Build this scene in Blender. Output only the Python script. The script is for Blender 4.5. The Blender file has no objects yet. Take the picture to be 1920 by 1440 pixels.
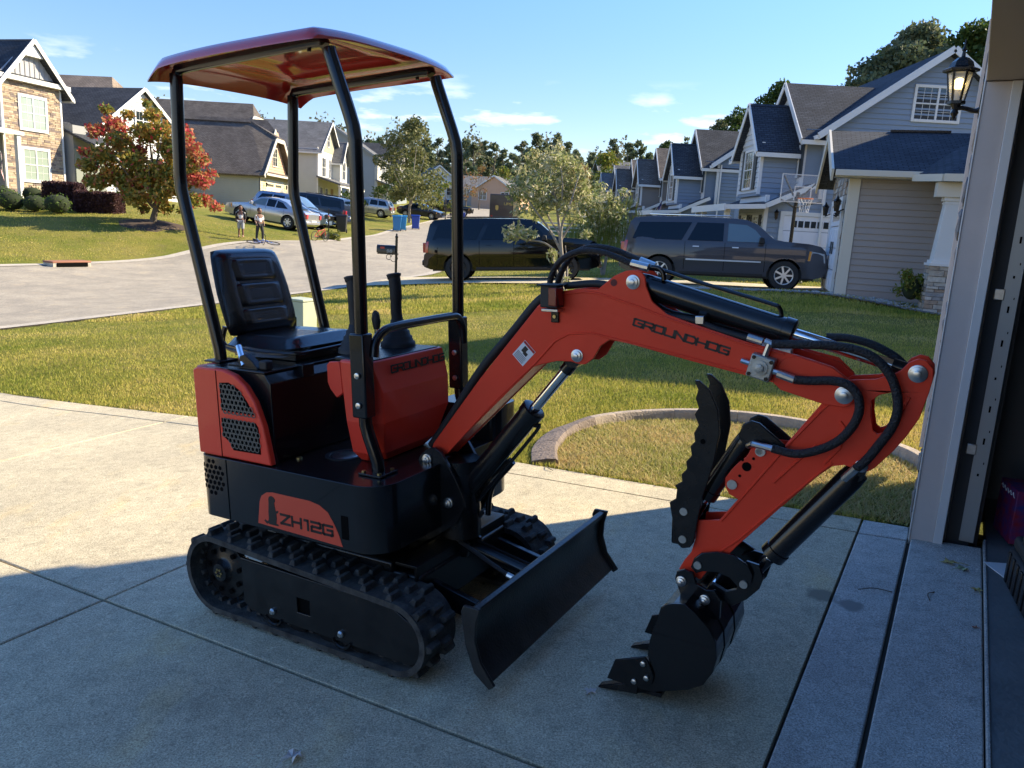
import bpy, bmesh, math, random
import numpy as np
from mathutils import Vector, Matrix
from mathutils.geometry import tessellate_polygon
R = math.radians
rnd = random.Random(7)
nrs = np.random.RandomState(5)
scene = bpy.context.scene
col = scene.collection

# ------------------------------------------------------------------ camera
F, CX, CY = 1460.0, 960.0, 720.0          # focal length and centre for a 1920 x 1440 frame
roll, pitch = R(3.2), R(11.6)
def nrm(v):
    v = np.array(v, float); return v / np.linalg.norm(v)
_down = np.array([-math.sin(roll) * math.cos(pitch), math.cos(roll) * math.cos(pitch), math.sin(pitch)])
_fw = nrm(np.array([0, 0, 1.]) - _down * _down[2]); _rt = np.cross(_down, _fw)
M = np.array([_rt, _fw, -_down])           # camera (x right, y down, z forward) to world
def ray(px, py): return M @ np.array([px - CX, py - CY, F]) / F
e2 = nrm(ray(1834, 424)); e1 = -nrm(ray(-1575, 450)); e1 = nrm(e1 - e2 * (e1 @ e2)); en = np.cross(e1, e2)
CAM = en * 1.5                             # the driveway plane passes through the world origin
def at(px, py, D): return CAM + ray(px, py) * D
def DP(px, py, z=0.0):                     # pixel -> driveway coordinates (u towards the garage, w across)
    d = ray(px, py); t = (z - 1.5) / (d @ en); p = CAM + t * d; return float(p @ e1), float(p @ e2)
def UW(u, w, z=0.0): return u * e1 + w * e2 + z * en
cam_d = bpy.data.cameras.new('camera'); cam = bpy.data.objects.new('camera', cam_d); col.objects.link(cam)
cam_d.sensor_width = 36; cam_d.lens = F / 1920 * 36; cam_d.clip_end = 3000; cam_d.clip_start = 0.05
Mc = M @ np.diag([1, -1, -1])
mw = Matrix.Identity(4)
for i in range(3):
    for j in range(3): mw[i][j] = Mc[i][j]
    mw[i][3] = CAM[i]
cam.matrix_world = mw
scene.camera = cam

# ------------------------------------------------------------------ sky, sun, exposure
SUN_AZ, SUN_EL = 70.0, 33.0                # azimuth clockwise from +Y (the view direction)
world = bpy.data.worlds.new('World'); scene.world = world; world.use_nodes = True
wn = world.node_tree; wn.nodes.clear()
def wnode(t, **k):
    n = wn.nodes.new(t)
    for a, b in k.items(): setattr(n, a, b)
    return n
sky = wnode('ShaderNodeTexSky', sky_type='NISHITA', sun_disc=False, sun_elevation=R(SUN_EL), sun_rotation=R(SUN_AZ), altitude=50, air_density=1.0, dust_density=0.05, ozone_density=2.0)
bg = wnode('ShaderNodeBackground'); bg.inputs[1].default_value = 0.13
wout = wnode('ShaderNodeOutputWorld')
tc = wnode('ShaderNodeTexCoord'); sep = wnode('ShaderNodeSeparateXYZ'); wn.links.new(tc.outputs['Generated'], sep.inputs[0])
mp = wnode('ShaderNodeMapping'); mp.inputs['Scale'].default_value = (6.0, 6.0, 26.0); wn.links.new(tc.outputs['Generated'], mp.inputs[0])
nz = wnode('ShaderNodeTexNoise'); nz.inputs['Scale'].default_value = 1.35; nz.inputs['Detail'].default_value = 8; nz.inputs['Roughness'].default_value = 0.55
wn.links.new(mp.outputs[0], nz.inputs[0])
cr = wnode('ShaderNodeValToRGB'); cr.color_ramp.elements[0].position = 0.545; cr.color_ramp.elements[1].position = 0.67
wn.links.new(nz.outputs[0], cr.inputs[0])
band = wnode('ShaderNodeMapRange'); band.inputs[1].default_value = 0.175; band.inputs[2].default_value = 0.125; band.inputs[3].default_value = 0; band.inputs[4].default_value = 1
wn.links.new(sep.outputs[2], band.inputs[0])
mul = wnode('ShaderNodeMath', operation='MULTIPLY'); wn.links.new(cr.outputs[0], mul.inputs[0]); wn.links.new(band.outputs[0], mul.inputs[1])
mul2 = wnode('ShaderNodeMath', operation='MULTIPLY'); mul2.inputs[1].default_value = 0.9; wn.links.new(mul.outputs[0], mul2.inputs[0])
hs = wnode('ShaderNodeHueSaturation'); hs.inputs['Saturation'].default_value = 1.26; hs.inputs['Value'].default_value = 1.0
tint = wnode('ShaderNodeMix', data_type='RGBA', blend_type='MULTIPLY'); tint.inputs['Factor'].default_value = 1.0; tint.inputs['B'].default_value = (1.04, 0.955, 1.01, 1)
wn.links.new(sky.outputs[0], tint.inputs['A']); wn.links.new(tint.outputs['Result'], hs.inputs['Color'])
mixc = wnode('ShaderNodeMix', data_type='RGBA'); mixc.inputs['B'].default_value = (7.6, 7.7, 8.0, 1)
wn.links.new(mul2.outputs[0], mixc.inputs['Factor']); wn.links.new(hs.outputs[0], mixc.inputs['A'])
efac = wnode('ShaderNodeMapRange', interpolation_type='SMOOTHSTEP'); efac.inputs[1].default_value = 0.0; efac.inputs[2].default_value = 0.55; efac.inputs[3].default_value = 0.56; efac.inputs[4].default_value = 1.06
wn.links.new(sep.outputs[2], efac.inputs[0]); emul = wnode('ShaderNodeVectorMath', operation='SCALE'); wn.links.new(mixc.outputs['Result'], emul.inputs[0]); wn.links.new(efac.outputs[0], emul.inputs['Scale'])
wn.links.new(emul.outputs[0], bg.inputs[0]); wn.links.new(bg.outputs[0], wout.inputs[0])
sl = bpy.data.lights.new('sun', 'SUN'); sl.energy = 4.8; sl.angle = R(0.53); sl.color = (1.0, 0.86, 0.61)
sun = bpy.data.objects.new('sun', sl); col.objects.link(sun)
sdir = Vector((math.sin(R(SUN_AZ)) * math.cos(R(SUN_EL)), math.cos(R(SUN_AZ)) * math.cos(R(SUN_EL)), math.sin(R(SUN_EL))))
sun.rotation_euler = sdir.to_track_quat('Z', 'Y').to_euler(); sun.location = (30, 20, 30)
vs = scene.view_settings; vs.view_transform = 'Standard'; vs.look = 'None'; vs.exposure = 1.32; vs.gamma = 1; vs.use_curve_mapping = False

# ------------------------------------------------------------------ materials
def mat(name, color, rough=0.6, metal=0.0, var=0.0, vscale=6.0, bump=0.0, bscale=60.0, coat=0.0, spec=0.5, color2=None, detail=4.0, obj=True, island=0.0, emis=None, alpha=None, transmission=0.0, stretch=None, ramp=None):
    m = bpy.data.materials.new(name); m.use_nodes = True
    nt = m.node_tree; b = nt.nodes['Principled BSDF']
    c4 = tuple(color) + (1,)
    b.inputs['Base Color'].default_value = c4; b.inputs['Roughness'].default_value = rough
    b.inputs['Metallic'].default_value = metal; b.inputs['Coat Weight'].default_value = coat; b.inputs['Coat Roughness'].default_value = 0.04
    b.inputs['Specular IOR Level'].default_value = spec
    if transmission: b.inputs['Transmission Weight'].default_value = transmission
    if emis:
        b.inputs['Emission Color'].default_value = tuple(emis[0]) + (1,); b.inputs['Emission Strength'].default_value = emis[1]
    L = nt.links
    if var or bump or ramp:
        t = nt.nodes.new('ShaderNodeTexCoord'); vec = t.outputs['Object' if obj else 'Generated']
        if obj == 'world':
            g = nt.nodes.new('ShaderNodeNewGeometry'); vec = g.outputs['Position']
        if stretch:
            mpn = nt.nodes.new('ShaderNodeMapping'); mpn.inputs['Scale'].default_value = stretch; L.new(vec, mpn.inputs[0]); vec = mpn.outputs[0]
    if var or ramp:
        n = nt.nodes.new('ShaderNodeTexNoise'); n.inputs['Scale'].default_value = vscale; n.inputs['Detail'].default_value = detail; n.inputs['Roughness'].default_value = 0.6
        L.new(vec, n.inputs[0])
        mr = nt.nodes.new('ShaderNodeMapRange'); mr.inputs[1].default_value = 0.3; mr.inputs[2].default_value = 0.7; L.new(n.outputs[0], mr.inputs[0])
        fac = mr.outputs[0]
        if island:
            g2 = nt.nodes.new('ShaderNodeNewGeometry'); mx0 = nt.nodes.new('ShaderNodeMix'); mx0.inputs[0].default_value = island
            L.new(fac, mx0.inputs[2]); L.new(g2.outputs['Random Per Island'], mx0.inputs[3]); fac = mx0.outputs[0]
        if ramp:
            rp = nt.nodes.new('ShaderNodeValToRGB'); els = rp.color_ramp.elements
            while len(els) < len(ramp): els.new(0.5)
            for el, (p, cc) in zip(els, ramp): el.position = p; el.color = tuple(cc) + (1,)
            L.new(fac, rp.inputs[0]); L.new(rp.outputs[0], b.inputs['Base Color'])
        else:
            mx = nt.nodes.new('ShaderNodeMix'); mx.data_type = 'RGBA'
            if color2 is None: color2 = tuple(max(0, x * (1 - var)) for x in color)
            mx.inputs['A'].default_value = c4; mx.inputs['B'].default_value = tuple(color2) + (1,)
            L.new(fac, mx.inputs['Factor']); L.new(mx.outputs['Result'], b.inputs['Base Color'])
    if bump:
        n = nt.nodes.new('ShaderNodeTexNoise'); n.inputs['Scale'].default_value = bscale; n.inputs['Detail'].default_value = 5
        L.new(vec, n.inputs[0]); bp = nt.nodes.new('ShaderNodeBump'); bp.inputs['Strength'].default_value = bump; bp.inputs['Distance'].default_value = 0.02
        L.new(n.outputs[0], bp.inputs['Height']); L.new(bp.outputs[0], b.inputs['Normal'])
    return m

def shingle_mat(name, c1, c2, scale=1.0):
    m = mat(name, c1, rough=0.9, spec=0.2)
    nt = m.node_tree; b = nt.nodes['Principled BSDF']; L = nt.links
    t = nt.nodes.new('ShaderNodeTexCoord'); br = nt.nodes.new('ShaderNodeTexBrick')
    br.inputs['Scale'].default_value = 1.0; br.inputs['Brick Width'].default_value = 0.21 * scale; br.inputs['Row Height'].default_value = 0.10 * scale; br.inputs['Mortar Size'].default_value = 0.012
    br.inputs['Color1'].default_value = tuple(c1) + (1,); br.inputs['Color2'].default_value = tuple(c2) + (1,); br.inputs['Mortar'].default_value = tuple(x * 0.5 for x in c1) + (1,)
    uv = t.outputs['UV']; L.new(uv, br.inputs[0]); 
    n = nt.nodes.new('ShaderNodeTexNoise'); n.inputs['Scale'].default_value = 0.9; n.inputs['Detail'].default_value = 5; L.new(uv, n.inputs[0])
    mx = nt.nodes.new('ShaderNodeMix'); mx.data_type = 'RGBA'; mx.blend_type = 'MULTIPLY'; mx.inputs[0].default_value = 0.7
    L.new(br.outputs[0], mx.inputs['A']); L.new(n.outputs[0], mx.inputs['B'])
    gm = nt.nodes.new('ShaderNodeMix'); gm.data_type = 'RGBA'; gm.blend_type = 'MULTIPLY'; gm.inputs[0].default_value = 1; gm.inputs['B'].default_value = (1.7, 1.7, 1.7, 1)
    L.new(mx.outputs['Result'], gm.inputs['A']); L.new(gm.outputs['Result'], b.inputs['Base Color'])
    bp = nt.nodes.new('ShaderNodeBump'); bp.inputs['Strength'].default_value = 0.6; bp.inputs['Distance'].default_value = 0.03
    L.new(br.outputs['Fac'], bp.inputs['Height']); bp.invert = True; L.new(bp.outputs[0], b.inputs['Normal'])
    return m

STAINS = [tuple(UW(-.42, 3.24)) + (.06, .55), tuple(UW(-.30, 3.20)) + (.05, .6)]
def concrete(name, base, dark, warm, seed):
    m = mat(name, base, rough=0.85, spec=0.3)
    nt = m.node_tree; b = nt.nodes['Principled BSDF']; L = nt.links
    g = nt.nodes.new('ShaderNodeNewGeometry'); pos = g.outputs['Position']
    def noise(sc, det, rg=0.6, st=None):
        v = pos
        if st:
            mpn = nt.nodes.new('ShaderNodeMapping'); mpn.inputs['Scale'].default_value = st; mpn.inputs['Location'].default_value = (seed, seed * 2, 0); L.new(pos, mpn.inputs[0]); v = mpn.outputs[0]
        n = nt.nodes.new('ShaderNodeTexNoise'); n.inputs['Scale'].default_value = sc; n.inputs['Detail'].default_value = det; n.inputs['Roughness'].default_value = rg; L.new(v, n.inputs[0]); return n.outputs[0]
    def ramp(f, a, c, lo=0.35, hi=0.65):
        r = nt.nodes.new('ShaderNodeMapRange'); r.inputs[1].default_value = lo; r.inputs[2].default_value = hi; L.new(f, r.inputs[0])
        x = nt.nodes.new('ShaderNodeMix'); x.data_type = 'RGBA'; L.new(r.outputs[0], x.inputs['Factor']); 
        for k, q in (('A', a), ('B', c)):
            if isinstance(q, tuple): x.inputs[k].default_value = q + (1,)
            else: L.new(q, x.inputs[k])
        return x.outputs['Result']
    c = ramp(noise(1.1, 7, 0.7, (1, 1, 1)), base, dark, 0.38, 0.64)
    c = ramp(noise(7, 6, 0.75), c, tuple(q * 0.80 for q in dark), 0.52, 0.80)
    c = ramp(noise(2.3, 4, 0.6, (1.4, 0.7, 1)), c, warm, 0.56, 0.78)
    def stretch_(f, lo, hi, a, b):
        r = nt.nodes.new('ShaderNodeMapRange'); r.inputs[1].default_value = lo; r.inputs[2].default_value = hi; r.inputs[3].default_value = a; r.inputs[4].default_value = b; L.new(f, r.inputs[0]); return r.outputs[0]
    mo = nt.nodes.new('ShaderNodeMix'); mo.data_type = 'RGBA'; mo.blend_type = 'OVERLAY'; mo.inputs[0].default_value = 1.0; L.new(c, mo.inputs['A']); L.new(stretch_(noise(16, 8, 0.8), .36, .64, .42, .575), mo.inputs['B']); c = mo.outputs['Result']
    sp = stretch_(noise(170, 3, 0.8), .34, .66, .22, .78)
    x = nt.nodes.new('ShaderNodeMix'); x.data_type = 'RGBA'; x.blend_type = 'OVERLAY'; x.inputs[0].default_value = 0.9; L.new(c, x.inputs['A']); L.new(sp, x.inputs['B']); c = x.outputs['Result']
    wh = nt.nodes.new('ShaderNodeMapRange'); wh.inputs[1].default_value = 0.735; wh.inputs[2].default_value = 0.80; L.new(noise(26, 3, 0.5), wh.inputs[0])
    for (sx, sy, sz, sr, sd) in STAINS:
        ds = nt.nodes.new('ShaderNodeVectorMath'); ds.operation = 'DISTANCE'; L.new(pos, ds.inputs[0]); ds.inputs[1].default_value = (sx, sy, sz)
        ad = nt.nodes.new('ShaderNodeMath'); ad.operation = 'MULTIPLY_ADD'; L.new(noise(9 / max(sr, .1) * .2, 3), ad.inputs[0]); ad.inputs[1].default_value = sr * 1.2; L.new(ds.outputs['Value'], ad.inputs[2])
        c = ramp(ad.outputs[0], tuple(q * sd for q in dark), c, sr * 1.35, sr * 1.75)
    x2 = nt.nodes.new('ShaderNodeMix'); x2.data_type = 'RGBA'; x2.inputs['B'].default_value = (min(1, base[0] * 1.9), min(1, base[1] * 1.9), min(1, base[2] * 1.9), 1); L.new(wh.outputs[0], x2.inputs['Factor']); L.new(c, x2.inputs['A'])
    L.new(x2.outputs['Result'], b.inputs['Base Color'])
    bp = nt.nodes.new('ShaderNodeBump'); bp.inputs['Strength'].default_value = 0.6; bp.inputs['Distance'].default_value = 0.005
    L.new(noise(160, 5, 0.7), bp.inputs['Height']); L.new(bp.outputs[0], b.inputs['Normal'])
    return m
def lawn_mat():
    m = mat('lawn soil and turf', (0.1, 0.12, 0.03), rough=0.95, spec=0.1)
    nt = m.node_tree; b = nt.nodes['Principled BSDF']; L = nt.links
    g = nt.nodes.new('ShaderNodeNewGeometry'); pos = g.outputs['Position']
    def nz(sc, det):
        n = nt.nodes.new('ShaderNodeTexNoise'); n.inputs['Scale'].default_value = sc; n.inputs['Detail'].default_value = det; n.inputs['Roughness'].default_value = 0.7; L.new(pos, n.inputs[0]); return n.outputs[0]
    def mixr(f, a, c, lo, hi):
        r = nt.nodes.new('ShaderNodeMapRange'); r.inputs[1].default_value = lo; r.inputs[2].default_value = hi; L.new(f, r.inputs[0])
        x = nt.nodes.new('ShaderNodeMix'); x.data_type = 'RGBA'; L.new(r.outputs[0], x.inputs['Factor'])
        for k, q in (('A', a), ('B', c)):
            if isinstance(q, tuple): x.inputs[k].default_value = q + (1,)
            else: L.new(q, x.inputs[k])
        return x.outputs['Result']
    c = mixr(nz(0.35, 5), (0.17, 0.185, 0.030), (0.29, 0.245, 0.06), 0.4, 0.62)
    c = mixr(nz(1.8, 6), c, (0.235, 0.195, 0.075), 0.5, 0.74)
    c = mixr(nz(38, 4), c, (0.07, 0.09, 0.02), 0.45, 0.75)
    L.new(c, b.inputs['Base Color'])
    bp = nt.nodes.new('ShaderNodeBump'); bp.inputs['Strength'].default_value = 1.0; bp.inputs['Distance'].default_value = 0.05
    L.new(nz(45, 6), bp.inputs['Height']); L.new(bp.outputs[0], b.inputs['Normal'])
    return m

# ------------------------------------------------------------------ mesh helpers
class MB:
    def __init__(s): s.v = []; s.f = []
    def add(s, vs, fs):
        o = len(s.v); s.v += [tuple(map(float, p)) for p in vs]; s.f += [tuple(i + o for i in f) for f in fs]; return s
    def box(s, x0, x1, y0, y1, z0, z1):
        return s.add([(x0, y0, z0), (x1, y0, z0), (x1, y1, z0), (x0, y1, z0), (x0, y0, z1), (x1, y0, z1), (x1, y1, z1), (x0, y1, z1)],
                     [(0, 3, 2, 1), (4, 5, 6, 7), (0, 1, 5, 4), (1, 2, 6, 5), (2, 3, 7, 6), (3, 0, 4, 7)])
    def hexa(s, lo, hi):                   # four lower and four upper corners
        return s.add(list(lo) + list(hi), [(0, 3, 2, 1), (4, 5, 6, 7), (0, 1, 5, 4), (1, 2, 6, 5), (2, 3, 7, 6), (3, 0, 4, 7)])
    def slab(s, c, t):                     # quad of corners c thickened downwards by t
        c = [np.array(p, float) for p in c]; n = nrm(np.cross(c[1] - c[0], c[3] - c[0])); n = n if n[2] >= 0 else -n
        return s.hexa([p - n * t for p in c], c)
    def prism(s, poly, y0, y1, holes=(), ax='y'):
        def P(a, b, d): return {'y': (a, d, b), 'x': (d, a, b), 'z': (a, b, d)}[ax]
        loops = [list(poly)] + [list(h) for h in holes]
        tri = tessellate_polygon([[Vector((a, b, 0)) for a, b in lp] for lp in loops])
        flat = [p for lp in loops for p in lp]; n = len(flat)
        vs = [P(a, b, y0) for a, b in flat] + [P(a, b, y1) for a, b in flat]
        fs = [tuple(t) for t in tri] + [tuple(i + n for i in reversed(t)) for t in tri]
        o = 0
        for lp in loops:
            k = len(lp)
            for i in range(k): j = (i + 1) % k; fs.append((o + i, o + j, o + j + n, o + i + n))
            o += k
        return s.add(vs, fs)
    def tube(s, pts, r, n=8, caps=True, closed=False):
        pts = [np.array(p, float) for p in pts]; m = len(pts)
        rr = r if hasattr(r, '__len__') else [r] * m
        ref = None; rings = []; o = len(s.v)
        for i, p in enumerate(pts):
            a = pts[i - 1] if (i > 0 or closed) else p; b = pts[(i + 1) % m] if (i < m - 1 or closed) else p
            t = b - a; t = nrm(t) if np.linalg.norm(t) > 1e-9 else np.array([0, 0, 1.])
            if ref is None: ref = np.array([0, 0, 1.]) if abs(t[2]) < 0.9 else np.array([1., 0, 0])
            u = ref - t * (ref @ t)
            u = nrm(u) if np.linalg.norm(u) > 1e-6 else nrm(np.cross(t, [0.3, 0.5, 0.8])); ref = u; w = np.cross(t, u)
            for k in range(n):
                an = 2 * math.pi * k / n; s.v.append(tuple(p + rr[i] * (u * math.cos(an) + w * math.sin(an))))
        for i in range(m if closed else m - 1):
            i2 = (i + 1) % m
            for k in range(n):
                k2 = (k + 1) % n; s.f.append((o + i * n + k, o + i * n + k2, o + i2 * n + k2, o + i2 * n + k))
        if caps and not closed:
            s.f.append(tuple(o + k for k in reversed(range(n)))); s.f.append(tuple(o + (m - 1) * n + k for k in range(n)))
        return s
    def cyl(s, p0, p1, r, n=20, r1=None): return s.tube([p0, p1], [r, r if r1 is None else r1], n)
    def bar(s, p0, p1, w, h, up=(0, 0, 1)):
        p0 = np.array(p0, float); p1 = np.array(p1, float); t = nrm(p1 - p0); sd = np.cross(t, up)
        if np.linalg.norm(sd) < 1e-6: sd = np.cross(t, (1, 0, 0))
        sd = nrm(sd); u = np.cross(sd, t)
        q = [sd * a * w / 2 + u * b * h / 2 for a, b in ((-1, -1), (1, -1), (1, 1), (-1, 1))]
        return s.hexa([p0 + x for x in q], [p1 + x for x in q])
    def lathe(s, c, prof, n=20, axis='z', caps=True):
        o = len(s.v)
        for (r, h) in prof:
            for k in range(n):
                a = 2 * math.pi * k / n; x, y = r * math.cos(a), r * math.sin(a)
                q = {'z': (x, y, h), 'y': (x, h, y), 'x': (h, x, y)}[axis]
                s.v.append((c[0] + q[0], c[1] + q[1], c[2] + q[2]))
        for i in range(len(prof) - 1):
            for k in range(n):
                k2 = (k + 1) % n; s.f.append((o + i * n + k, o + i * n + k2, o + (i + 1) * n + k2, o + (i + 1) * n + k))
        if caps: s.f.append(tuple(o + k for k in range(n))); s.f.append(tuple(o + (len(prof) - 1) * n + k for k in range(n)))
        return s
    def ball(s, c, r, n=10, m=6, sq=(1, 1, 1)):
        pr = [(max(1e-3, math.sin(math.pi * i / m)) , -math.cos(math.pi * i / m)) for i in range(m + 1)]
        o = len(s.v)
        for (a, h) in pr:
            for k in range(n):
                t = 2 * math.pi * k / n; s.v.append((c[0] + r * sq[0] * a * math.cos(t), c[1] + r * sq[1] * a * math.sin(t), c[2] + r * sq[2] * h))
        for i in range(m):
            for k in range(n):
                k2 = (k + 1) % n; s.f.append((o + i * n + k, o + i * n + k2, o + (i + 1) * n + k2, o + (i + 1) * n + k))
        return s
    def mesh(s, name, m=None, sharp=35, smooth=True, uv=None, fix=True):
        me = bpy.data.meshes.new(name); me.from_pydata(s.v, [], s.f); 
        if fix and len(s.f) < 40000:
            bm = bmesh.new(); bm.from_mesh(me); bmesh.ops.recalc_face_normals(bm, faces=bm.faces); bm.to_mesh(me); bm.free()
        if m: me.materials.append(m)
        if smooth and s.f:
            me.polygons.foreach_set('use_smooth', [True] * len(me.polygons)); me.set_sharp_from_angle(angle=R(sharp))
        if uv: uvplane(me)
        me.update(); return me
    def build(s, name, m=None, parent=None, sharp=35, smooth=True, bevel=0, uv=False, seg=2, fix=True):
        o = bpy.data.objects.new(name, s.mesh(name, m, sharp, smooth, uv, fix)); col.objects.link(o)
        if parent: o.parent = parent
        if bevel:
            b = o.modifiers.new('edge', 'BEVEL'); b.width = bevel; b.segments = seg; b.limit_method = 'ANGLE'; b.angle_limit = R(35); b.harden_normals = False
        return o
def uvplane(me):                            # metric UVs: along the horizontal of each face and up its slope
    uvl = me.uv_layers.new(name='UVMap')
    for p in me.polygons:
        n = p.normal; h = Vector((-n.y, n.x, 0)); h = h.normalized() if h.length > 1e-4 else Vector((1, 0, 0)); u = n.cross(h)
        for li in p.loop_indices:
            c = me.vertices[me.loops[li].vertex_index].co; uvl.data[li].uv = (c.dot(h), c.dot(u))
def tag(o, label=None, cat=None, group=None, kind=None):
    if label: o['label'] = label
    if cat: o['category'] = cat
    if group: o['group'] = group
    if kind: o['kind'] = kind
    return o
def thing(name, loc, yaw=0.0, label=None, cat=None, group=None, kind=None, scale=1.0):
    o = bpy.data.objects.new(name, None); col.objects.link(o); o.empty_display_size = 0.3
    o.location = tuple(loc); o.rotation_euler = (0, 0, yaw); o.scale = (scale,) * 3
    return tag(o, label, cat, group, kind)
def inst(src, parent=None, loc=None, rot=None, name=None):
    o = src.copy(); col.objects.link(o)
    if name: o.name = name
    if parent is not None: o.parent = parent
    if loc is not None: o.location = loc
    if rot is not None: o.rotation_euler = rot
    return o
kids = {}
def copy_tree(o, parent=None):
    c = o.copy(); col.objects.link(c); c.parent = parent
    for ch in [x for x in bpy.data.objects if x.parent == o]: copy_tree(ch, c)
    return c
def arc(cx, cy, r, a0, a1, n=6): return [(cx + r * math.cos(R(a0 + (a1 - a0) * i / n)), cy + r * math.sin(R(a0 + (a1 - a0) * i / n))) for i in range(n + 1)]
def smooth_path(pts, n=6):                  # Catmull-Rom through the points
    p = [np.array(q, float) for q in pts]; p = [2 * p[0] - p[1]] + p + [2 * p[-1] - p[-2]]; out = []
    for i in range(1, len(p) - 2):
        for k in range(n):
            t = k / n; out.append(0.5 * ((2 * p[i]) + (-p[i - 1] + p[i + 1]) * t + (2 * p[i - 1] - 5 * p[i] + 4 * p[i + 1] - p[i + 2]) * t * t + (-p[i - 1] + 3 * p[i] - 3 * p[i + 1] + p[i + 2]) * t ** 3))
    out.append(p[-2]); return out

# blocky lettering: each glyph is a list of strokes on a 4 x 5 grid
GL = {'G': [[(4, 5), (0.4, 5), (0, 4.6), (0, .4), (.4, 0), (3.6, 0), (4, .4), (4, 2.6), (2, 2.6)]], 'R': [[(0, 0), (0, 5), (3.6, 5), (4, 4.6), (4, 2.6), (3.6, 2.2), (0, 2.2)], [(2.4, 2.2), (4, 0)]],
      'O': [[(.4, 0), (0, .4), (0, 4.6), (.4, 5), (3.6, 5), (4, 4.6), (4, .4), (3.6, 0), (.4, 0)]], 'U': [[(0, 5), (0, .4), (.4, 0), (3.6, 0), (4, .4), (4, 5)]],
      'N': [[(0, 0), (0, 5)], [(0, 5), (4, 0)], [(4, 0), (4, 5)]], 'D': [[(0, 0), (0, 5), (3, 5), (4, 4), (4, 1), (3, 0), (0, 0)]], 'H': [[(0, 0), (0, 5)], [(4, 0), (4, 5)], [(0, 2.5), (4, 2.5)]],
      'Z': [[(0, 5), (4, 5), (0, 0), (4, 0)]], '1': [[(0.6, 5), (2, 5), (2, 0)]], '2': [[(0, 5), (3.6, 5), (4, 4.6), (4, 2.9), (3.6, 2.5), (.4, 2.5), (0, 2.1), (0, 0), (4, 0)]],
      'W': [[(0, 5), (1, 0), (2, 4), (3, 0), (4, 5)]], 'A': [[(0, 0), (2, 5), (4, 0)], [(0.8, 1.8), (3.2, 1.8)]], 'I': [[(2, 0), (2, 5)]], 'S': [[(4, 5), (0, 5), (0, 2.5), (4, 2.5), (4, 0), (0, 0)]],
      'T': [[(0, 5), (4, 5)], [(2, 5), (2, 0)]], 'P': [[(0, 0), (0, 5), (4, 5), (4, 2.3), (0, 2.3)]], 'E': [[(4, 0), (0, 0), (0, 5), (4, 5)], [(0, 2.5), (3.4, 2.5)]], '6': [[(4, 5), (0, 5), (0, 0), (4, 0), (4, 2.7), (0, 2.7)]], '5': [[(4, 5), (0, 5), (0, 2.7), (4, 2.7), (4, 0), (0, 0)]], '0': [[(0, 0), (0, 5), (4, 5), (4, 0), (0, 0)]]}
def text(s, o, ax, up, nn, h, wd=1.15, gap=0.42, th=0.19, t=0.0015):
    """strokes of the word s starting at o, running along ax, letters of height h, as raised flat print on the surface with normal nn"""
    mb = MB(); o = np.array(o, float); ax = nrm(ax); up = nrm(up); nn = nrm(nn); x = 0; cw = h * wd; tk = h * th
    for chx in s:
        if chx == ' ': x += cw * 0.6; continue
        for st in GL[chx]:
            pts = [o + ax * (x + q[0] / 4 * cw) + up * (q[1] / 5 * (h - tk) + tk / 2) for q in st]
            for a, b in zip(pts[:-1], pts[1:]):
                d = nrm(b - a); sd = np.cross(nn, d) * tk / 2; a2 = a - d * tk / 2; b2 = b + d * tk / 2
                mb.hexa([a2 - sd, b2 - sd, b2 + sd, a2 + sd], [a2 - sd + nn * t, b2 - sd + nn * t, b2 + sd + nn * t, a2 + sd + nn * t])
        x += cw * (0.6 if chx == '1' else 1) + h * gap
    return mb, x - h * gap
# ------------------------------------------------------------------ material library
red = mat('glossy red paint', (0.88, 0.055, 0.02), rough=0.42, coat=0.10, spec=0.3, var=0.14, vscale=3, bump=0.06, bscale=45)
redp = mat('red moulded plastic', (0.84, 0.055, 0.026), rough=0.38, coat=0.16, spec=0.35, bump=0.03, bscale=60)
blk = mat('gloss black paint', (0.005, 0.005, 0.006), rough=0.24, coat=0.3, spec=0.4, var=0.4, vscale=5, color2=(0.012, 0.012, 0.013), bump=0.03, bscale=150)
blkm = mat('satin black steel', (0.005, 0.005, 0.006), rough=0.27, spec=0.4, var=0.5, vscale=14, detail=8, color2=(0.018, 0.017, 0.016), bump=0.06, bscale=200)
dirt = mat('scuffed black blade steel', (0.006, 0.006, 0.007), rough=0.30, spec=.5, var=0.5, vscale=7, detail=12, color2=(0.045, 0.042, 0.038), bump=0.1, bscale=120)
rub = mat('dusty black rubber', (0.014, 0.014, 0.015), rough=0.75, spec=.35, var=0.6, vscale=22, color2=(0.085, 0.08, 0.07), detail=9, bump=0.35, bscale=160)
vinyl = mat('black vinyl', (0.010, 0.010, 0.011), rough=0.26, coat=0.5, bump=0.12, bscale=260)
plas = mat('dull black plastic', (0.014, 0.014, 0.015), rough=0.6, bump=0.1, bscale=300)
chrome = mat('bright chrome', (0.75, 0.75, 0.77), rough=0.12, metal=1)
zinc = mat('zinc plated steel', (0.62, 0.63, 0.62), rough=0.33, metal=1, var=0.2, vscale=60)
brass = mat('yellow zinc', (0.5, 0.38, 0.16), rough=0.4, metal=1)
cast = mat('raw cast aluminium', (0.42, 0.42, 0.38), rough=0.5, metal=0.7, bump=0.15, bscale=200)
white = mat('white vinyl print', (0.75, 0.75, 0.74), rough=0.5)
orange = mat('orange print', (0.75, 0.22, 0.03), rough=0.5)
inkb = mat('black print', (0.01, 0.01, 0.01), rough=0.45)
redlab = mat('red print', (0.45, 0.02, 0.02), rough=0.4)
darkhole = mat('dark void', (0.004, 0.004, 0.004), rough=0.9, spec=0.05)
mesh_grey = mat('grey perforated sheet', (0.09, 0.09, 0.08), rough=0.5)
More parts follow.
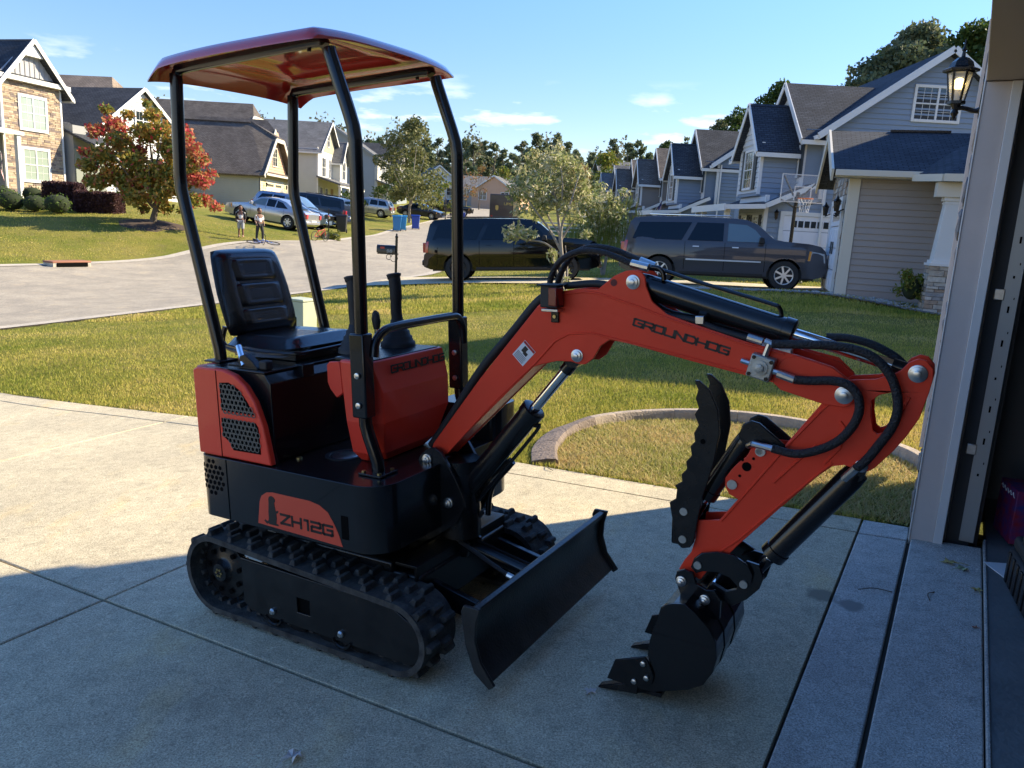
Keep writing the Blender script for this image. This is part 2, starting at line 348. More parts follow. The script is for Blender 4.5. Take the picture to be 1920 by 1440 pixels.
hose = mat('braided rubber hose', (0.014, 0.014, 0.016), rough=0.55, bump=0.5, bscale=170)
lens = mat('dark red lens', (0.18, 0.012, 0.01), rough=0.25, coat=0.5)
w_trim = mat('white painted trim', (0.70, 0.69, 0.66), rough=0.55, bump=0.04, bscale=40)
w_warm = mat('cream painted trim', (0.62, 0.57, 0.47), rough=0.6)
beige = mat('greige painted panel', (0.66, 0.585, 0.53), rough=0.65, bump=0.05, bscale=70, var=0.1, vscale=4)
glass = mat('dark window glass', (0.02, 0.028, 0.035), rough=0.04, spec=0.9, coat=0.6)
glass_g = mat('curtained window glass', (0.30, 0.36, 0.30), rough=0.06, spec=0.9, coat=0.8)
cglass = mat('tinted car glass', (0.003, 0.008, 0.016), rough=0.04, spec=0.35)
cglass2 = mat('clear car glass', (0.10, 0.14, 0.15), rough=0.05, spec=0.8, coat=0.9)
tyre = mat('tyre rubber', (0.018, 0.018, 0.018), rough=0.75)
alloy = mat('alloy rim', (0.72, 0.71, 0.68), rough=0.3, metal=0.5)
strip = mat('bright side strip', (.72, .73, .75), rough=.2, coat=.6)
conc = concrete('warm drive concrete', (0.55, 0.475, 0.325), (0.43, 0.375, 0.265), (0.58, 0.45, 0.24), 1.0)  # one warm base tone for the drive slabs
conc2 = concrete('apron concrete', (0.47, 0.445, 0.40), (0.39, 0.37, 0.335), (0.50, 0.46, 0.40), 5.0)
asph = concrete('pale street asphalt', (0.36, 0.315, 0.245), (0.26, 0.23, 0.185), (0.41, 0.34, 0.24), 9.0)
joint = mat('dirty joint', (0.05, 0.045, 0.035), rough=0.95)
lawnm = lawn_mat()
bark = mat('grey bark', (0.16, 0.13, 0.10), rough=0.9, var=0.5, vscale=10, bump=0.6, bscale=30, stretch=(1, 1, 0.2))
barkp = mat('pale bark', (0.36, 0.31, 0.25), rough=0.9, var=0.4, vscale=10, bump=0.4, bscale=30)
def leafm(name, cols, rough=0.6, island=0.75, sc=0.9):
    k = len(cols); m = mat(name, cols[0], rough=rough, spec=0.25, ramp=[((i + 0.5) / k, c) for i, c in enumerate(cols)], vscale=sc, island=island)
    b = m.node_tree.nodes['Principled BSDF']; nt = m.node_tree
    tr = nt.nodes.new('ShaderNodeBsdfTranslucent'); mx = nt.nodes.new('ShaderNodeMixShader'); mx.inputs[0].default_value = 0.35
    src = b.inputs['Base Color'].links[0].from_socket; nt.links.new(src, tr.inputs[0])
    out = nt.nodes['Material Output']; nt.links.new(b.outputs[0], mx.inputs[1]); nt.links.new(tr.outputs[0], mx.inputs[2]); nt.links.new(mx.outputs[0], out.inputs[0])
    return m
lf_green = leafm('green leaves', [(0.035, 0.065, 0.012), (0.06, 0.10, 0.02), (0.10, 0.13, 0.03)])
lf_lime = leafm('yellow green leaves', [(0.10, 0.15, 0.02), (0.16, 0.19, 0.03), (0.26, 0.22, 0.05)])
lf_maple_g = leafm('maple olive leaves', [(0.08, 0.12, 0.02), (0.17, 0.18, 0.035), (0.40, 0.28, 0.05), (0.48, 0.20, 0.06)], sc=1.3, island=0.5)
lf_maple_r = leafm('maple red leaves', [(0.48, 0.04, 0.06), (0.50, 0.09, 0.07), (0.42, 0.20, 0.08), (0.22, 0.20, 0.05)], sc=1.3)
lf_plum = leafm('plum leaves', [(0.055, 0.025, 0.03), (0.085, 0.04, 0.045), (0.11, 0.06, 0.05)])
lf_box = leafm('boxwood leaves', [(0.035, 0.08, 0.012), (0.08, 0.14, 0.02), (0.14, 0.19, 0.03)])
lf_silver = leafm('silvery leaves', [(0.16, 0.20, 0.07), (0.27, 0.30, 0.11), (0.42, 0.40, 0.18), (0.66, 0.60, 0.42)], sc=2.0)
lf_pine = leafm('pine needles', [(0.09, 0.12, 0.06), (0.13, 0.16, 0.08), (0.18, 0.19, 0.10)])  # needles lightened so the colour stands in for haze
lf_birch = leafm('pale green leaves', [(0.10, 0.12, 0.035), (0.16, 0.17, 0.06), (0.22, 0.21, 0.09)])
lf_rust = leafm('rusty leaves', [(0.30, 0.11, 0.03), (0.22, 0.14, 0.05), (0.15, 0.13, 0.05)])
grassm = leafm('grass blades', [(0.14, 0.19, 0.022), (0.30, 0.31, 0.05), (0.50, 0.42, 0.10), (0.60, 0.45, 0.20)], sc=0.55, island=0.38)
strawm = leafm('dry straw and grass', [(0.24, 0.28, 0.05), (0.42, 0.38, 0.11), (0.58, 0.47, 0.22), (0.56, 0.36, 0.15)], sc=1.6, island=0.55)
def sidingm(name, c): return mat(name, c, rough=0.65, var=0.08, vscale=1.2, bump=0.05, bscale=25)

# ------------------------------------------------------------------ terrain
ctl = []
for u in np.arange(-11, 0.1, 2.2):
    for w in np.arange(-9, 7.1, 2.6): ctl.append(tuple(UW(u, w)))
for w in np.arange(-9, 7.1, 4):
    for du in (4, 9):
        p = UW(0, w) + du * nrm([e1[0], e1[1], 0]); ctl.append((p[0], p[1], p[2]))
for a in [(0, 615, 13.7), (350, 575, 17.8), (640, 537, 23.8), (0, 495, 23.8), (300, 475, 30), (590, 450, 38), (750, 433, 55), (890, 405, 100), (450, 445, 34.5), (285, 420, 33),
          (60, 392, 37), (860, 525, 24.5), (1090, 525, 24.3), (1235, 533, 21.9), (1472, 545, 21), (1575, 552, 17.8), (1750, 585, 16), (540, 428, 42), (505, 457, 33)]:
    ctl.append(tuple(at(*a)))
ctl += [(-3, 30, -.45), (-3, 40, -.1), (-3, 56, .45), (-6, 80, 1.25), (-6, 160, 4.6), (-6, 300, 9), (-30, 45, 1.5), (-45, 45, 2.2), (-21, 63, 1.6), (-21, 82, 2.4), (-21, 110, 3.2), (-60, 80, 4),
        (-60, 20, .3), (-22, 25, -.2), (-30, 12, -.7), (9, 28.5, .25), (12, 35, .3), (11, 46, .35), (3, 49, .35), (3, 64, .8), (12, 64, .5), (12, 80, 1.0), (12, 100, 2.0), (-26, 41, 1.75), (-27, 44, 1.9), (-23, 49, 1.8), (40, 60, 2), (45, 25, .6),
        (60, 100, 4), (2, 160, 5), (60, 160, 7), (-60, 160, 9), (-25, -5, -1.6), (25, 8, 0.2), (-12, 50, .5), (-13, 62, .9), (-13, 80, 1.5), (-13, 100, 2.4), (-90, 300, 12), (90, 300, 12), (120, 60, 4), (-120, 60, 4), (-120, 0, 0), (120, 0, 1)]
ctl = np.array(ctl)
def _k(r): return np.where(r > 0, r * r * np.log(np.maximum(r, 1e-9)), 0.0)
def _fit(P):
    n = len(P); d = np.linalg.norm(P[:, None, :2] - P[None, :, :2], axis=2) / 30; K = _k(d) + np.eye(n) * 2e-4
    Q = np.c_[np.ones(n), P[:, :2] / 30]; A = np.block([[K, Q], [Q.T, np.zeros((3, 3))]]); return np.linalg.solve(A, np.r_[P[:, 2], 0, 0, 0])
_w = _fit(ctl)
def TZ(x, y):
    x = np.atleast_1d(np.asarray(x, float)); y = np.atleast_1d(np.asarray(y, float)); out = np.empty(len(x))
    for i in range(0, len(x), 20000):
        xx, yy = x[i:i + 20000], y[i:i + 20000]
        d = np.hypot(xx[:, None] - ctl[None, :, 0], yy[:, None] - ctl[None, :, 1]) / 30
        z = _k(d) @ _w[:-3] + _w[-3] + _w[-2] * xx / 30 + _w[-1] * yy / 30
        u = xx * e1[0] / (e1[0] ** 2 + e1[1] ** 2) + yy * e1[1] / (e1[0] ** 2 + e1[1] ** 2)          # near the drive the lawn is its plane
        w = xx * e2[0] + yy * e2[1]; pl = -(en[0] * xx + en[1] * yy) / en[2]
        zz = np.where(u > 0, e2[2] * w, pl)
        k = np.clip((u + 9.5) / 2.0, 0, 1) * np.clip((7.5 - w) / 2.5, 0, 1) * np.clip((w + 9) / 2, 0, 1) * np.clip((8 - u) / 3, 0, 1)
        out[i:i + 20000] = z * (1 - k) + zz * k
    return out
def tz(x, y): return float(TZ([x], [y])[0])
def inpoly(x, y, poly):
    c = np.zeros(len(x), bool); n = len(poly)
    for i in range(n):
        x1, y1 = poly[i]; x2, y2 = poly[(i + 1) % n]
        if y1 == y2: continue
        c ^= ((y1 > y) != (y2 > y)) & (x < (x2 - x1) * (y - y1) / (y2 - y1) + x1)
    return c
def edist(x, y, poly):
    d = np.full(len(x), 1e9); n = len(poly)
    for i in range(n):
        a = np.array(poly[i]); b = np.array(poly[(i + 1) % n]); ab = b - a; L2 = max(ab @ ab, 1e-9)
        t = np.clip(((x - a[0]) * ab[0] + (y - a[1]) * ab[1]) / L2, 0, 1); d = np.minimum(d, np.hypot(x - a[0] - t * ab[0], y - a[1] - t * ab[1]))
    return d
def uvxy(u, w): p = UW(u, w); return (p[0], p[1])
GE = [(0.3, 4.25), (-0.19, 4.26), (-0.97, 4.24), (-2.49, 4.26), (-4.2, 4.2), (-5.46, 4.08), (-6.94, 3.90), (-7.94, 3.81), (-9.2, 4.0), (-10.6, 4.7)]      # grass side of the drive
EJ = [(0.3, 4.04), (-0.16, 4.052), (-1.355, 4.034), (-2.41, 4.038), (-4.2, 3.98), (-5.18, 3.88), (-6.13, 3.78), (-6.94, 3.66), (-7.61, 3.62), (-9.2, 3.75), (-10.9, 4.4)]
drive_poly = [uvxy(*q) for q in GE] + [uvxy(-11.6, 0), uvxy(-10.4, -3.5), uvxy(0.3, -3.0)]
near_c = [(-16.5, -6), (-12.2, 4), (-9.05, 13.5), (-7.6, 17.7), (-5.45, 23.0), (-4.2, 26.2), (-3.1, 30), (-2.9, 40), (-2.9, 60), (-2.9, 90), (-3.0, 160)]
far_c = [(-30, -3), (-22, 12), (-15.9, 23.9), (-14.9, 26.5), (-13.0, 31.5), (-11.0, 35.5), (-9.7, 40), (-9.4, 46), (-9.4, 60), (-9.4, 90), (-9.4, 160)]
near_s = [tuple(p) for p in smooth_path(near_c, 5)]; far_s = [tuple(p) for p in smooth_path(far_c, 5)]
road_poly = near_s + far_s[::-1]
nd_a = [(-5.0, 23.6), (-1.0, 22.7), (3.0, 20.9), (6.5, 19.5), (8.2, 18.6)]; nd_b = [(-4.2, 26.9), (-1.0, 26.2), (3.0, 25.2), (7.0, 23.7), (9.6, 22.6)]
nd_poly = nd_a + nd_b[::-1]
garage_poly = [uvxy(-0.15, 4.0), uvxy(-0.15, 5.2), uvxy(7, 5.2), uvxy(7, -3), uvxy(-0.15, -3)]

def gridaxis(segs):
    out = []
    for a, b, st in segs: out += list(np.arange(a, b, st))
    return np.array(out)
gx = gridaxis([(-160, -60, 10), (-60, -24, 2), (-24, -10, .5), (-10, 6, .25), (6, 14, .5), (14, 50, 2), (50, 161, 10)])
gy = gridaxis([(-12, 0, 1), (0, 16, .25), (16, 45, .5), (45, 120, 1.5), (120, 420, 10)])
GX, GY = np.meshgrid(gx, gy); xs, ys = GX.ravel(), GY.ravel(); zs = TZ(xs, ys)
for pl, dep in ((drive_poly, .09), (road_poly, .10), (nd_poly, .08), (garage_poly, .2)):
    ins = inpoly(xs, ys, pl) & (edist(xs, ys, pl) > .10); zs = np.where(ins, zs - dep, zs)
zs = zs - 0.016 + 0.012 * np.sin(xs * 3.1 + ys) * np.sin(ys * 2.7 - xs)
me = bpy.data.meshes.new('lawn'); nx = len(gx)
idx = np.arange(len(xs)).reshape(len(gy), nx); quads = np.stack([idx[:-1, :-1], idx[:-1, 1:], idx[1:, 1:], idx[1:, :-1]], -1).reshape(-1, 4)
me.from_pydata(np.c_[xs, ys, zs].tolist(), [], quads.tolist()); me.materials.append(lawnm); me.polygons.foreach_set('use_smooth', [True] * len(me.polygons))
lawn = bpy.data.objects.new('lawn', me); col.objects.link(lawn); tag(lawn, kind='structure')

def ribbon(name, A, B, m, dz=0.0, nA=None, nx=8, thick=0.0, kind='structure', sub=3, crown=0.0, parent=None):
    A = [np.array(p, float) for p in A]; B = [np.array(p, float) for p in B]; vs, fs = [], []
    A2, B2 = [], []
    for i in range(len(A) - 1):
        for k in range(sub): A2.append(A[i] + (A[i + 1] - A[i]) * k / sub); B2.append(B[i] + (B[i + 1] - B[i]) * k / sub)
    A2.append(A[-1]); B2.append(B[-1])
    for a, b in zip(A2, B2):
        for j in range(nx + 1): q = a + (b - a) * j / nx; vs.append([q[0], q[1], crown * (1 - (2 * j / nx - 1) ** 2)])
    v = np.array(vs); v[:, 2] += TZ(v[:, 0], v[:, 1]) + dz
    for i in range(len(A2) - 1):
        for j in range(nx): o = i * (nx + 1) + j; fs.append((o, o + 1, o + nx + 2, o + nx + 1))
    mb = MB(); mb.add(v, fs); o = mb.build(name, m, parent)
    if kind: tag(o, kind=kind)
    return o
ribbon('street', near_s, far_s, asph, -0.02, nx=10, sub=2, crown=0.03)
def offs(path, d):
    out = []
    for i, p in enumerate(path):
        a = np.array(path[max(0, i - 1)]); b = np.array(path[min(len(path) - 1, i + 1)]); t = nrm(b - a); out.append((p[0] - t[1] * d, p[1] + t[0] * d))
    return out
curbm = concrete('curb concrete', (0.47, 0.42, 0.34), (0.38, 0.34, 0.28), (0.5, 0.42, 0.32), 13.0)
ribbon('curb', near_s, offs(near_s, 0.38), curbm, 0.0, nx=2, sub=2)
ribbon('curb', far_s, offs(far_s, -0.38), curbm, 0.0, nx=2, sub=2)
ndr = ribbon('neighbour_driveway', nd_a, nd_b, conc, 0.03, nx=8, sub=4)

# driveway slabs in the tilted drive plane
def frame(name, O, a, b, c, **k):
    o = bpy.data.objects.new(name, None); col.objects.link(o); m = Matrix.Identity(4)
    for i in range(3): m[i][0], m[i][1], m[i][2], m[i][3] = a[i], b[i], c[i], O[i]
    o.matrix_world = m; return tag(o, **k)
dw = frame('driveway', (0, 0, 0), e1, e2, en, kind='structure')
MB().prism([(-11.6, -3.5), (-10.9, 4.2), (-5.5, 3.95), (0.16, 4.2), (0.16, -3.5)], -0.14, -0.022, ax='z').build('joint_bed', joint, dw)
def interp(path, u):
    ps = sorted(path)
    for (a, b), (c, d) in zip(ps[:-1], ps[1:]):
        if a <= u <= c: return b + (d - b) * (u - a) / (c - a)
    return ps[0][1] if u < ps[0][0] else ps[-1][1]
def ejw(u): return interp(EJ, u)
def gew(u): return interp(GE, u)
def slab_piece(poly, m=conc, z=0.0, name='concrete_slab', bev=0.006):
    o = MB().prism(poly, -0.1, z, ax='z').build(name, m, dw, bevel=bev, seg=2); return o
g = 0.006; us = [-0.38, -3.0, -5.52, -8.1, -11.3]
for i in range(4):
    u1, u0 = us[i] - g, us[i + 1] + g; n = 6
    top = [(u0 + (u1 - u0) * k / n, ejw(u0 + (u1 - u0) * k / n) - g) for k in range(n + 1)]
    slab_piece([(u0, 1.728 + g), (u1, 1.728 + g)] + top[::-1])
    slab_piece([(u0, -0.9 + g), (u1, -0.9 + g), (u1, 1.728 - g), (u0, 1.728 - g)])
    slab_piece([(u0, -3.4), (u1, -3.4), (u1, -0.9 - g), (u0, -0.9 - g)])
    lo = [(u0 + (u1 - u0) * k / n, ejw(u0 + (u1 - u0) * k / n) + g * .6) for k in range(n + 1)]; hi = [(u, gew(u) + 0.0) for u, _ in lo]
    slab_piece(lo + hi[::-1])
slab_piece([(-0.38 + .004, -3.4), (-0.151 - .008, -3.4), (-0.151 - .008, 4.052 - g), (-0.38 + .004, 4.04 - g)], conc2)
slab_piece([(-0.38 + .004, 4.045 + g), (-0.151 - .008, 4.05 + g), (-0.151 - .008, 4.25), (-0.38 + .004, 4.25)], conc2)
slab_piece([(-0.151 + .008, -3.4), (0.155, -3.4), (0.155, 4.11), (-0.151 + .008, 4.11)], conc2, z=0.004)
# ------------------------------------------------------------------ our garage (level frame: u towards the inside, w along the front, z up)
a1 = nrm([e1[0], e1[1], 0]); a2 = nrm([e2[0], e2[1], 0]); O0 = np.array([0, 0, 0.0])
gar = frame('garage', O0, a1, a2, (0, 0, 1), label='beige garage end with open doorway, white jamb trim and stone veneer beside the driveway', cat='garage')
floorz = 0.115
gfloor = mat('garage floor', (0.16, 0.165, 0.16), rough=0.55, var=0.4, vscale=3, color2=(0.09, 0.095, 0.095), bump=0.2, bscale=60)
apf = frame('garage_floor', (0, 0, 0), nrm(e1 - 0 * e2), e2, en, kind='structure')
MB().box(0.160, 0.172, -3, 4.2, -.05, 0.018).build('floor_edge', conc2, apf, bevel=.004)
bm_ = MB().box(0.172, 6.5, -3, 4.9, -.1, 0.012); bm_.build('floor_sheet', gfloor, apf)
zj0, zj1 = 0.09, 2.215
def gb(name, m, u0, u1, w0, w1, z0, z1, bevel=0.003): return MB().box(u0, u1, w0, w1, z0, z1).build(name, m, gar, bevel=bevel)
gb('jamb_panel', beige, -0.151, -0.052, 4.075, 4.11, zj0 - .02, zj1)
gb('jamb_trim', w_trim, -0.052, -0.012, 4.066, 4.11, zj0 - .02, zj1)
gb('corner_bead', w_trim, -0.158, -0.151, 4.07, 4.16, zj0 - .02, 3.0)
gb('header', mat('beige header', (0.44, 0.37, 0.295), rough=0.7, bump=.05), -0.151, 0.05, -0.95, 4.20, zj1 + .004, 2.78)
gb('header_seal', w_trim, 0.05, 0.09, -0.95, 4.2, zj1 + .02, 2.6)
gb('jamb_panel', beige, -0.151, 0.05, -1.2, -0.95, 0.0, 2.9)
stud = mat('dark garage lining', (0.05, 0.05, 0.05), rough=0.8)
lin = mat('garage lining', (0.22, 0.21, 0.2), rough=0.85)
gb('jamb_frame', stud, 0.0, 0.10, 4.16, 4.30, 0, 2.9)
gb('lining', lin, 0.10, 6.4, 4.9, 4.95, 0, 2.9); gb('lining', lin, 0.10, 6.4, -1.45, -1.4, 0, 2.9); gb('lining', lin, 6.4, 6.45, -1.45, 4.95, 0, 2.9)
gb('lining', lin, 0.10, 0.14, 4.30, 4.9, 0, 2.9); gb('ceiling', lin, -0.10, 6.45, -1.45, 4.95, 2.9, 2.95)
# door track rail, bent steel angle with slots
rail = MB(); rail.box(0.055, 0.058, 4.145, 4.215, 0.12, 2.4); rail.box(0.058, 0.115, 4.145, 4.148, 0.12, 2.4); rr = rail.build('door_track', mat('galvanised steel', (0.40, 0.42, 0.42), rough=0.4, metal=0.6), gar)
sl_ = MB()
for k in range(11):
    z = 0.45 + k * 0.155; MB().box(0.080, 0.088, 4.1425, 4.1448, z, z + (0.03 if k % 3 else 0.012)).build('track_slot', darkhole, rr, smooth=False); MB().box(0.097, 0.101, 4.1425, 4.1448, z + .06, z + .07).build('track_slot', darkhole, rr, smooth=False)
for z in (0.55, 1.28): MB().box(0.02, 0.06, 4.138, 4.15, z, z + 0.05).build('track_bracket', zinc, gar, bevel=.003)
siding_g = sidingm('greige lap siding', (0.34, 0.30, 0.27))
gb('front_wall', siding_g, -0.14, 0.0, 4.20, 5.08, 0.0, 2.9)
gb('side_wall', siding_g, 0.0, 6.5, 5.0, 5.08, 0.0, 2.9)
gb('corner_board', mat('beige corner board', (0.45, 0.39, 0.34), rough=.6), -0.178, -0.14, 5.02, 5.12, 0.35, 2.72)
gb('corner_board', beige, -0.20, -0.14, 5.12, 5.26, 0.32, 2.72)
stone_cols = [(0.22, 0.19, 0.16), (0.30, 0.26, 0.22), (0.17, 0.15, 0.15), (0.34, 0.27, 0.21), (0.25, 0.24, 0.24)]
stms = [mat('veneer stone', c, rough=0.9, bump=0.8, bscale=25, var=0.35, vscale=12) for c in stone_cols]
def stone_mesh(mb, c0, du, wl, h, rn):     # a rough cushion stone on a wall facing -u
    u, w, z = c0; j = lambda s: rn.uniform(-s, s)
    o = len(mb.v); n = 8; pts = []
    for k in range(n):
        a = 2 * math.pi * k / n + .39; pts.append((w + wl / 2 * max(-1, min(1, 1.25 * math.cos(a))) * (1 + j(.05)), z + h / 2 * max(-1, min(1, 1.25 * math.sin(a))) * (1 + j(.05))))
    back = [(u, p[0], p[1]) for p in pts]; mid = [(u - du * .8, p[0], p[1]) for p in pts]
    fr = [(u - du * (1 + j(.2)), w + (p[0] - w) * .8, z + (p[1] - z) * .75) for p in pts]
    fs = [tuple(range(2 * n, 3 * n))]
    for k in range(n):
        k2 = (k + 1) % n; fs += [(k, k2, n + k2, n + k), (n + k, n + k2, 2 * n + k2, 2 * n + k)]
    return mb.add(back + mid + fr, fs)
z = 0.08
while z < 2.65:
    h = rnd.uniform(.07, .17); w = 4.17
    while w < 5.0:
        wl = rnd.uniform(.12, .34); wl = min(wl, 5.01 - w)
        stone_mesh(MB(), (0, 0, 0), .05, wl, h, rnd)
        m_ = MB(); stone_mesh(m_, (-0.14, w + wl / 2, z + h / 2), rnd.uniform(.014, .034), wl - .012, h - .012, rnd); m_.build('stone', rnd.choice(stms), gar, fix=False)
        w += wl
    z += h
shingle_d = shingle_mat('charcoal shingles', (0.045, 0.045, 0.048), (0.07, 0.068, 0.066))
# roof over the garage, gable towards the drive, unseen upper block added over the eave to cast the drive shadow
rf = MB(); rf.slab([(-0.34, 5.42, 3.05), (6.6, 5.42, 3.05), (6.6, 1.9, 4.7), (-0.34, 1.9, 4.7)], .1); rf.slab([(-0.34, -1.7, 3.05), (6.6, -1.7, 3.05), (6.6, 1.9, 4.7), (-0.34, 1.9, 4.7)], .1)
rf.build('roof', shingle_d, gar, uv=True)
gb('fascia', w_warm, -0.40, -0.34, 5.34, 5.45, 2.93, 3.08); gb('soffit', w_warm, -0.34, 6.5, 5.08, 5.42, 2.93, 2.96)
gb('gutter', mat('brown gutter', (0.25, 0.18, 0.12), rough=.5), -0.36, 6.5, 5.42, 5.52, 2.94, 3.05)
g_ = MB().prism([(5.05, 2.75), (1.9, 4.42), (-1.35, 2.75)], -0.14, -0.06, ax='x'); g_.build('gable', siding_g, gar)
up = gb('added_shadow_storey', siding_g, 0.35, 7.0, -1.5, 6.28, 3.05, 6.2)
rf = MB(); rf.slab([(0.3, 6.4, 6.1), (7.3, 6.4, 6.1), (7.3, 1.9, 8.0), (0.3, 1.9, 8.0)], .1); rf.slab([(0.3, -1.9, 6.1), (7.3, -1.9, 6.1), (7.3, 1.9, 8.0), (0.3, 1.9, 8.0)], .1); rf.build('roof', shingle_d, gar, uv=True)  # roof of the added upper block, unseen, there for its shadow

# wall lantern
lt = frame('wall_lantern', np.array(a1) * -0.15 + np.array(a2) * 4.47 + np.array([0, 0, 2.26]), a1 * .9, a2 * .9, (0, 0, .9), label='black coach lantern with lit bulb on the garage corner', cat='lantern')
C0 = (-0.13, 0, 0)
def hexp(r, z, n=6): return [(C0[0] + r * math.cos(2 * math.pi * k / n), r * math.sin(2 * math.pi * k / n), z) for k in range(n)]
fr_ = MB(); lo, hi = hexp(.036, -.075), hexp(.062, .075)
for k in range(6): fr_.bar(lo[k], hi[k], .009, .009)
fr_.lathe(C0, [(.045, -.085), (.045, -.07)], 6); fr_.lathe(C0, [(.066, .072), (.066, .080)], 6)
fr_.build('lamp_frame', blkm, lt)
MB().lathe(C0, [(.088, .080), (.090, .092), (.060, .105), (.052, .13), (.030, .150), (.010, .158), (.008, .185), (.013, .192), (.006, .205), (.003, .245)], 6).build('lamp_cap', blkm, lt, sharp=20)
MB().lathe(C0, [(.03, -.07), (.028, -.085), (.012, -.11), (.02, -.13), (.010, -.15), (.003, -.165)], 10).build('finial', blkm, lt)
gl_ = bpy.data.materials.new('clear lamp glass'); gl_.use_nodes = True; gb_ = gl_.node_tree.nodes['Principled BSDF']; gb_.inputs['Base Color'].default_value = (.9, .92, .92, 1); gb_.inputs['Roughness'].default_value = 0.08; gb_.inputs['Alpha'].default_value = 0.28
for k in range(6):
    k2 = (k + 1) % 6; MB().add([lo[k], lo[k2], hi[k2], hi[k]], [(0, 1, 2, 3)]).build('lamp_pane', gl_, lt, smooth=False, fix=False)
MB().ball((C0[0], 0, .02), .031, 14, 10).build('bulb', mat('lit bulb', (1, .9, .5), emis=((1.0, .70, .22), 3.2)), lt)
MB().cyl((C0[0], 0, -.07), (C0[0], 0, -.01), .014, 10).build('lamp_holder', w_warm, lt)
MB().tube(smooth_path([(0, 0, -.115), (-.04, 0, -.12), (-.09, 0, -.105), (-.125, 0, -.105)], 4), [.022, .02, .017, .014, .012, .012, .012, .012, .012, .012, .012, .012, .012], 8).build('lamp_arm', blkm, lt)
MB().box(-.018, 0.0, -.055, .055, -.16, .07).build('wall_plate', blkm, lt, bevel=.008)

# things inside the garage doorway
q = UW(0.27, 4.30, .02); bx = thing('carton', q, math.atan2(a1[1], a1[0]) + .25, 'red and blue printed cardboard carton just inside the garage doorway', 'box')
bp_ = mat('red and blue carton print', (0.32, 0.015, 0.02), rough=.5, var=1.0, vscale=22, color2=(0.02, 0.04, 0.20))
MB().box(-.04, .30, -.12, .12, 0, .26).build('carton_body', bp_, bx, bevel=.003)
MB().tube([(-.0415, .10 - .012 * k, .228 + .011 * math.sin(k * 1.9)) for k in range(17)], .0022, 5).build('script_stroke', white, bx)
q = UW(0.215, 3.86, .0125); st = thing('yard_sign', q, math.atan2(a1[1], a1[0]) + .5, 'blue and white printed card lying flat on the garage floor', 'sign')
MB().box(-.03, .22, -.10, .06, 0, .004).build('card', white, st); MB().prism([(-.015, -.09), (.21, -.09), (.21, .05)], .0042, .0055, ax='z').build('print', mat('navy print', (.02, .04, .16), rough=.4), st)
tx, _ = text('L', (0, 0, 0), (1, 0, 0), (0, 1, 0), (0, 0, 1), .05) if False else (None, 0)
MB().bar((.12, -.06, .0062), (.17, -.03, .0062), .012, .001).bar((.17, -.03, .0062), (.20, -.06, .0062), .012, .001).build('print_mark', white, st)
q = UW(0.29, 3.52, .0125); tb = thing('tool_case', q, math.atan2(a1[1], a1[0]) + .15, 'dark plastic case with ribbed lid standing inside the garage', 'case')
MB().box(-.03, .4, -.17, .22, .0, .16).build('case_body', plas, tb, bevel=.02); MB().box(-.02, .39, -.16, .21, .16, .22).build('case_lid', plas, tb, bevel=.02)
for k in range(5): MB().box(-.036, -.028, -.13 + k * .07, -.10 + k * .07, .02, .15).build('rib', blkm, tb, bevel=.003)
MB().tube(smooth_path([(.0, -.1, .20), (-.01, -.08, .33), (0, .08, .33), (0, .1, .2)], 5), .014, 8).build('case_handle', plas, tb)
# ------------------------------------------------------------------ mini excavator (x forward, y across, z up in the drive plane)
WC = 2.33
ex = frame('mini_excavator', UW(-2.0, WC), e1, e2, en, label='red and black tracked mini excavator with canopy, parked on the driveway with its bucket down', cat='excavator')
def T(px, py, y):
    d = ray(px, py); t = (WC + y) / (d @ e2); p = CAM + t * d; return (float(p @ e1) + 2, float(p @ en))
def TT(pts, y): return [T(a, b, y) for a, b in pts]
def part(mb, name, m, bevel=0.0, parent=ex, **k): return mb.build(name, m, parent, bevel=bevel, **k)
# tracks
def track_path(n=96):
    # front idler small, rear sprocket larger, flat run below
    pts = []
    c1, r1 = (-0.462, 0.178), 0.155; c2, r2 = (0.43, 0.150), 0.128
    hull = [(c1[0] + r1 * math.cos(R(a)), c1[1] + r1 * math.sin(R(a))) for a in range(92, 271, 6)] + [(c2[0] + r2 * math.cos(R(a)), c2[1] + r2 * math.sin(R(a))) for a in range(-90, 89, 6)]
    hull.append(hull[0]); hull = [np.array(h) for h in hull]
    L = [0]
    for a, b in zip(hull[:-1], hull[1:]): L.append(L[-1] + np.linalg.norm(b - a))
    for k in range(n):
        s = L[-1] * k / n; i = max(j for j in range(len(L)) if L[j] <= s + 1e-9); i = min(i, len(hull) - 2)
        pts.append(hull[i] + (hull[i + 1] - hull[i]) * (s - L[i]) / (L[i + 1] - L[i]))
    return pts
tp = track_path()
def nml(i):
    t = tp[(i + 1) % len(tp)] - tp[i - 1]; t = t / np.linalg.norm(t); return t, np.array([-t[1], t[0]])   # outward for this winding
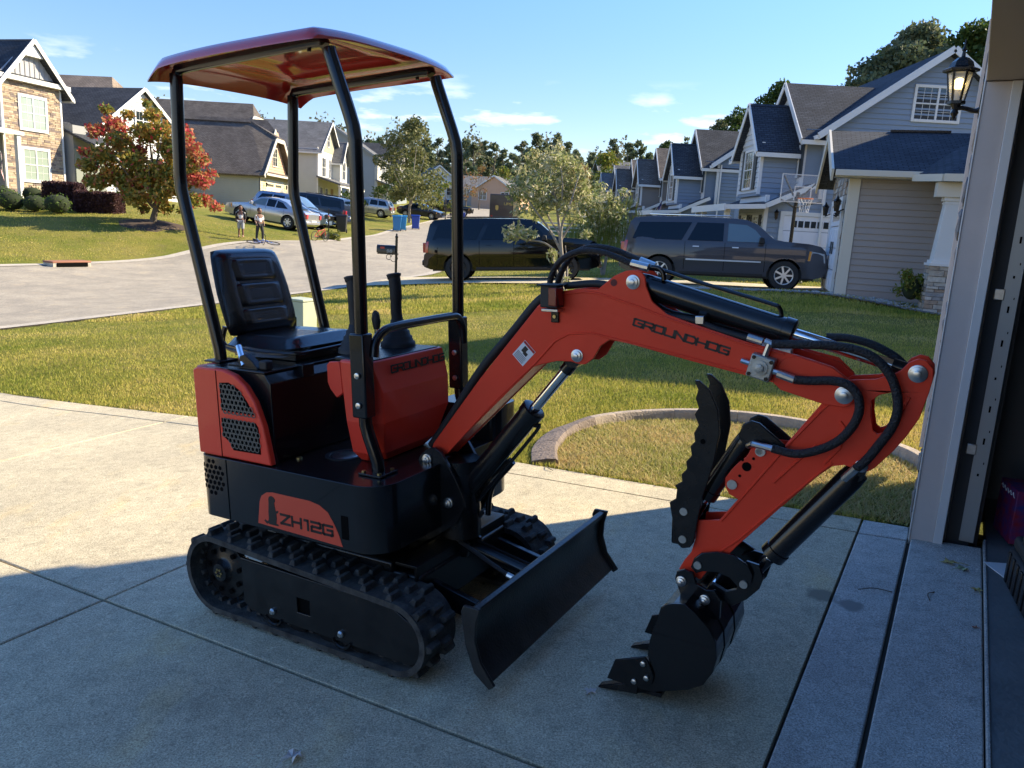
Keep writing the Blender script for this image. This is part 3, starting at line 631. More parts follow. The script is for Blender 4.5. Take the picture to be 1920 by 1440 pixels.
def track(sy):
    y0, y1 = (sy * 0.465 - 0.09, sy * 0.465 + 0.09) if sy < 0 else (sy * 0.465 - 0.09, sy * 0.465 + 0.09)
    yc = sy * 0.378; y0, y1 = yc - 0.09, yc + 0.09
    tr = bpy.data.objects.new('track_unit', None); col.objects.link(tr); tr.parent = ex
    n = len(tp); vs = []; fs = []
    for i in range(n):
        t, nn = nml(i); o = -nn if (nn @ (tp[i] - np.array([0, .165]))) < 0 else nn
        a = tp[i] + o * 0.006; b = tp[i] - o * 0.016
        vs += [(a[0], y0, a[1]), (a[0], y1, a[1]), (b[0], y1, b[1]), (b[0], y0, b[1])]
    for i in range(n):
        j = (i + 1) % n
        for k in range(4): k2 = (k + 1) % 4; fs.append((i * 4 + k, i * 4 + k2, j * 4 + k2, j * 4 + k))
    belt = MB().add(vs, fs)
    part(belt, 'rubber_track', rub, parent=tr, sharp=50)
    for i in range(0, n, 2):                       # staggered lugs
        t, nn = nml(i); o = -nn if (nn @ (tp[i] - np.array([0, .165]))) < 0 else nn
        lug = MB(); side = 1 if (i // 2) % 2 else -1
        for (ya, yb, sh) in ((0.086, 0.018, 0.010), (0.010, -0.05, -0.006)):
            ya, yb = yc + side * ya, yc + side * yb
            for dd, hh in ((0, 0),):
                p = tp[i] + t * sh; base = [p - t * .0165, p + t * .0165]; top = [p - t * .0075 + o * .025, p + t * .0075 + o * .025]
                lug.hexa([(base[0][0], ya, base[0][1]), (base[1][0], ya, base[1][1]), (base[1][0], yb, base[1][1]), (base[0][0], yb, base[0][1])],
                         [(top[0][0], ya + (yb - ya) * .1, top[0][1]), (top[1][0], ya + (yb - ya) * .1, top[1][1]), (top[1][0], yb - (yb - ya) * .1, top[1][1]), (top[0][0], yb - (yb - ya) * .1, top[0][1])])
        part(lug, 'lug', rub, parent=tr, bevel=.003, fix=True)
    ins = MB()
    for i in range(0, n, 2):                       # inner drive teeth, small and many
        t, nn = nml(i); o = -nn if (nn @ (tp[i] - np.array([0, .165]))) < 0 else nn
        p = tp[i] - o * .016; q = tp[i] - o * .034
        for ya, yb in ((yc - .045, yc - .012), (yc + .012, yc + .045)):
            ins.hexa([(p[0] - t[0] * .011, ya, p[1] - t[1] * .011), (p[0] + t[0] * .011, ya, p[1] + t[1] * .011), (p[0] + t[0] * .011, yb, p[1] + t[1] * .011), (p[0] - t[0] * .011, yb, p[1] - t[1] * .011)],
                     [(q[0] - t[0] * .006, ya, q[1] - t[1] * .006), (q[0] + t[0] * .006, ya, q[1] + t[1] * .006), (q[0] + t[0] * .006, yb, q[1] + t[1] * .006), (q[0] - t[0] * .006, yb, q[1] - t[1] * .006)])
    tag(part(ins, 'drive_teeth', rub, parent=tr), kind='stuff')
    # side frame plate
    ys = sy * 0.452; fl = [(-0.315, 0.10), (-0.315, 0.272), (-0.20, 0.272), (0.44, 0.254), (0.515, 0.215), (0.53, 0.20), (0.53, 0.085), (0.49, 0.062), (-0.28, 0.068)]
    hl = [(-.03, .125), (.035, .125), (.035, .185), (-.03, .185)]
    ya, yb = sorted((ys, ys - sy * 0.012)); part(MB().prism(fl, ya, yb, [hl]), 'side_plate', blkm, .002, tr)
    ya, yb = sorted((ys - sy * .012, ys - sy * .13)); part(MB().box(-.30, .50, ya, yb, .09, .23), 'frame_beam', darkhole, parent=tr)
    part(MB().bar((-0.31, ys + sy * .0, .278), (0.44, ys, .260), .014, .008), 'plate_lip', blkm, .002, tr)
    part(MB().bar((0.44, ys, .258), (0.52, ys, .218), .03, .006), 'plate_lip', blkm, .002, tr)
    # sprocket
    sp = MB().lathe((-0.462, yc + sy * .012, .178), [(.118, -.02), (.122, 0), (.116, sy * .018), (.055, sy * .024), (.045, sy * .03), (.036, sy * .05), (.02, sy * .052)], 32, 'y')
    for k in range(13):
        a = 2 * math.pi * k / 13; c, s_ = math.cos(a), math.sin(a); sp.cyl((-.462 + .124 * c, yc - .01, .178 + .124 * s_), (-.462 + .124 * c, yc + sy * .02, .178 + .124 * s_), .012, 8)
    so = part(sp, 'sprocket', blkm, parent=tr)
    for k in range(9):
        a = 2 * math.pi * k / 9 + .2; c, s_ = math.cos(a), math.sin(a); p = (-.462 + .088 * c, yc + sy * .0385, .178 + .088 * s_)
        MB().cyl(p, (p[0], p[1] + sy * .0025, p[2]), .011, 12).build('sprocket_hole', darkhole, so)
    hb = MB()
    for k in range(6):
        a = 2 * math.pi * k / 6; hb.cyl((-.462 + .014 * math.cos(a), yc + sy * .06, .178 + .014 * math.sin(a)), (-.462 + .014 * math.cos(a), yc + sy * .068, .178 + .014 * math.sin(a)), .005, 6)
    hb.build('hub_bolts', brass, so)
    part(MB().lathe((0.43, yc, .150), [(.095, -.04), (.10, 0), (.095, .04)], 28, 'y'), 'idler_wheel', blkm, parent=tr)
    for x in (-.20, -.05, .10, .25): part(MB().lathe((x, yc, .068), [(.03, -.06), (.045, -.055), (.045, .055), (.03, .06)], 18, 'y'), 'roller', blkm, parent=tr)
    for x, z in ((-.155, .098), (.185, .098)):
        b_ = part(MB().lathe((x, ys, z), [(.013, 0), (.013, sy * .008), (.008, sy * .014)], 12, 'y'), 'bolt', zinc, parent=tr)
        part(MB().tube([(x - .0 + .045 * math.cos(R(a)), ys + sy * .002, z - .01 + .045 * math.sin(R(a))) for a in range(200, 341, 20)], .006, 6), 'guard_arc', blkm, parent=tr)
    return tr
track(-1); track(1)
part(MB().box(-.34, .42, -.29, .29, .15, .30), 'undercarriage', blkm, .01)
part(MB().box(-.30, .30, -.30, .30, .29, .335), 'car_frame', blkm, .01)
part(MB().lathe((-.06, 0, .33), [(.21, 0), (.21, .08)], 32), 'slew_ring', darkhole)
part(MB().cyl((-.20, -.33, .36), (-.20, -.33, .415), .012, 8).box(-.26, -.22, -.36, -.30, .365, .40), 'hose_joint', zinc)
part(MB().tube(smooth_path([(-.3, -.3, .38), (-.22, -.36, .375), (-.12, -.33, .38), (-.05, -.26, .36)], 5), .008, 6), 'hydraulic_hose', hose)
# lower housing: rounded plan
def rrect(x0, x1, y0, y1, r):
    return arc(x1 - r[0], y1 - r[0], r[0], 0, 90) + arc(x0 + r[1], y1 - r[1], r[1], 90, 180) + arc(x0 + r[1], y0 + r[1], r[1], 180, 270) + arc(x1 - r[0], y0 + r[0], r[0], 270, 360)
HX0, HX1 = -0.53, 0.375
house = part(MB().prism(rrect(HX0, HX1, -.44, .44, (.11, .05)), .415, .658, ax='z'), 'lower_housing', blk, .003)
part(MB().box(-.372, -.368, -.4412, -.4398, .418, .655), 'panel_seam', darkhole, parent=house, smooth=False)
part(MB().box(.20, .232, -.4413, -.4395, .455, .50 + .04), 'lifting_slot', darkhole, parent=house, smooth=False)
vent_pts = [(-.455 + .024 * i + (.012 if j % 2 else 0), .575 + .021 * j) for j in range(-3, 4) for i in range(-3, 4) if math.hypot(.024 * i + (.012 if j % 2 else 0), .021 * j) < .066]
for x, z in vent_pts:
    t_ = max(0, min(1, (-.48 - x) / .05)); yv_ = -.39 - math.sqrt(max(.0001, .0025 - (.05 * t_) ** 2)); nv_ = nrm([-(.05 * t_) if t_ > 0 else 0, yv_ + .39, 0]); part(MB().cyl((x + nv_[0] * .0009, yv_ + nv_[1] * .0009, z), (x - nv_[0] * .003, yv_ - nv_[1] * .003, z), .0088, 6), 'vent_hole', darkhole, parent=house, smooth=False)
# decal with the standing animal and the model number
dec = [(-.215, .434)] + [(-.20, .52), (-.188, .545), (-.16, .562), (-.13, .567), (.055, .567), (.10, .560), (.14, .540), (.165, .505), (.185, .47), (.202, .424)]
part(MB().prism(dec, -.4412, -.439), 'decal', mat('bright orange red vinyl', (0.66, 0.075, 0.035), rough=.4), parent=house, smooth=False)
an = [(-.172, .443), (-.166, .440), (-.158, .444), (-.155, .441), (-.108, .441), (-.108, .447), (-.118, .449), (-.114, .47), (-.116, .487), (-.106, .493), (-.104, .500), (-.109, .500), (-.118, .497), (-.121, .515), (-.124, .527), (-.118, .534), (-.118, .541), (-.125, .549), (-.136, .553), (-.147, .549), (-.152, .540), (-.152, .52), (-.156, .49), (-.156, .462), (-.160, .452), (-.168, .451), (-.176, .456), (-.180, .450)]
part(MB().prism(an, -.4422, -.4405), 'animal_silhouette', inkb, parent=house, smooth=False)
tx, _ = text('ZH12G', (-.092, -.4413, .452), (1, 0, 0), (0, 0, 1), (0, -1, 0), .043, 1.0, .3, .21); part(tx, 'model_lettering', inkb, parent=house, smooth=False)
part(MB().lathe((-.01, -.18, .658), [(.075, 0), (.075, .003), (.06, .0035), (.055, -.001)], 24), 'floor_opening', plas, parent=house)
part(MB().lathe((-.01, -.18, .6582), [(.052, 0), (.05, .0012), (.002, .0012)], 24), 'floor_opening_disc', zinc, parent=house)
for p in ((-.13, -.30), (-.11, .1), (.05, .12)): part(MB().lathe((p[0], p[1], .658), [(.012, 0), (.012, .006), (.006, .008)], 8), 'bolt', brass, parent=house)
# engine cover: red side shells and black seat box
shell = [(-.527, .662), (-.527, .99), (-.50, 1.0), (-.36, 1.0), (-.30, .985), (-.245, .95), (-.20, .895), (-.165, .81), (-.148, .73), (-.135, .662)]
sh = part(MB().prism(shell, -.432, -.405), 'engine_cover', redp, .006)
shl = part(MB().prism([(-.527, .662), (-.527, .99), (-.50, 1.0), (-.40, 1.0), (-.40, .662)], .405, .432), 'engine_cover', redp, .006)
part(MB().prism([(-.53, -.39), (-.53, .39)] + arc(-.49, .39, .04, 180, 90, 4)[1:] + [(-.40, .43), (-.40, .405), (-.48, .405), (-.50, .39), (-.50, -.39), (-.48, -.405), (-.40, -.405), (-.40, -.43)] + arc(-.49, -.39, .04, 270, 180, 4)[:-1], .662, 1.0, ax='z'), 'rear_cover', redp, .004)
part(MB().box(-.398, -.395, -.4335, -.4315, .664, .995), 'panel_seam', darkhole, parent=sh, smooth=False)
part(MB().prism([(-.50, .662), (-.50, .992), (-.19, .992), (-.163, .955), (-.163, .662)], -.385, .385), 'seat_box', blk, .004)
part(MB().prism([(-.36, .985), (-.30, .968), (-.255, .94), (-.212, .888), (-.178, .80), (-.16, .72), (-.146, .662), (-.18, .662), (-.22, .80), (-.28, .90), (-.36, .95)], -.405, -.384), 'cover_flange', blkm, .002)
part(MB().box(-.50, -.18, -.395, .395, .9925, 1.0), 'seat_deck', blk, .003)
def grille(outl, name):
    part(MB().prism(outl, -.4335, -.431), 'grille_recess', darkhole, parent=sh, smooth=False)
    xs_ = [p[0] for p in outl]; zs_ = [p[1] for p in outl]; a, b = .0215, .0186; mb = MB(); rows = int((max(zs_) - min(zs_)) / b) + 2
    px_, pz_ = np.array(xs_), np.array(zs_)
    for j in range(rows):
        for i in range(-1, int((max(xs_) - min(xs_)) / a) + 2):
            cx, cz = min(xs_) + i * a + (a / 2 if j % 2 else 0), min(zs_) + j * b
            if not inpoly(np.array([cx]), np.array([cz]), outl)[0]: continue
            o = len(mb.v); n = 12
            for k in range(n):
                t = 2 * math.pi * k / n + math.pi / 12
                hr = (a / 2 + .0003) / math.cos(((t + math.pi / 6 - math.pi / 6) % (math.pi / 3)) - math.pi / 6)
                mb.v += [(cx + .0078 * math.cos(t), -.4352, cz + .0078 * math.sin(t)), (cx + hr * math.cos(t), -.4352, cz + hr * math.sin(t)), (cx + .0078 * math.cos(t), -.4336, cz + .0078 * math.sin(t))]
            for k in range(n):
                k2 = (k + 1) % n; mb.f += [(o + 3 * k, o + 3 * k2, o + 3 * k2 + 1, o + 3 * k + 1), (o + 3 * k, o + 3 * k + 2, o + 3 * k2 + 2, o + 3 * k2)]
    g_ = part(mb, 'perforated_grille', mesh_grey, parent=sh, smooth=False, fix=False)
grille([(-.378, .845), (-.380, .95), (-.33, .955), (-.28, .935), (-.24, .895), (-.205, .845)], 'g')
grille([(-.380, .745), (-.384, .815), (-.20, .815), (-.188, .80), (-.184, .70), (-.33, .697), (-.345, .725)], 'g')
# deck details, seat
part(MB().box(-.43, -.33, -.345, -.245, 1.0, 1.006), 'post_plate', blkm, .002)
part(MB().prism([(-.335, 1.0), (-.33, 1.045), (-.30, 1.055), (-.26, 1.03), (-.235, 1.0)], -.375, -.345), 'hinge_bracket', blkm, .003)
part(MB().tube([(-.37, -.34, 1.075), (-.31, -.37, 1.01)], .012, 10), 'latch_rod', chrome)
part(MB().box(-.235, -.195, -.37, -.335, 1.0, 1.035), 'rubber_stop', plas, .006)
part(MB().box(-.20, -.155, -.23, -.17, .955, 1.004), 'hinge_plate', blkm, .003)
for y in (-.215, -.185): part(MB().cyl((-.172, y, .985), (-.162, y, .975), .006, 8), 'bolt', zinc)
seat = bpy.data.objects.new('seat', None); col.objects.link(seat); seat.parent = ex
cush = MB()
def cushion(mb, W, D, H, pf):              # rounded pad from an inflated grid; pf maps (s, t, h) to a point
    n = 14; vs = []; o = len(mb.v)
    for side in (1, -1):
        for i in range(n + 1):
            for j in range(n + 1):
                s, t = -1 + 2 * i / n, -1 + 2 * j / n; e = (1 - abs(s) ** 5) * (1 - abs(t) ** 5); q = 0.93 + 0.07 * max(0, 1 - abs(abs(s) + abs(t) - 1))
                rim = max(abs(s), abs(t)); hh = H * (e ** .4) * (1.0 if rim > .66 else .80) if side > 0 else -H * .35 * e ** .4
                cr = 1 - .05 * (abs(s) * abs(t)) ** 4
                mb.v.append(tuple(pf(s * W * cr, t * D * cr, hh)))
    N = (n + 1) ** 2
    for sd in range(2):
        for i in range(n):
            for j in range(n):
                a = o + sd * N + i * (n + 1) + j; mb.f.append((a, a + 1, a + n + 2, a + n + 1))
    for i in range(n):
        for (a, b) in (((i, 0), (i + 1, 0)), ((i, n), (i + 1, n)), ((0, i), (0, i + 1)), ((n, i), (n, i + 1))):
            a = o + a[0] * (n + 1) + a[1]; b = o + b[0] * (n + 1) + b[1]; mb.f.append((a, b, b + N, a + N))
cushion(cush, .20, .205, .05, lambda s, t, h: (-.42 + t, s, 1.045 + h - .02 * t / .2 * 0 + .012 * (t > .1) * (t - .1) / .1))
part(cush, 'seat_cushion', vinyl, parent=seat, sharp=60)
bk = MB(); bv = nrm(np.array([-.10, 0, .33])); bn = np.array([bv[2], 0, -bv[0]])
cushion(bk, .190, .185, .05, lambda s, t, h: np.array([-.648, -.006, 1.252]) + bv * t + np.array([0, 1, 0]) * s * (1 - .10 * max(0, t) / .2) + bn * h)
part(bk, 'seat_back', vinyl, parent=seat, sharp=60)
for (t0, t1, wd) in ((.035, .135, .118), (-.075, .030, .124), (-.155, -.080, .128)):
    pd = MB(); c = (t0 + t1) / 2; cushion(pd, wd, (t1 - t0) / 2, .016, lambda s, t, h: np.array([-.648, -.006, 1.252]) + bv * (c + t) + np.array([0, 1, 0]) * s + bn * (.036 + h))
    part(pd, 'back_pad', vinyl, parent=seat, sharp=60)
for s in (-1, 1):
    part(MB().tube(smooth_path([(-.62, s * .19, 1.12), (-.63, s * .2, 1.06), (-.58, s * .2, 1.03), (-.45, s * .2, 1.02)], 4), .011, 8), 'seat_hinge', blkm, parent=seat)
part(MB().box(-.60, -.25, -.17, .17, 1.0, 1.03), 'seat_base', blkm, .004, seat)
part(MB().tube(smooth_path([(-.60, -.205, 1.045), (-.42, -.212, 1.03), (-.24, -.20, 1.035), (-.205, -.1, 1.04), (-.20, .1, 1.045), (-.24, .2, 1.04), (-.42, .21, 1.04)], 6), .006, 6), 'seat_piping', vinyl, parent=seat)
pl_ = MB().add([(-.56, -.215, 1.03), (-.42, -.24, 1.015), (-.27, -.22, 1.022), (-.205, -.17, 1.03), (-.22, -.10, 1.065), (-.30, -.14, 1.075), (-.42, -.16, 1.072), (-.52, -.17, 1.07)], [(0, 1, 7), (1, 2, 6), (1, 6, 7), (2, 3, 5), (2, 5, 6), (3, 4, 5)])
wrap = mat('torn clear film', (.35, .36, .38), rough=.15, spec=.8); wrap.node_tree.nodes['Principled BSDF'].inputs['Alpha'].default_value = .22
part(pl_, 'protective_film', wrap, parent=seat, smooth=False)
# red console in front of the operator
def ring(z, x0, x1, y0, y1, c): return [(x0, y0, z), (x1 - c, y0, z), (x1, y0 + c, z), (x1, y1 - c, z), (x1 - c, y1, z), (x0, y1, z)]
rg = [ring(.660, .09, .17, -.20, .13, .05), ring(.70, .08, .20, -.235, .17, .04), ring(.82, .075, .225, -.255, .215, .035), ring(.93, .06, .222, -.25, .215, .03), ring(1.036, .045, .192, -.245, .20, .006), ring(1.042, .05, .186, -.24, .195, .006)]
cw = MB(); vs = [p for r_ in rg for p in r_]; fs = []
for i in range(len(rg) - 1):
    for k in range(6): k2 = (k + 1) % 6; fs.append((i * 6 + k, i * 6 + k2, (i + 1) * 6 + k2, (i + 1) * 6 + k))
fs += [tuple(range(6)), tuple(range(30, 36))]; cw.add(vs, fs)
console = part(cw, 'console_cover', redp, .005, sharp=12)
part(MB().prism([(.0, .93), (-.012, .955), (-.012, 1.02), (.0, 1.032), (.05, 1.036), (.06, .92), (.03, .90)], -.250, -.235), 'console_tab', redp, .003)
tx, _ = text('GROUNDHOG', (.2083, -.150, .990), (0, 1, 0), (-.035, 0, 1), (1, 0, .06), .031, 1.0, .2, .18, .002)
part(tx, 'console_lettering', inkb, parent=console, smooth=False)
part(MB().box(.0, .18, -.22, .18, 1.03, 1.046), 'console_deck', blkm, .004)
def lever(x, y, tall, r=.02):
    lv = bpy.data.objects.new('control_lever', None); col.objects.link(lv); lv.parent = ex
    pr = [(.072, 1.045)]
    for k in range(5): z = 1.05 + k * .022; rr_ = .070 - k * .0105; pr += [(rr_, z), (rr_ - .001, z + .012), (rr_ - .008, z + .016), (rr_ - .009, z + .021)]
    pr += [(.012, 1.165)]
    part(MB().lathe((x, y, 0), pr, 24), 'rubber_boot', plas, parent=lv, sharp=60)
    part(MB().tube(smooth_path([(x, y, 1.15), (x - .004, y, 1.20), (x - .002, y, 1.25), (x - .006, y, 1.31), (x - .008, y, tall - .015), (x - .01, y, tall)], 4), [.024] + [.0225] * 6 + [.0245] * 8 + [.028] * 3 + [.030] * 2 + [.020], 14), 'lever_grip', plas, parent=lv, sharp=70)
lever(.03, .115, 1.335); lever(-.01, -.085, 1.335)
for (x, y) in ((.045, -.03), (.0, .02)): 
    lv = part(MB().tube([(x, y, 1.04), (x, y, 1.13)], .007, 8), 'small_lever', chrome); part(MB().lathe((x, y, 1.13), [(.012, 0), (.017, .03), (.013, .055), (.004, .065)], 12), 'knob', plas, parent=lv)
part(MB().lathe((-.14, .09, 1.0), [(.022, 0), (.022, .02), (.013, .022), (.013, .03)], 16), 'switch_base', plas); part(MB().lathe((-.14, .09, 1.03), [(.018, 0), (.024, .012), (.022, .028), (.006, .03)], 16), 'stop_button', mat('red switch', (.6, .02, .015), rough=.3))
part(MB().box(-.19, -.03, .02, .16, .985, 1.0), 'control_panel', blkm, .003)
# canopy posts and roof frame
PY = .295
for s in (-1, 1):
    y = s * PY
    part(MB().tube([(.252, y, .664), (.25, y, .70), (.215, y, .79), (.203, y, .83), (.200, y, .90)], .0235, 14), 'front_post_foot', blk)
    part(MB().box(.17, .235, y - .012 - .02, y + .02, .858, 1.155), 'post_sleeve', blk, .006)
    part(MB().box(.20, .30, y - .05, y + .05, .659, .667), 'post_plate', blkm, .002)
    for z in (.905, 1.01): part(MB().lathe((.205, y - s * 0 - .034, z), [(.011, 0), (.011, -.006), (.005, -.008)], 10, 'y'), 'bolt', zinc)
    for dx, dy in ((.035, -.035), (.035, .035), (-.035, -.035)): part(MB().lathe((.25 + dx, y + dy, .667), [(.008, 0), (.008, .006)], 6), 'bolt', brass)
    part(MB().tube([(.200, y, 1.10), (.206, y, 1.40), (.213, y, 1.79), (.207, y, 1.835), (.192, y, 1.88), (.125, y, 2.06), (.118, y, 2.085)], .0235, 14), 'front_post', blk, sharp=50)
    part(MB().tube([(-.475 - .055, y, 1.0), (-.535, y, 1.05), (-.665, y, 1.60), (-.680, y, 1.66), (-.681, y, 1.72), (-.655, y, 2.06), (-.655, y, 2.085)], .0235, 14), 'rear_post', blk, sharp=50)
    part(MB().box(-.575, -.485, y - .045, y + .045, 1.0, 1.008), 'post_plate', blkm, .002)
    part(MB().tube(smooth_path([(-.655, y, 2.07), (-.64, y, 2.093), (-.60, y, 2.10), (-.2, y, 2.108), (.07, y, 2.112), (.10, y, 2.100)], 5), .019, 12), 'roof_rail', blk)
    for x in (-.56, .03): part(MB().tube([(x, y, 2.105), (x, y, 2.085)], .007, 8), 'rail_bolt', blkm)
part(MB().tube(smooth_path([(.235, -.275, 1.07), (.235, -.262, 1.12), (.235, -.225, 1.15), (.235, -.16, 1.163), (.235, 0, 1.165), (.235, .18, 1.165), (.235, .24, 1.158), (.235, .272, 1.12), (.235, .28, 1.05)], 5), .0165, 12), 'grab_bar', blk)
# canopy shell, a pressed sheet with a turned-down rim
cn = MB(); nx_, ny_ = 26, 24; cx0, cx1, cy = -.715, .158, .400; V = []
def cz(s, t):
    z = 2.160 - .022 * abs(t) ** 3 - .016 * max(0, -s) ** 2
    e = max(abs(s), abs(t)) ; rim = max(0, (e - .90) / .10); z -= .036 * rim ** 1.6
    if -.62 < s < .62 and -.66 < t < .66: z += .016 * min(1, 8 * min(.62 - abs(s), .66 - abs(t)))
    if s < -.8: z -= .034 * ((-s - .8) / .2) ** 1.3
    return z
for sd in (0, 1):
    for i in range(nx_ + 1):
        for j in range(ny_ + 1):
            s, t = -1 + 2 * i / nx_, -1 + 2 * j / ny_; s = math.copysign(abs(s) ** .8, s); t = math.copysign(abs(t) ** .8, t)
            k = 1 - .035 * (abs(s) * abs(t)) ** 3
            V.append(((cx0 + cx1) / 2 + s * k * (cx1 - cx0) / 2, t * k * cy, cz(s, t) - sd * .006))
N = (nx_ + 1) * (ny_ + 1); FS = []
for sd in (0, 1):
    for i in range(nx_):
        for j in range(ny_): a = sd * N + i * (ny_ + 1) + j; FS.append((a, a + 1, a + ny_ + 2, a + ny_ + 1))
for i in range(nx_):
    for j in (0, ny_): a = i * (ny_ + 1) + j; FS.append((a, a + ny_ + 1, a + ny_ + 1 + N, a + N))
for j in range(ny_):
    for i in (0, nx_): a = i * (ny_ + 1) + j; FS.append((a, a + 1, a + 1 + N, a + N))
part(cn.add(V, FS), 'canopy_roof', mat('glossy red canopy', (0.50, 0.035, 0.025), rough=0.14, coat=1.0, var=.1, vscale=3, bump=.02, bscale=12), sharp=80)
# swing bracket at the nose
for s in (-1, 1):
    y = s * .088
    pl = TT([(770, 905), (785, 855), (797, 843), (812, 840), (826, 850), (853, 900), (866, 930), (869, 953), (853, 984), (805, 1012), (765, 1015)], -.10)
    part(MB().prism(pl, y - .008, y + .008), 'boom_bracket', blkm, .002)
part(MB().lathe((.40, 0, .36), [(.075, 0), (.075, .30)], 24), 'swing_post', blkm)
part(MB().box(.28, .42, -.085, .085, .42, .60), 'nose_block', blkm, .01)
def pin(px, py, y, r=.021, name='pin', m=zinc, through=.10, parent=ex):
    x, z = T(px, py, y); mb = MB().cyl((x, y + .004, z), (x, y + through, z), r * .75, 14); mb.lathe((x, y, z), [(r * 1.25, .004), (r * 1.25, -.002), (r * 1.1, -.003)], 20, 'y'); mb.lathe((x, y, z), [(r, -.002), (r, -.010), (r * .55, -.012), (r * .55, -.017), (r * .4, -.018)], 6 if name == 'bolt' else 16, 'y')
    return part(mb, name, m, parent=parent, sharp=40)
pin(800, 861, -.10, .016, through=.2); pin(840, 943, -.10, .016, through=.2)
lb = MB(); a = X0 = None
def flatlabel(c, ax, upv, nv, w, h, head, name='warning_label', parent=ex):
    c = np.array(c, float); ax = nrm(ax); upv = nrm(upv); nv = nrm(nv)
    def q(a0, a1_, b0, b1, t0, t1, m, nm, par):
        P = [c + ax * x + upv * z + nv * t0 for x, z in ((a0, b0), (a1_, b0), (a1_, b1), (a0, b1))]; return part(MB().hexa(P, [p + nv * (t1 - t0) for p in P]), nm, m, parent=par, smooth=False)
    o = q(0, w, 0, h, 0, .0012, white, name, parent); q(.02 * w, .98 * w, h * .87, h * .985, .0012, .0018, head, 'label_header', parent)
    rw = random.Random(3)
    q(w * .25, w * .55, h * .5, h * .82, .0012, .0018, inkb, 'label_pictogram', parent); q(w * .45, w * .75, h * .45, h * .62, .0012, .0019, inkb, 'label_pictogram', parent)
    mb = MB()
    for k in range(5):
        zz = h * (.36 - .075 * k); P = [c + ax * x + upv * z + nv * .0012 for x, z in ((.08 * w, zz), (w * rw.uniform(.7, .93), zz), (w * .9, zz + h * .025), (.08 * w, zz + h * .025))]; mb.hexa(P, [p + nv * .0006 for p in P])
    part(mb, 'label_small_print', inkb, parent=parent, smooth=False)
x, z = T(803, 934, -.098); flatlabel((x, -.0965, z), (1, 0, 0), (0, 0, 1), (0, -1, 0), .042, .066, orange)
# boom
BY = .058
boom_o = [(826, 861), (809, 850), (812, 832), (899, 711), (1008, 574), (1028, 556), (1050, 546), (1094, 541), (1120, 543), (1152, 517), (1172, 508), (1188, 506), (1202, 510), (1209, 519), (1211, 536), (1222, 565), (1250, 589), (1290, 604), (1399, 641), (1498, 667), (1561, 688), (1588, 709), (1604, 728), (1605, 745), (1595, 758), (1580, 762), (1543, 757), (1465, 730), (1452, 718), (1299, 678), (1180, 645), (1143, 637), (1126, 649), (1112, 673), (1098, 683), (1086, 683), (1070, 678), (1044, 677), (1012, 684), (1000, 688), (930, 757)]
bo = TT(boom_o, -BY)
boom = part(MB().prism(bo, -BY, -BY + .009), 'boom', red, .002)
part(MB().prism(bo, BY - .009, BY), 'boom_plate', red, .002)
core = TT([(826, 858), (812, 846), (903, 713), (1012, 576), (1030, 560), (1052, 550), (1094, 546), (1122, 549), (1200, 575), (1250, 592), (1399, 645), (1470, 664), (1455, 716), (1299, 675), (1143, 634), (1120, 627), (1090, 624), (1066, 626), (1045, 640), (1000, 686), (930, 755)], -BY)
part(MB().prism(core, -BY + .009, BY - .009), 'boom_box', red, .001)
tip = TT([(1455, 700), (1475, 668), (1560, 692), (1585, 712), (1600, 730), (1590, 752), (1575, 758), (1543, 753), (1465, 727)], -BY - .003)
part(MB().prism(TT([(1448, 716), (1455, 690), (1470, 672), (1495, 668), (1561, 690), (1588, 711), (1604, 730), (1606, 745), (1595, 759), (1580, 764), (1543, 758), (1463, 731)], -BY - .005), -BY - .005, -BY), 'tip_plate', red, .002)
part(MB().prism(TT([(1448, 716), (1455, 690), (1470, 672), (1495, 664), (1561, 682), (1588, 709), (1604, 730), (1606, 745), (1595, 759), (1580, 764), (1543, 758), (1463, 731)], -BY - .005), BY, BY + .005), 'tip_plate', red, .002)
def weld(pts, y, r=.0035, m=red, name='weld_seam'): part(MB().tube([(a, y, b) for a, b in TT(pts, y)], r, 6), name, m)
weld([(1001, 684), (1040, 640), (1066, 626), (1106, 624), (1143, 633), (1299, 672), (1450, 712)], -BY - .001)
weld([(1052, 552), (1094, 547), (1122, 550), (1200, 576), (1255, 598), (1399, 646), (1470, 664)], -BY - .001)
weld([(838, 850), (930, 750), (1000, 684)], -BY - .001, .0025)
pin(1187, 529, -BY - .001, .018, through=.12); pin(1082, 667, -BY - .001, .017, through=.12); pin(1583, 741, -BY - .006, .020, through=.13)
x, z = T(1151, 518 + 12, -BY); part(MB().cyl((x, -BY - .0012, z), (x, -BY + .001, z), .011, 14), 'plate_hole', mat('shadowed red bore', (.12, .012, .01), rough=.6))
o0 = T(1187, 611, -BY); o1 = T(1364, 667, -BY); o2 = T(1190, 594, -BY); axv = np.array([o1[0] - o0[0], 0, o1[1] - o0[1]]); L9 = np.linalg.norm(axv); axn = nrm(axv); upn = np.array([-axn[2], 0, axn[0]])
hh = .040; un = 9 * (hh * 1.12) + 8 * hh * .19; sc_ = L9 / un; hh *= sc_
tx, _ = text('GROUNDHOG', (o0[0], -BY - .0003, o0[1]), axn, upn, (0, -1, 0), hh, 1.12, .19, .23, .0012); part(tx, 'boom_lettering', inkb, smooth=False)
c0 = T(961, 664, -BY); c1 = T(978, 684, -BY); axl = nrm(np.array([c1[0] - c0[0], 0, c1[1] - c0[1]])); upl = np.array([-axl[2], 0, axl[0]])
flatlabel((c0[0], -BY, c0[1]), axl, upl, (0, -1, 0), .056, .072, redlab)
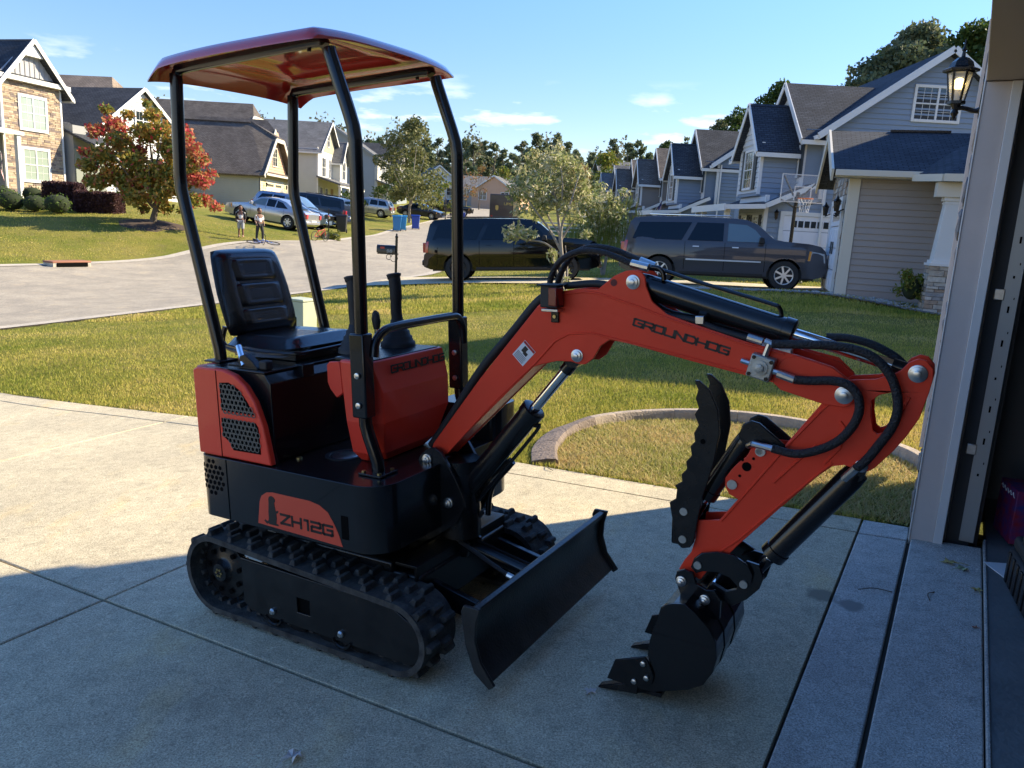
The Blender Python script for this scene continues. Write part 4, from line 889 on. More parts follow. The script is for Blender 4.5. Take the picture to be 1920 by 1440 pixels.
# boom and arm cylinders
def cylinder(p0, p1, pb, r, rr_, y=0.0, name='hydraulic_cylinder', plane=0.0, eye0=True, m=blk):
    a = np.array([T(*p0, plane)[0], y, T(*p0, plane)[1]]); b = np.array([T(*p1, plane)[0], y, T(*p1, plane)[1]]); c = np.array([T(*pb, plane)[0], y, T(*pb, plane)[1]])
    d = nrm(b - a); bl = (c - a) @ d; o = part(MB().tube([a, a + d * .03, a + d * .035, a + d * (bl - .03), a + d * (bl - .028), a + d * bl, a + d * (bl + .004)], [r * .9, r, r, r, r * 1.1, r * 1.1, r * .9], 28), name, m, sharp=40)
    part(MB().cyl(a + d * bl, b - d * .02, rr_, 20), 'piston_rod', chrome, parent=o)
    part(MB().cyl(b - d * .06, b - d * .015, rr_ * 1.25, 18), 'rod_end', blk, parent=o)
    for q in (a, b): part(MB().cyl((q[0], y - .03, q[2]), (q[0], y + .03, q[2]), rr_ * 1.5, 18), 'cylinder_eye', blk, parent=o)
    return o, a, d, bl
cy1, A1, d1, b1 = cylinder((1195, 531), (1716, 699), (1489, 620), .038, .017)
pu = np.array([-d1[2], 0, d1[0]])
part(MB().tube(smooth_path([A1 + d1 * .02 + pu * .055, A1 + d1 * .08 + pu * .062, A1 + d1 * .2 + pu * .06, A1 + d1 * (b1 - .09) + pu * .062, A1 + d1 * (b1 - .06) + pu * .058, A1 + d1 * (b1 - .045) + pu * .035], 5), .0065, 8), 'steel_line', blk, parent=cy1)
cy2, A2, d2, b2 = cylinder((845, 955), (1080, 672), (1002, 768), .041, .019)
pu2 = np.array([d2[2], 0, -d2[0]])
part(MB().tube(smooth_path([A2 + d2 * .06 + pu2 * .05, A2 + d2 * .1 + pu2 * .058, A2 + d2 * (b2 - .06) + pu2 * .058, A2 + d2 * (b2 - .045) + pu2 * .04], 5), .0065, 8), 'steel_line', blk, parent=cy2)
# arm
AY = .046
arm_o = [(1590, 713), (1642, 711), (1675, 702), (1690, 694), (1704, 680), (1722, 673), (1738, 677), (1750, 692), (1750, 710), (1742, 737), (1724, 785), (1700, 818), (1675, 846), (1640, 878), (1628, 884), (1608, 884), (1596, 877), (1583, 872), (1562, 874), (1536, 891), (1460, 955), (1384, 1022), (1371, 1035), (1330, 1066), (1313, 1087), (1296, 1078), (1273, 1067), (1283, 1050), (1296, 1035), (1304, 1009), (1309, 976), (1349, 975), (1384, 936), (1366, 926), (1359, 910), (1360, 896), (1372, 880), (1384, 868), (1400, 856), (1410, 838), (1424, 832), (1440, 835), (1469, 838), (1540, 757), (1566, 728)]
hole = [(1634, 752), (1648, 741), (1676, 735), (1683, 742), (1687, 760), (1680, 785), (1655, 811), (1645, 814), (1637, 808), (1633, 780)]
ao = TT(arm_o, -AY); ah = TT(hole, -AY)
arm = part(MB().prism(ao, -AY, -AY + .009, [ah]), 'arm', red, .002); part(MB().prism(ao, AY - .009, AY, [ah]), 'arm_plate', red, .002)
acore = [(1555, 765), (1590, 722), (1625, 735), (1632, 800), (1600, 862), (1562, 869), (1536, 886), (1460, 950), (1384, 1017), (1371, 1030), (1330, 1060), (1300, 1066), (1300, 1035), (1330, 1000), (1352, 975), (1474, 838)]
part(MB().prism(TT(acore, -AY), -AY + .009, AY - .009), 'arm_box', red, .001)
part(MB().prism(TT([(1690, 696), (1708, 684), (1735, 690), (1742, 712), (1722, 780), (1672, 840), (1640, 870), (1622, 876), (1610, 868), (1650, 828), (1700, 770), (1715, 720)], -AY), -AY + .009, AY - .009), 'arm_web', red, .001)
weld([(1474, 838), (1540, 770), (1560, 752)], -AY - .001); weld([(1352, 977), (1470, 843)], -AY - .001); weld([(1310, 1060), (1384, 1012), (1470, 940), (1560, 868)], -AY - .001)
weld([(1705, 745), (1675, 795)], -AY - .001, .005); weld([(1575, 790), (1583, 800), (1575, 840), (1545, 870)], -AY - .001, .004); weld([(1450, 905), (1500, 860), (1530, 835)], -AY - .001, .004)
pin(1721, 701, -AY - .001, .019, through=.1); pin(1615, 874, -AY - .002, .014, through=.1)
for p, r in (((1426, 846), .0150), ((1373, 908), .0150), ((1424, 846), .01)): 
    x, z = T(*p, -AY); part(MB().cyl((x, -AY - .006, z), (x, AY + .006, z), r, 16), 'pin', zinc)
x, z = T(1400, 875, -AY); part(MB().cyl((x, -AY - .0012, z), (x, -AY + .002, z), .014, 18), 'plate_hole', darkhole)
for p in ((1413, 860), (1387, 892), (1392, 852 + 10)): x, z = T(*p, -AY); part(MB().cyl((x, -AY - .0012, z), (x, -AY + .002, z), .0045, 10), 'plate_hole', darkhole)
cy3, A3, d3, b3 = cylinder((1608, 884), (1418, 1070), (1447, 1040), .036, .015)
# thumb: two toothed blades on pins, with its ram
th_o = [(1302, 713), (1311, 714), (1331, 733), (1346, 769), (1349, 813), (1338, 867), (1327, 902), (1318, 929), (1309, 969), (1300, 1018), (1293, 1027), (1278, 1028), (1268, 1018), (1255, 942), (1267, 935), (1269, 918), (1266, 910), (1279, 903), (1277, 890), (1288, 879), (1286, 866), (1297, 854), (1294, 837), (1303, 828), (1301, 812), (1310, 797), (1302, 777), (1310, 765), (1304, 747), (1309, 732)]
TY = .066
for y in (-TY, TY - .012): part(MB().prism(TT(th_o, -TY), y, y + .012), 'thumb_blade', blkm, .002)
for p in ((1282, 959), (1280, 1011)): x, z = T(*p, -TY); part(MB().cyl((x, -TY - .004, z), (x, TY + .004, z), .0125, 16), 'pin', zinc)
x, z = T(1318, 828, -TY); part(MB().cyl((x, -TY - .001, z), (x, -TY + .002, z), .008, 12), 'plate_hole', darkhole)
a_ = T(1285, 985, 0); part(MB().box(min(a_[0] - .03, a_[0] + .03), a_[0] + .03, -.05, .05, a_[1] - .05, a_[1] + .04), 'thumb_hub', blkm, .006)
cylinder((1405, 815), (1300, 965), (1325, 930), .030, .015, name='thumb_cylinder')
for s in (-.05, .038): part(MB().prism(TT([(1384, 818), (1392, 796), (1408, 789), (1424, 794), (1470, 834), (1478, 846), (1440, 846), (1424, 836), (1402, 832)], -.05), s, s + .012), 'thumb_bracket', blkm, .003)
# quick coupler linkage and bucket
ears = TT([(1268, 1068), (1275, 1072), (1290, 1074), (1302, 1090), (1330, 1104), (1352, 1108), (1366, 1110), (1388, 1120), (1402, 1110), (1412, 1098), (1424, 1086), (1428, 1068), (1412, 1046), (1392, 1034), (1362, 1032), (1330, 1034), (1308, 1038)], -.06)
link = TT([(1296, 1062), (1302, 1046), (1316, 1036), (1345, 1034), (1376, 1040), (1404, 1060), (1412, 1078), (1408, 1096), (1394, 1106), (1384, 1100), (1368, 1082), (1345, 1072), (1318, 1070), (1306, 1074)], -.06)
for y in (-.066, .056): part(MB().prism(link, y, y + .010), 'bucket_link', blk, .002)
lk2 = TT([(1376, 1060), (1400, 1052), (1424, 1060), (1432, 1084), (1424, 1104), (1400, 1124), (1372, 1136), (1352, 1124), (1330, 1128), (1318, 1110), (1336, 1092), (1362, 1108), (1380, 1104), (1388, 1090)], -.05)
for y in (-.052, .040): part(MB().prism(lk2, y, y + .012), 'coupler_link', blk, .002)
hang = TT([(1266, 1084), (1270, 1070), (1284, 1067), (1300, 1074), (1306, 1094), (1326, 1106), (1340, 1106), (1352, 1124), (1350, 1160), (1320, 1180), (1280, 1160), (1276, 1112)], -.078)
for y in (-.082, .070): part(MB().prism(hang, y, y + .012), 'bucket_ear', blk, .002)
pin(1277, 1090, -.084, .0135, through=.16); pin(1321, 1125, -.084, .0135, through=.16)
for p in ((1308, 1060), (1394, 1096)): x, z = T(*p, -.068); part(MB().cyl((x, -.071, z), (x, .07, z), .0125, 16), 'pin', zinc)
x, z = T(1336, 1100, 0); part(MB().cyl((x, -.07, z), (x, .07, z), .014, 14), 'cross_pin', chrome)
bkt = [(1239, 1139), (1246, 1134), (1262, 1132), (1284, 1133), (1304, 1150), (1330, 1180), (1342, 1205), (1344, 1235), (1336, 1262), (1318, 1285), (1290, 1294), (1240, 1297), (1196, 1300), (1180, 1296), (1205, 1275), (1222, 1262), (1214, 1228), (1218, 1200), (1230, 1165)]
KY = .165
kb = TT(bkt, -KY)
dz0 = 0.0
for y in (-KY, KY - .010): part(MB().prism(kb, y, y + .010), 'bucket_side', blk, .002)
shell_px = [(1246, 1134), (1262, 1132), (1284, 1133), (1304, 1150), (1330, 1180), (1342, 1205), (1344, 1235), (1336, 1262), (1318, 1285), (1290, 1294), (1240, 1297), (1190, 1299)]
sp_ = [np.array(p) for p in TT(shell_px, -KY)]; inn = []
cen = np.mean(np.array(sp_), 0)
outer = [p for p in sp_]; inner = [p + (cen - p) * .045 for p in sp_]
mb = MB(); n_ = len(outer)
for i in range(n_ - 1):
    a, b, c, d = outer[i], outer[i + 1], inner[i + 1], inner[i]
    mb.hexa([(a[0], -KY + .01, a[1]), (b[0], -KY + .01, b[1]), (b[0], KY - .01, b[1]), (a[0], KY - .01, a[1])], [(d[0], -KY + .01, d[1]), (c[0], -KY + .01, c[1]), (c[0], KY - .01, c[1]), (d[0], KY - .01, d[1])])
part(mb, 'bucket_shell', blk)
for yy in (-.06, .06):
    mb = MB()
    for i in range(3, 9):
        a, b = outer[i], outer[i + 1]; oa, ob = a + (a - cen) * .03, b + (b - cen) * .03
        mb.hexa([(a[0], yy - .02, a[1]), (b[0], yy - .02, b[1]), (b[0], yy + .02, b[1]), (a[0], yy + .02, a[1])], [(oa[0], yy - .02, oa[1]), (ob[0], yy - .02, ob[1]), (ob[0], yy + .02, ob[1]), (oa[0], yy + .02, oa[1])])
    part(mb, 'wear_strip', blk)
cut = TT([(1138, 1271), (1153, 1237), (1208, 1231), (1215, 1240), (1226, 1268), (1222, 1284), (1210, 1288), (1175, 1284)], -KY - .008)
for y in (-KY - .009, KY + .001):
    sc2 = part(MB().prism(cut, y, y + .008), 'side_cutter', blkm, .002)
    for p in ((1206, 1244), (1212, 1271), (1189, 1277)):
        x, z = T(*p, -KY - .009); part(MB().lathe((x, y if y < 0 else y + .008, z), [(.009, 0), (.009, -.006 if y < 0 else .006), (.005, -.008 if y < 0 else .008)], 10, 'y'), 'bolt', zinc, parent=sc2)
zc_ = T(1215, 1300, -KY)[1]; zt_ = T(1119, 1288, -KY)[1]
for yy in (-.145, 0, .145):
    x0, x1 = T(1119, 1288, -KY)[0], T(1196, 1296, -KY)[0]; zt = .022
    part(MB().hexa([(x0, yy - .016, zt_ - .004), (x1, yy - .026, zc_ - .012), (x1, yy + .026, zc_ - .012), (x0, yy + .016, zt_ - .004)], [(x0 + .004, yy - .014, zt_ + .004), (x1, yy - .024, zc_ + .032), (x1, yy + .024, zc_ + .032), (x0 + .004, yy + .014, zt_ + .004)]), 'bucket_tooth', blkm, .003)
part(MB().prism([(T(1180, 1296, -KY)[0] - .01, zc_ - .006), (T(1240, 1299, -KY)[0], zc_ - .002), (T(1240, 1299, -KY)[0], zc_ + .012), (T(1180, 1296, -KY)[0] - .01, zc_ + .006)], -KY, KY), 'cutting_edge', blkm, .002)
# dozer blade
dbp = [(.742, .34), (.752, .350), (.775, .345), (.752, .30), (.748, .24), (.765, .17), (.815, .105), (.807, .095), (.755, .16), (.732, .24)]
dbk = part(MB().prism(dbp, -.463, .505), 'dozer_blade', dirt, .004, sharp=50)
for y in (-.475, .505): part(MB().prism([(.715, .33), (.725, .352), (.785, .352), (.77, .30), (.765, .24), (.785, .17), (.835, .105), (.815, .088), (.76, .13), (.728, .22)], y, y + .012), 'blade_end_plate', dirt, .003)
for y in (-.21, .24): part(MB().prism([(.30, .17), (.30, .25), (.42, .26), (.74, .19), (.75, .13), (.42, .17)], y - .012, y + .012), 'blade_arm', blk, .003)
part(MB().tube([(.42, .02, .31), (.72, .02, .25)], .027, 18), 'blade_cylinder', blk); part(MB().tube([(.44, .02, .338), (.70, .02, .285)], .006, 6), 'steel_line', blk)
part(MB().tube(smooth_path([(.38, -.02, .34), (.45, -.045, .335), (.56, -.06, .30), (.64, -.065, .27)], 5), .008, 8), 'hydraulic_hose', hose); part(MB().cyl((.64, -.065, .27), (.70, -.06, .252), .011, 8), 'hose_fitting', zinc)
part(MB().bar((.36, -.30, .335), (.36, .30, .335), .09, .012), 'nose_plate', blkm, .002); part(MB().bar((.405, -.30, .31), (.405, .30, .31), .012, .06), 'nose_lip', blkm, .002)
for y in (-.02, .06): part(MB().prism([(.36, .26), (.37, .35), (.41, .36), (.45, .33), (.44, .28)], y - .008, y + .008), 'cylinder_lug', blk, .003)
# counterweight box at the far side and battery box
part(MB().prism(rrect(.10, .40, .26, .44, (.05, .02)), .66, .80, ax='z'), 'far_tool_box', blk, .003)
# work light on the boom
x, z = T(1030, 556, -.10)
wl = part(MB().hexa([(x - .035, -.10, z - .036), (x + .035, -.115, z - .036), (x + .035, -.065, z - .036), (x - .035, -.05, z - .036)], [(x - .034, -.10, z + .036), (x + .034, -.115, z + .036), (x + .034, -.065, z + .036), (x - .034, -.05, z + .036)]), 'work_light', plas, .004)
part(MB().hexa([(x + .000, -.1105, z - .030), (x + .034, -.1185, z - .030), (x + .036, -.070, z - .030), (x + .030, -.070, z - .030)], [(x + .000, -.1105, z + .030), (x + .034, -.1185, z + .030), (x + .036, -.070, z + .030), (x + .030, -.070, z + .030)]), 'light_lens', lens, .003, wl)
part(MB().box(x - .038, x + .038, -.118, -.045, z + .035, z + .039), 'light_visor', plas, .002, wl)
part(MB().box(x - .03, x + .03, -.1, -.057, z - .05, z - .040), 'light_bracket', zinc, .002, wl); xb, zb = T(1042, 593, -BY); part(MB().box(xb - .014, xb + .014, -.066, -.057, zb - .02, zb + .018), 'bracket_foot', blkm, .002); part(MB().lathe((xb, -.066, zb), [(.006, 0), (.006, -.004)], 8, 'y'), 'bolt', brass)
# hoses
def hosepath(pts, ys, r=.0115, name='hydraulic_hose', m=hose, n=6):
    P = [(T(a, b, y)[0], y, T(a, b, y)[1]) for (a, b), y in zip(pts, ys)]; return part(MB().tube(smooth_path(P, n), r, 10), name, m, sharp=80)
hosepath([(1030, 560), (1032, 525), (1044, 497), (1065, 479), (1095, 470), (1130, 473), (1160, 484), (1188, 496)], [.0, .0, -.01, -.02, -.02, -.02, -.02, -.02], .010)
hosepath([(1042, 562), (1046, 530), (1058, 500), (1078, 475), (1110, 463), (1150, 468), (1180, 480), (1204, 490)], [.03, .03, .03, .03, .03, .03, .03, .02], .010)
for (p, q, y) in (((1184, 494), (1216, 502), -.02), ((1200, 489), (1228, 500), .02)):
    a, b = T(*p, y), T(*q, y); part(MB().cyl((a[0], y, a[1]), (b[0], y, b[1]), .0135, 10), 'hose_fitting', zinc)
hosepath([(1222, 501), (1235, 503), (1243, 512), (1245, 526)], [-.02] * 4, .008, 'steel_line', blk)
hosepath([(810, 835), (850, 775), (905, 690), (960, 625), (1005, 570), (1030, 552)], [-.03, -.03, -.03, -.03, -.03, -.03], .017, 'hose_bundle', plas)
hosepath([(1060, 536), (1120, 532), (1175, 545), (1215, 575), (1250, 592), (1300, 601), (1350, 620), (1420, 640)], [-.035] * 8, .012, 'hose_bundle', plas)
hosepath([(1215, 563), (1255, 586), (1300, 596), (1350, 608), (1430, 628), (1470, 632)], [.02] * 6, .011, 'hose_bundle', plas)
xb, zb = T(1315, 600, -.03); part(MB().box(xb - .014, xb + .014, -.05, .02, zb - .012, zb + .014), 'hose_clamp', zinc, .003)
hosepath([(1448, 645), (1500, 646), (1560, 648), (1605, 656), (1640, 672), (1668, 702), (1682, 740), (1682, 775), (1670, 805), (1645, 838), (1625, 862), (1606, 878)], [-.075] * 7 + [-.08] * 5, .0125)
a, b = T(1606, 877, -.08), T(1583, 897, -.06); part(MB().cyl((a[0], -.08, a[1]), (b[0], -.06, b[1]), .012, 10), 'hose_fitting', zinc)
hosepath([(1550, 632), (1590, 634), (1630, 644), (1660, 658), (1682, 672), (1700, 690)], [.03] * 6, .0115)
hosepath([(1489, 712), (1520, 714), (1560, 714), (1590, 722), (1608, 742), (1611, 770), (1598, 800), (1570, 828), (1530, 845), (1490, 851), (1448, 841)], [-.085] * 11, .0125)
a, b = T(1450, 842, -.085), T(1412, 832, -.07); part(MB().cyl((a[0], -.085, a[1]), (b[0], -.07, b[1]), .010, 10), 'hose_fitting', zinc)
a2_, b2_ = T(1412, 832, -.07), T(1403, 836, -.04); part(MB().cyl((a2_[0], -.07, a2_[1]), (b2_[0], -.04, b2_[1]), .009, 10), 'hose_fitting', zinc)
a, b = T(1458, 700, -.085), T(1489, 712, -.085); part(MB().cyl((a[0], -.085, a[1]), (b[0], -.085, b[1]), .0125, 10), 'hose_fitting', zinc)
# block valve on the boom
c = T(1428, 688, -.075); ang = math.atan2(T(1440, 692, -.075)[1] - T(1416, 684, -.075)[1], T(1440, 692, -.075)[0] - T(1416, 684, -.075)[0])
def rot2(p): return (c[0] + p[0] * math.cos(ang) - p[1] * math.sin(ang), c[1] + p[0] * math.sin(ang) + p[1] * math.cos(ang))
vb = part(MB().prism([rot2(p) for p in ((-.034, -.034), (.034, -.034), (.034, .034), (-.034, .034))], -.095, -.06), 'valve_block', cast, .004)
p = rot2((0, 0)); part(MB().lathe((p[0], -.095, p[1]), [(.022, 0), (.022, -.005), (.012, -.006), (.012, -.014), (.006, -.016)], 20, 'y'), 'valve_cap', cast, parent=vb)
for dx in (-.025, .025):
    for dz in (-.025, .025): p = rot2((dx, dz)); part(MB().lathe((p[0], -.095, p[1]), [(.006, 0), (.006, -.003)], 6, 'y'), 'bolt', blkm, parent=vb)
for (p0, p1, r_) in (((-.034, 0), (-.06, .0), .008), ((.034, 0), (.056, .0), .009), ((0, .034), (.002, .07), .009)):
    a, b = rot2(p0), rot2(p1); part(MB().cyl((a[0], -.078, a[1]), (b[0], -.078, b[1]), r_, 8), 'valve_port', zinc, parent=vb)
a, b = T(1402, 632, -.07), T(1430, 641, -.07); part(MB().cyl((a[0], -.07, a[1]), (b[0], -.07, b[1]), .011, 10), 'hose_fitting', zinc)
a, b = T(1434, 640, -.075), T(1450, 647, -.075); part(MB().cyl((a[0], -.075, a[1]), (b[0], -.075, b[1]), .010, 8), 'hose_fitting', zinc)
a, b = T(1458, 662, -BY), T(1482, 672, -BY); part(MB().box(a[0], b[0], -.055, -.02, b[1] + .002, a[1] + .012), 'white_tab', white, .002)
hosepath([(880, 950), (905, 930), (915, 900), (940, 876), (958, 862)], [.03] * 5, .010); hosepath([(915, 965), (918, 930), (928, 905), (950, 880), (962, 866)], [.05] * 5, .011, 'steel_line', blk)
hosepath([(905, 960), (890, 975), (860, 985)], [.02] * 3, .009)
# ------------------------------------------------------------------ houses
sh_blue = shingle_mat('slate blue shingles', (0.034, 0.040, 0.052), (0.052, 0.060, 0.075))
sh_dark = shingle_mat('black shingles', (0.04, 0.043, 0.05), (0.065, 0.068, 0.075))
sh_brown = shingle_mat('brown shingles', (0.10, 0.085, 0.075), (0.15, 0.13, 0.115))
sh_grey = shingle_mat('grey shingles', (0.12, 0.12, 0.125), (0.17, 0.17, 0.175))
sh_tan = shingle_mat('tan shingles', (0.22, 0.17, 0.13), (0.28, 0.22, 0.17))
s_blue = sidingm('blue lap siding', (0.23, 0.285, 0.355)); s_blue2 = sidingm('slate lap siding', (0.19, 0.245, 0.32)); s_grey = sidingm('grey lap siding', (0.30, 0.30, 0.29))
s_taupe = sidingm('taupe lap siding', (0.22, 0.195, 0.175)); s_tau2 = sidingm('brown grey lap siding', (0.19, 0.175, 0.165)); s_light = sidingm('pale lap siding', (0.58, 0.59, 0.59))
s_white = sidingm('cream lap siding', (0.62, 0.60, 0.52)); s_yel = sidingm('yellow lap siding', (0.62, 0.56, 0.34)); s_yel_shade = sidingm('shaded yellow lap siding', (0.42, 0.42, 0.34)); s_pink = sidingm('salmon shake siding', (0.60, 0.37, 0.24))  # the sage tone is yellow siding with its shade painted in
w_door = mat('white panel door', (0.74, 0.75, 0.78), rough=0.45)
shut = mat('dark shutter', (0.03, 0.035, 0.035), rough=0.6)
void = mat('unlit interior', (0.01, 0.01, 0.012), rough=0.9)

def hbox(p, name, m, x0, x1, y0, y1, z0, z1, bevel=0.0, **k): return MB().box(x0, x1, y0, y1, z0, z1).build(name, m, p, bevel=bevel, smooth=False, **k)
def lap(p, name, m, face, c, span, z0, z1, pitch=0.18, out=-1, proud=0.03, single=False):
    """lap siding on the wall face ('y': plane y=c, boards along x; 'x': plane x=c, boards along y); span(z) gives the board ends; out is the side it faces"""
    z = z0; mb = MB(); zn = z0; gv = pitch * .085
    while zn < z1 - 0.01:
        z = zn + gv; zt = min(zn + pitch, z1); zn = zt; a0, b0 = span(z); a1, b1 = span(zt)
        if b0 - a0 > .05:
            bo = MB() if single else mb; o = out * proud; t = out * 0.004
            def P(a, d, zz): return (a, c + d, zz) if face == 'y' else (c + d, a, zz)
            bo.add([P(a0, 0, z), P(b0, 0, z), P(b0, o, z), P(a0, o, z), P(a1, t, zt), P(b1, t, zt), P(b1, 0, zt), P(a1, 0, zt)], [(0, 1, 2, 3), (3, 2, 5, 4), (4, 5, 6, 7), (0, 3, 4, 7), (1, 6, 5, 2)])
            if single: bo.build(name, m, p, smooth=False)
    if not single and mb.v: tag(mb.build(name, m, p, smooth=False), kind='stuff')
def rect(a, b): return lambda z: (a, b)
def tri(a, b, z0, zr, ov=0):
    m_ = (a + b) / 2; return lambda z: (a + (m_ - a) * max(0, min(1, (z - z0) / (zr - z0))), b - (b - m_) * max(0, min(1, (z - z0) / (zr - z0))))
def window(p, face, c, a, z, w, h, cols=2, rows=2, out=-1, fm=None, gm=None, trim=0.09, shutters=False, sash=2):
    fm = fm or w_trim; gm = gm or glass
    def B(a0, a1, d0, d1, z0, z1, name, m, par, bevel=0):
        d0, d1 = sorted((c + out * d0, c + out * d1)); mb = MB().box(a0, a1, d0, d1, z0, z1) if face == 'y' else MB().box(d0, d1, a0, a1, z0, z1)
        return mb.build(name, m, par, smooth=False, bevel=bevel)
    f = MB(); 
    def FB(a0, a1, d0, d1, z0, z1):
        d0, d1 = sorted((c + out * d0, c + out * d1)); (f.box(a0, a1, d0, d1, z0, z1) if face == 'y' else f.box(d0, d1, a0, a1, z0, z1))
    FB(a - w / 2 - trim, a - w / 2, .0, .055, z - h / 2 - trim, z + h / 2 + trim); FB(a + w / 2, a + w / 2 + trim, .0, .055, z - h / 2 - trim, z + h / 2 + trim)
    FB(a - w / 2, a + w / 2, .0, .055, z + h / 2, z + h / 2 + trim); FB(a - w / 2, a + w / 2, .0, .065, z - h / 2 - trim, z - h / 2)
    n = max(1, sash)
    for k in range(1, n): x = a - w / 2 + w * k / n; FB(x - .035, x + .035, .0, .05, z - h / 2, z + h / 2)
    FB(a - w / 2, a + w / 2, .02, .045, z - .02, z + .02)
    win = f.build('window', fm, p, smooth=False)
    for k in range(n):
        x0, x1 = a - w / 2 + w * k / n + (.035 if k else 0), a - w / 2 + w * (k + 1) / n - (.035 if k < n - 1 else 0)
        for zz0, zz1 in ((z - h / 2, z - .02), (z + .02, z + h / 2)): B(x0, x1, .012, .020, zz0, zz1, 'pane', gm, win)
    if cols > 1 or rows > 1:
        mu = MB()
        for k in range(n):
            x0, x1 = a - w / 2 + w * k / n, a - w / 2 + w * (k + 1) / n
            for i in range(1, cols):
                x = x0 + (x1 - x0) * i / cols; d0, d1 = sorted((c + out * .018, c + out * .030)); (mu.box(x - .006, x + .006, d0, d1, z - h / 2, z + h / 2) if face == 'y' else mu.box(d0, d1, x - .006, x + .006, z - h / 2, z + h / 2))
        for j in range(1, rows * 2):
            if j == rows: continue
            zz = z - h / 2 + h * j / (rows * 2); d0, d1 = sorted((c + out * .018, c + out * .028)); (mu.box(a - w / 2, a + w / 2, d0, d1, zz - .006, zz + .006) if face == 'y' else mu.box(d0, d1, a - w / 2, a + w / 2, zz - .006, zz + .006))
        if mu.v: mu.build('muntins', fm, win, smooth=False)
    if shutters:
        for s in (-1, 1): x = a + s * (w / 2 + trim + .17); B(x - .16, x + .16, .0, .04, z - h / 2 - trim, z + h / 2 + trim, 'shutter', shut, p)
    return win
def gable_x(p, x0, x1, y0, y1, ze, zr, m, t=.14, ov=.35, oe=.4, rake=None, both=True, hip0=0, hip1=0, name='roof'):
    """roof with its ridge along x over the footprint; hip0/hip1 pull the ridge ends in"""
    ym = (y0 + y1) / 2; sl_ = (zr - ze) / (ym - y0); za = ze - oe * sl_; xa, xb = x0 - ov, x1 + ov; mb = MB()
    for ya in (y0 - oe, y1 + oe): mb.slab([(xa, ya, za), (xb, ya, za), (xb - hip1, ym, zr), (xa + hip0, ym, zr)], t)
    if hip0: mb.add([(xa, y0 - oe, za), (xa, y1 + oe, za), (xa + hip0, ym, zr)], [(0, 1, 2)])
    if hip1: mb.add([(xb, y0 - oe, za), (xb, y1 + oe, za), (xb - hip1, ym, zr)], [(0, 1, 2)])
    o = mb.build(name, m, p, uv=True, smooth=False)
    if rake:
        for xx, hp in ((xa - .015, hip0), (xb + .015, hip1)):
            if hp: continue
            for ya in (y0 - oe, y1 + oe): MB().bar((xx, ya, za - .06), (xx, ym, zr - .06), .035, .2).build('rake_board', rake, o, smooth=False)
        for ya in (y0 - oe - .02, y1 + oe + .02): MB().box(xa, xb, min(ya, ya + .04), max(ya, ya + .04) + .06, za - .17, za - .02).build('gutter', rake, o, smooth=False)
    return o
def gable_y(p, x0, x1, y0, y1, ze, zr, m, t=.14, ov=.35, oe=.4, rake=None, name='roof'):
    xm = (x0 + x1) / 2; s_ = (zr - ze) / (xm - x0); za = ze - oe * s_; ya, yb = y0 - ov, y1 + ov; mb = MB()
    for xa in (x0 - oe, x1 + oe): mb.slab([(xa, ya, za), (xa, yb, za), (xm, yb, zr), (xm, ya, zr)], t)
    o = mb.build(name, m, p, uv=True, smooth=False)
    if rake:
        for yy in (ya - .015, yb + .015):
            for xa in (x0 - oe, x1 + oe): MB().bar((xa, yy, za - .06), (xm, yy, zr - .06), .035, .22).build('rake_board', rake, o, smooth=False)
        for xa in (x0 - oe - .05, x1 + oe): MB().box(xa, xa + .1, ya, yb, za - .17, za - .03).build('gutter', rake, o, smooth=False)
    return o
def gdoor(p, face, c, a0, a1, z0, z1, out=-1, panes=True, m=None):
    m = m or w_door
    def BX(mb, b0, b1, d0, d1, zz0, zz1):
        d0, d1 = sorted((c + out * d0, c + out * d1)); return mb.box(b0, b1, d0, d1, zz0, zz1) if face == 'y' else mb.box(d0, d1, b0, b1, zz0, zz1)
    f = MB(); BX(f, a0 - .14, a0, 0, .06, z0, z1 + .14); BX(f, a1, a1 + .14, 0, .06, z0, z1 + .14); BX(f, a0, a1, 0, .06, z1, z1 + .14)
    d = f.build('garage_door', w_trim, p, smooth=False); n = 4; hgt = (z1 - z0) / n
    for k in range(n):
        BX(MB(), a0, a1, .0, .02, z0 + k * hgt + .01, z0 + (k + 1) * hgt - .01).build('door_panel', m, d, smooth=False)
        pn = MB(); c_ = max(2, int((a1 - a0) / .6)); wd = (a1 - a0) / c_
        if k < n - 1 or not panes:
            for i in range(c_): BX(pn, a0 + i * wd + .06, a0 + (i + 1) * wd - .06, .02, .03, z0 + k * hgt + .08, z0 + (k + 1) * hgt - .08)
            pn.build('panel_relief', m, d, smooth=False)
    if panes:
        g = 2 if a1 - a0 > 3 else 1
        for q in range(g):
            ca = a0 + (a1 - a0) * (q + .5) / g; half = (a1 - a0) / g * .38; npn = 8
            for i in range(npn):
                x0 = ca - half + 2 * half * i / npn; BX(MB(), x0 + .025, x0 + 2 * half / npn - .025, .02, .028, z1 - hgt * .75, z1 - hgt * .32).build('pane', glass, d, smooth=False)
    hd = MB(); cm = (a0 + a1) / 2
    for s in (-.25, .25): BX(hd, cm + s - .02, cm + s + .02, .03, .06, z0 + .9, z0 + 1.2)
    hd.build('door_handle', shut, d, smooth=False); return d
def wlamp(p, x, y, z, dx, dy):
    o = bpy.data.objects.new('wall_lamp', None); col.objects.link(o); o.parent = p; o.location = (x, y, z)
    MB().lathe((dx * .16, dy * .16, 0), [(.05, -.12), (.08, .10), (.10, .11), (.03, .18), (.01, .24)], 6).build('lamp_body', blkm, o); MB().bar((0, 0, -.06), (dx * .16, dy * .16, -.14), .03, .03).build('lamp_arm', blkm, o)

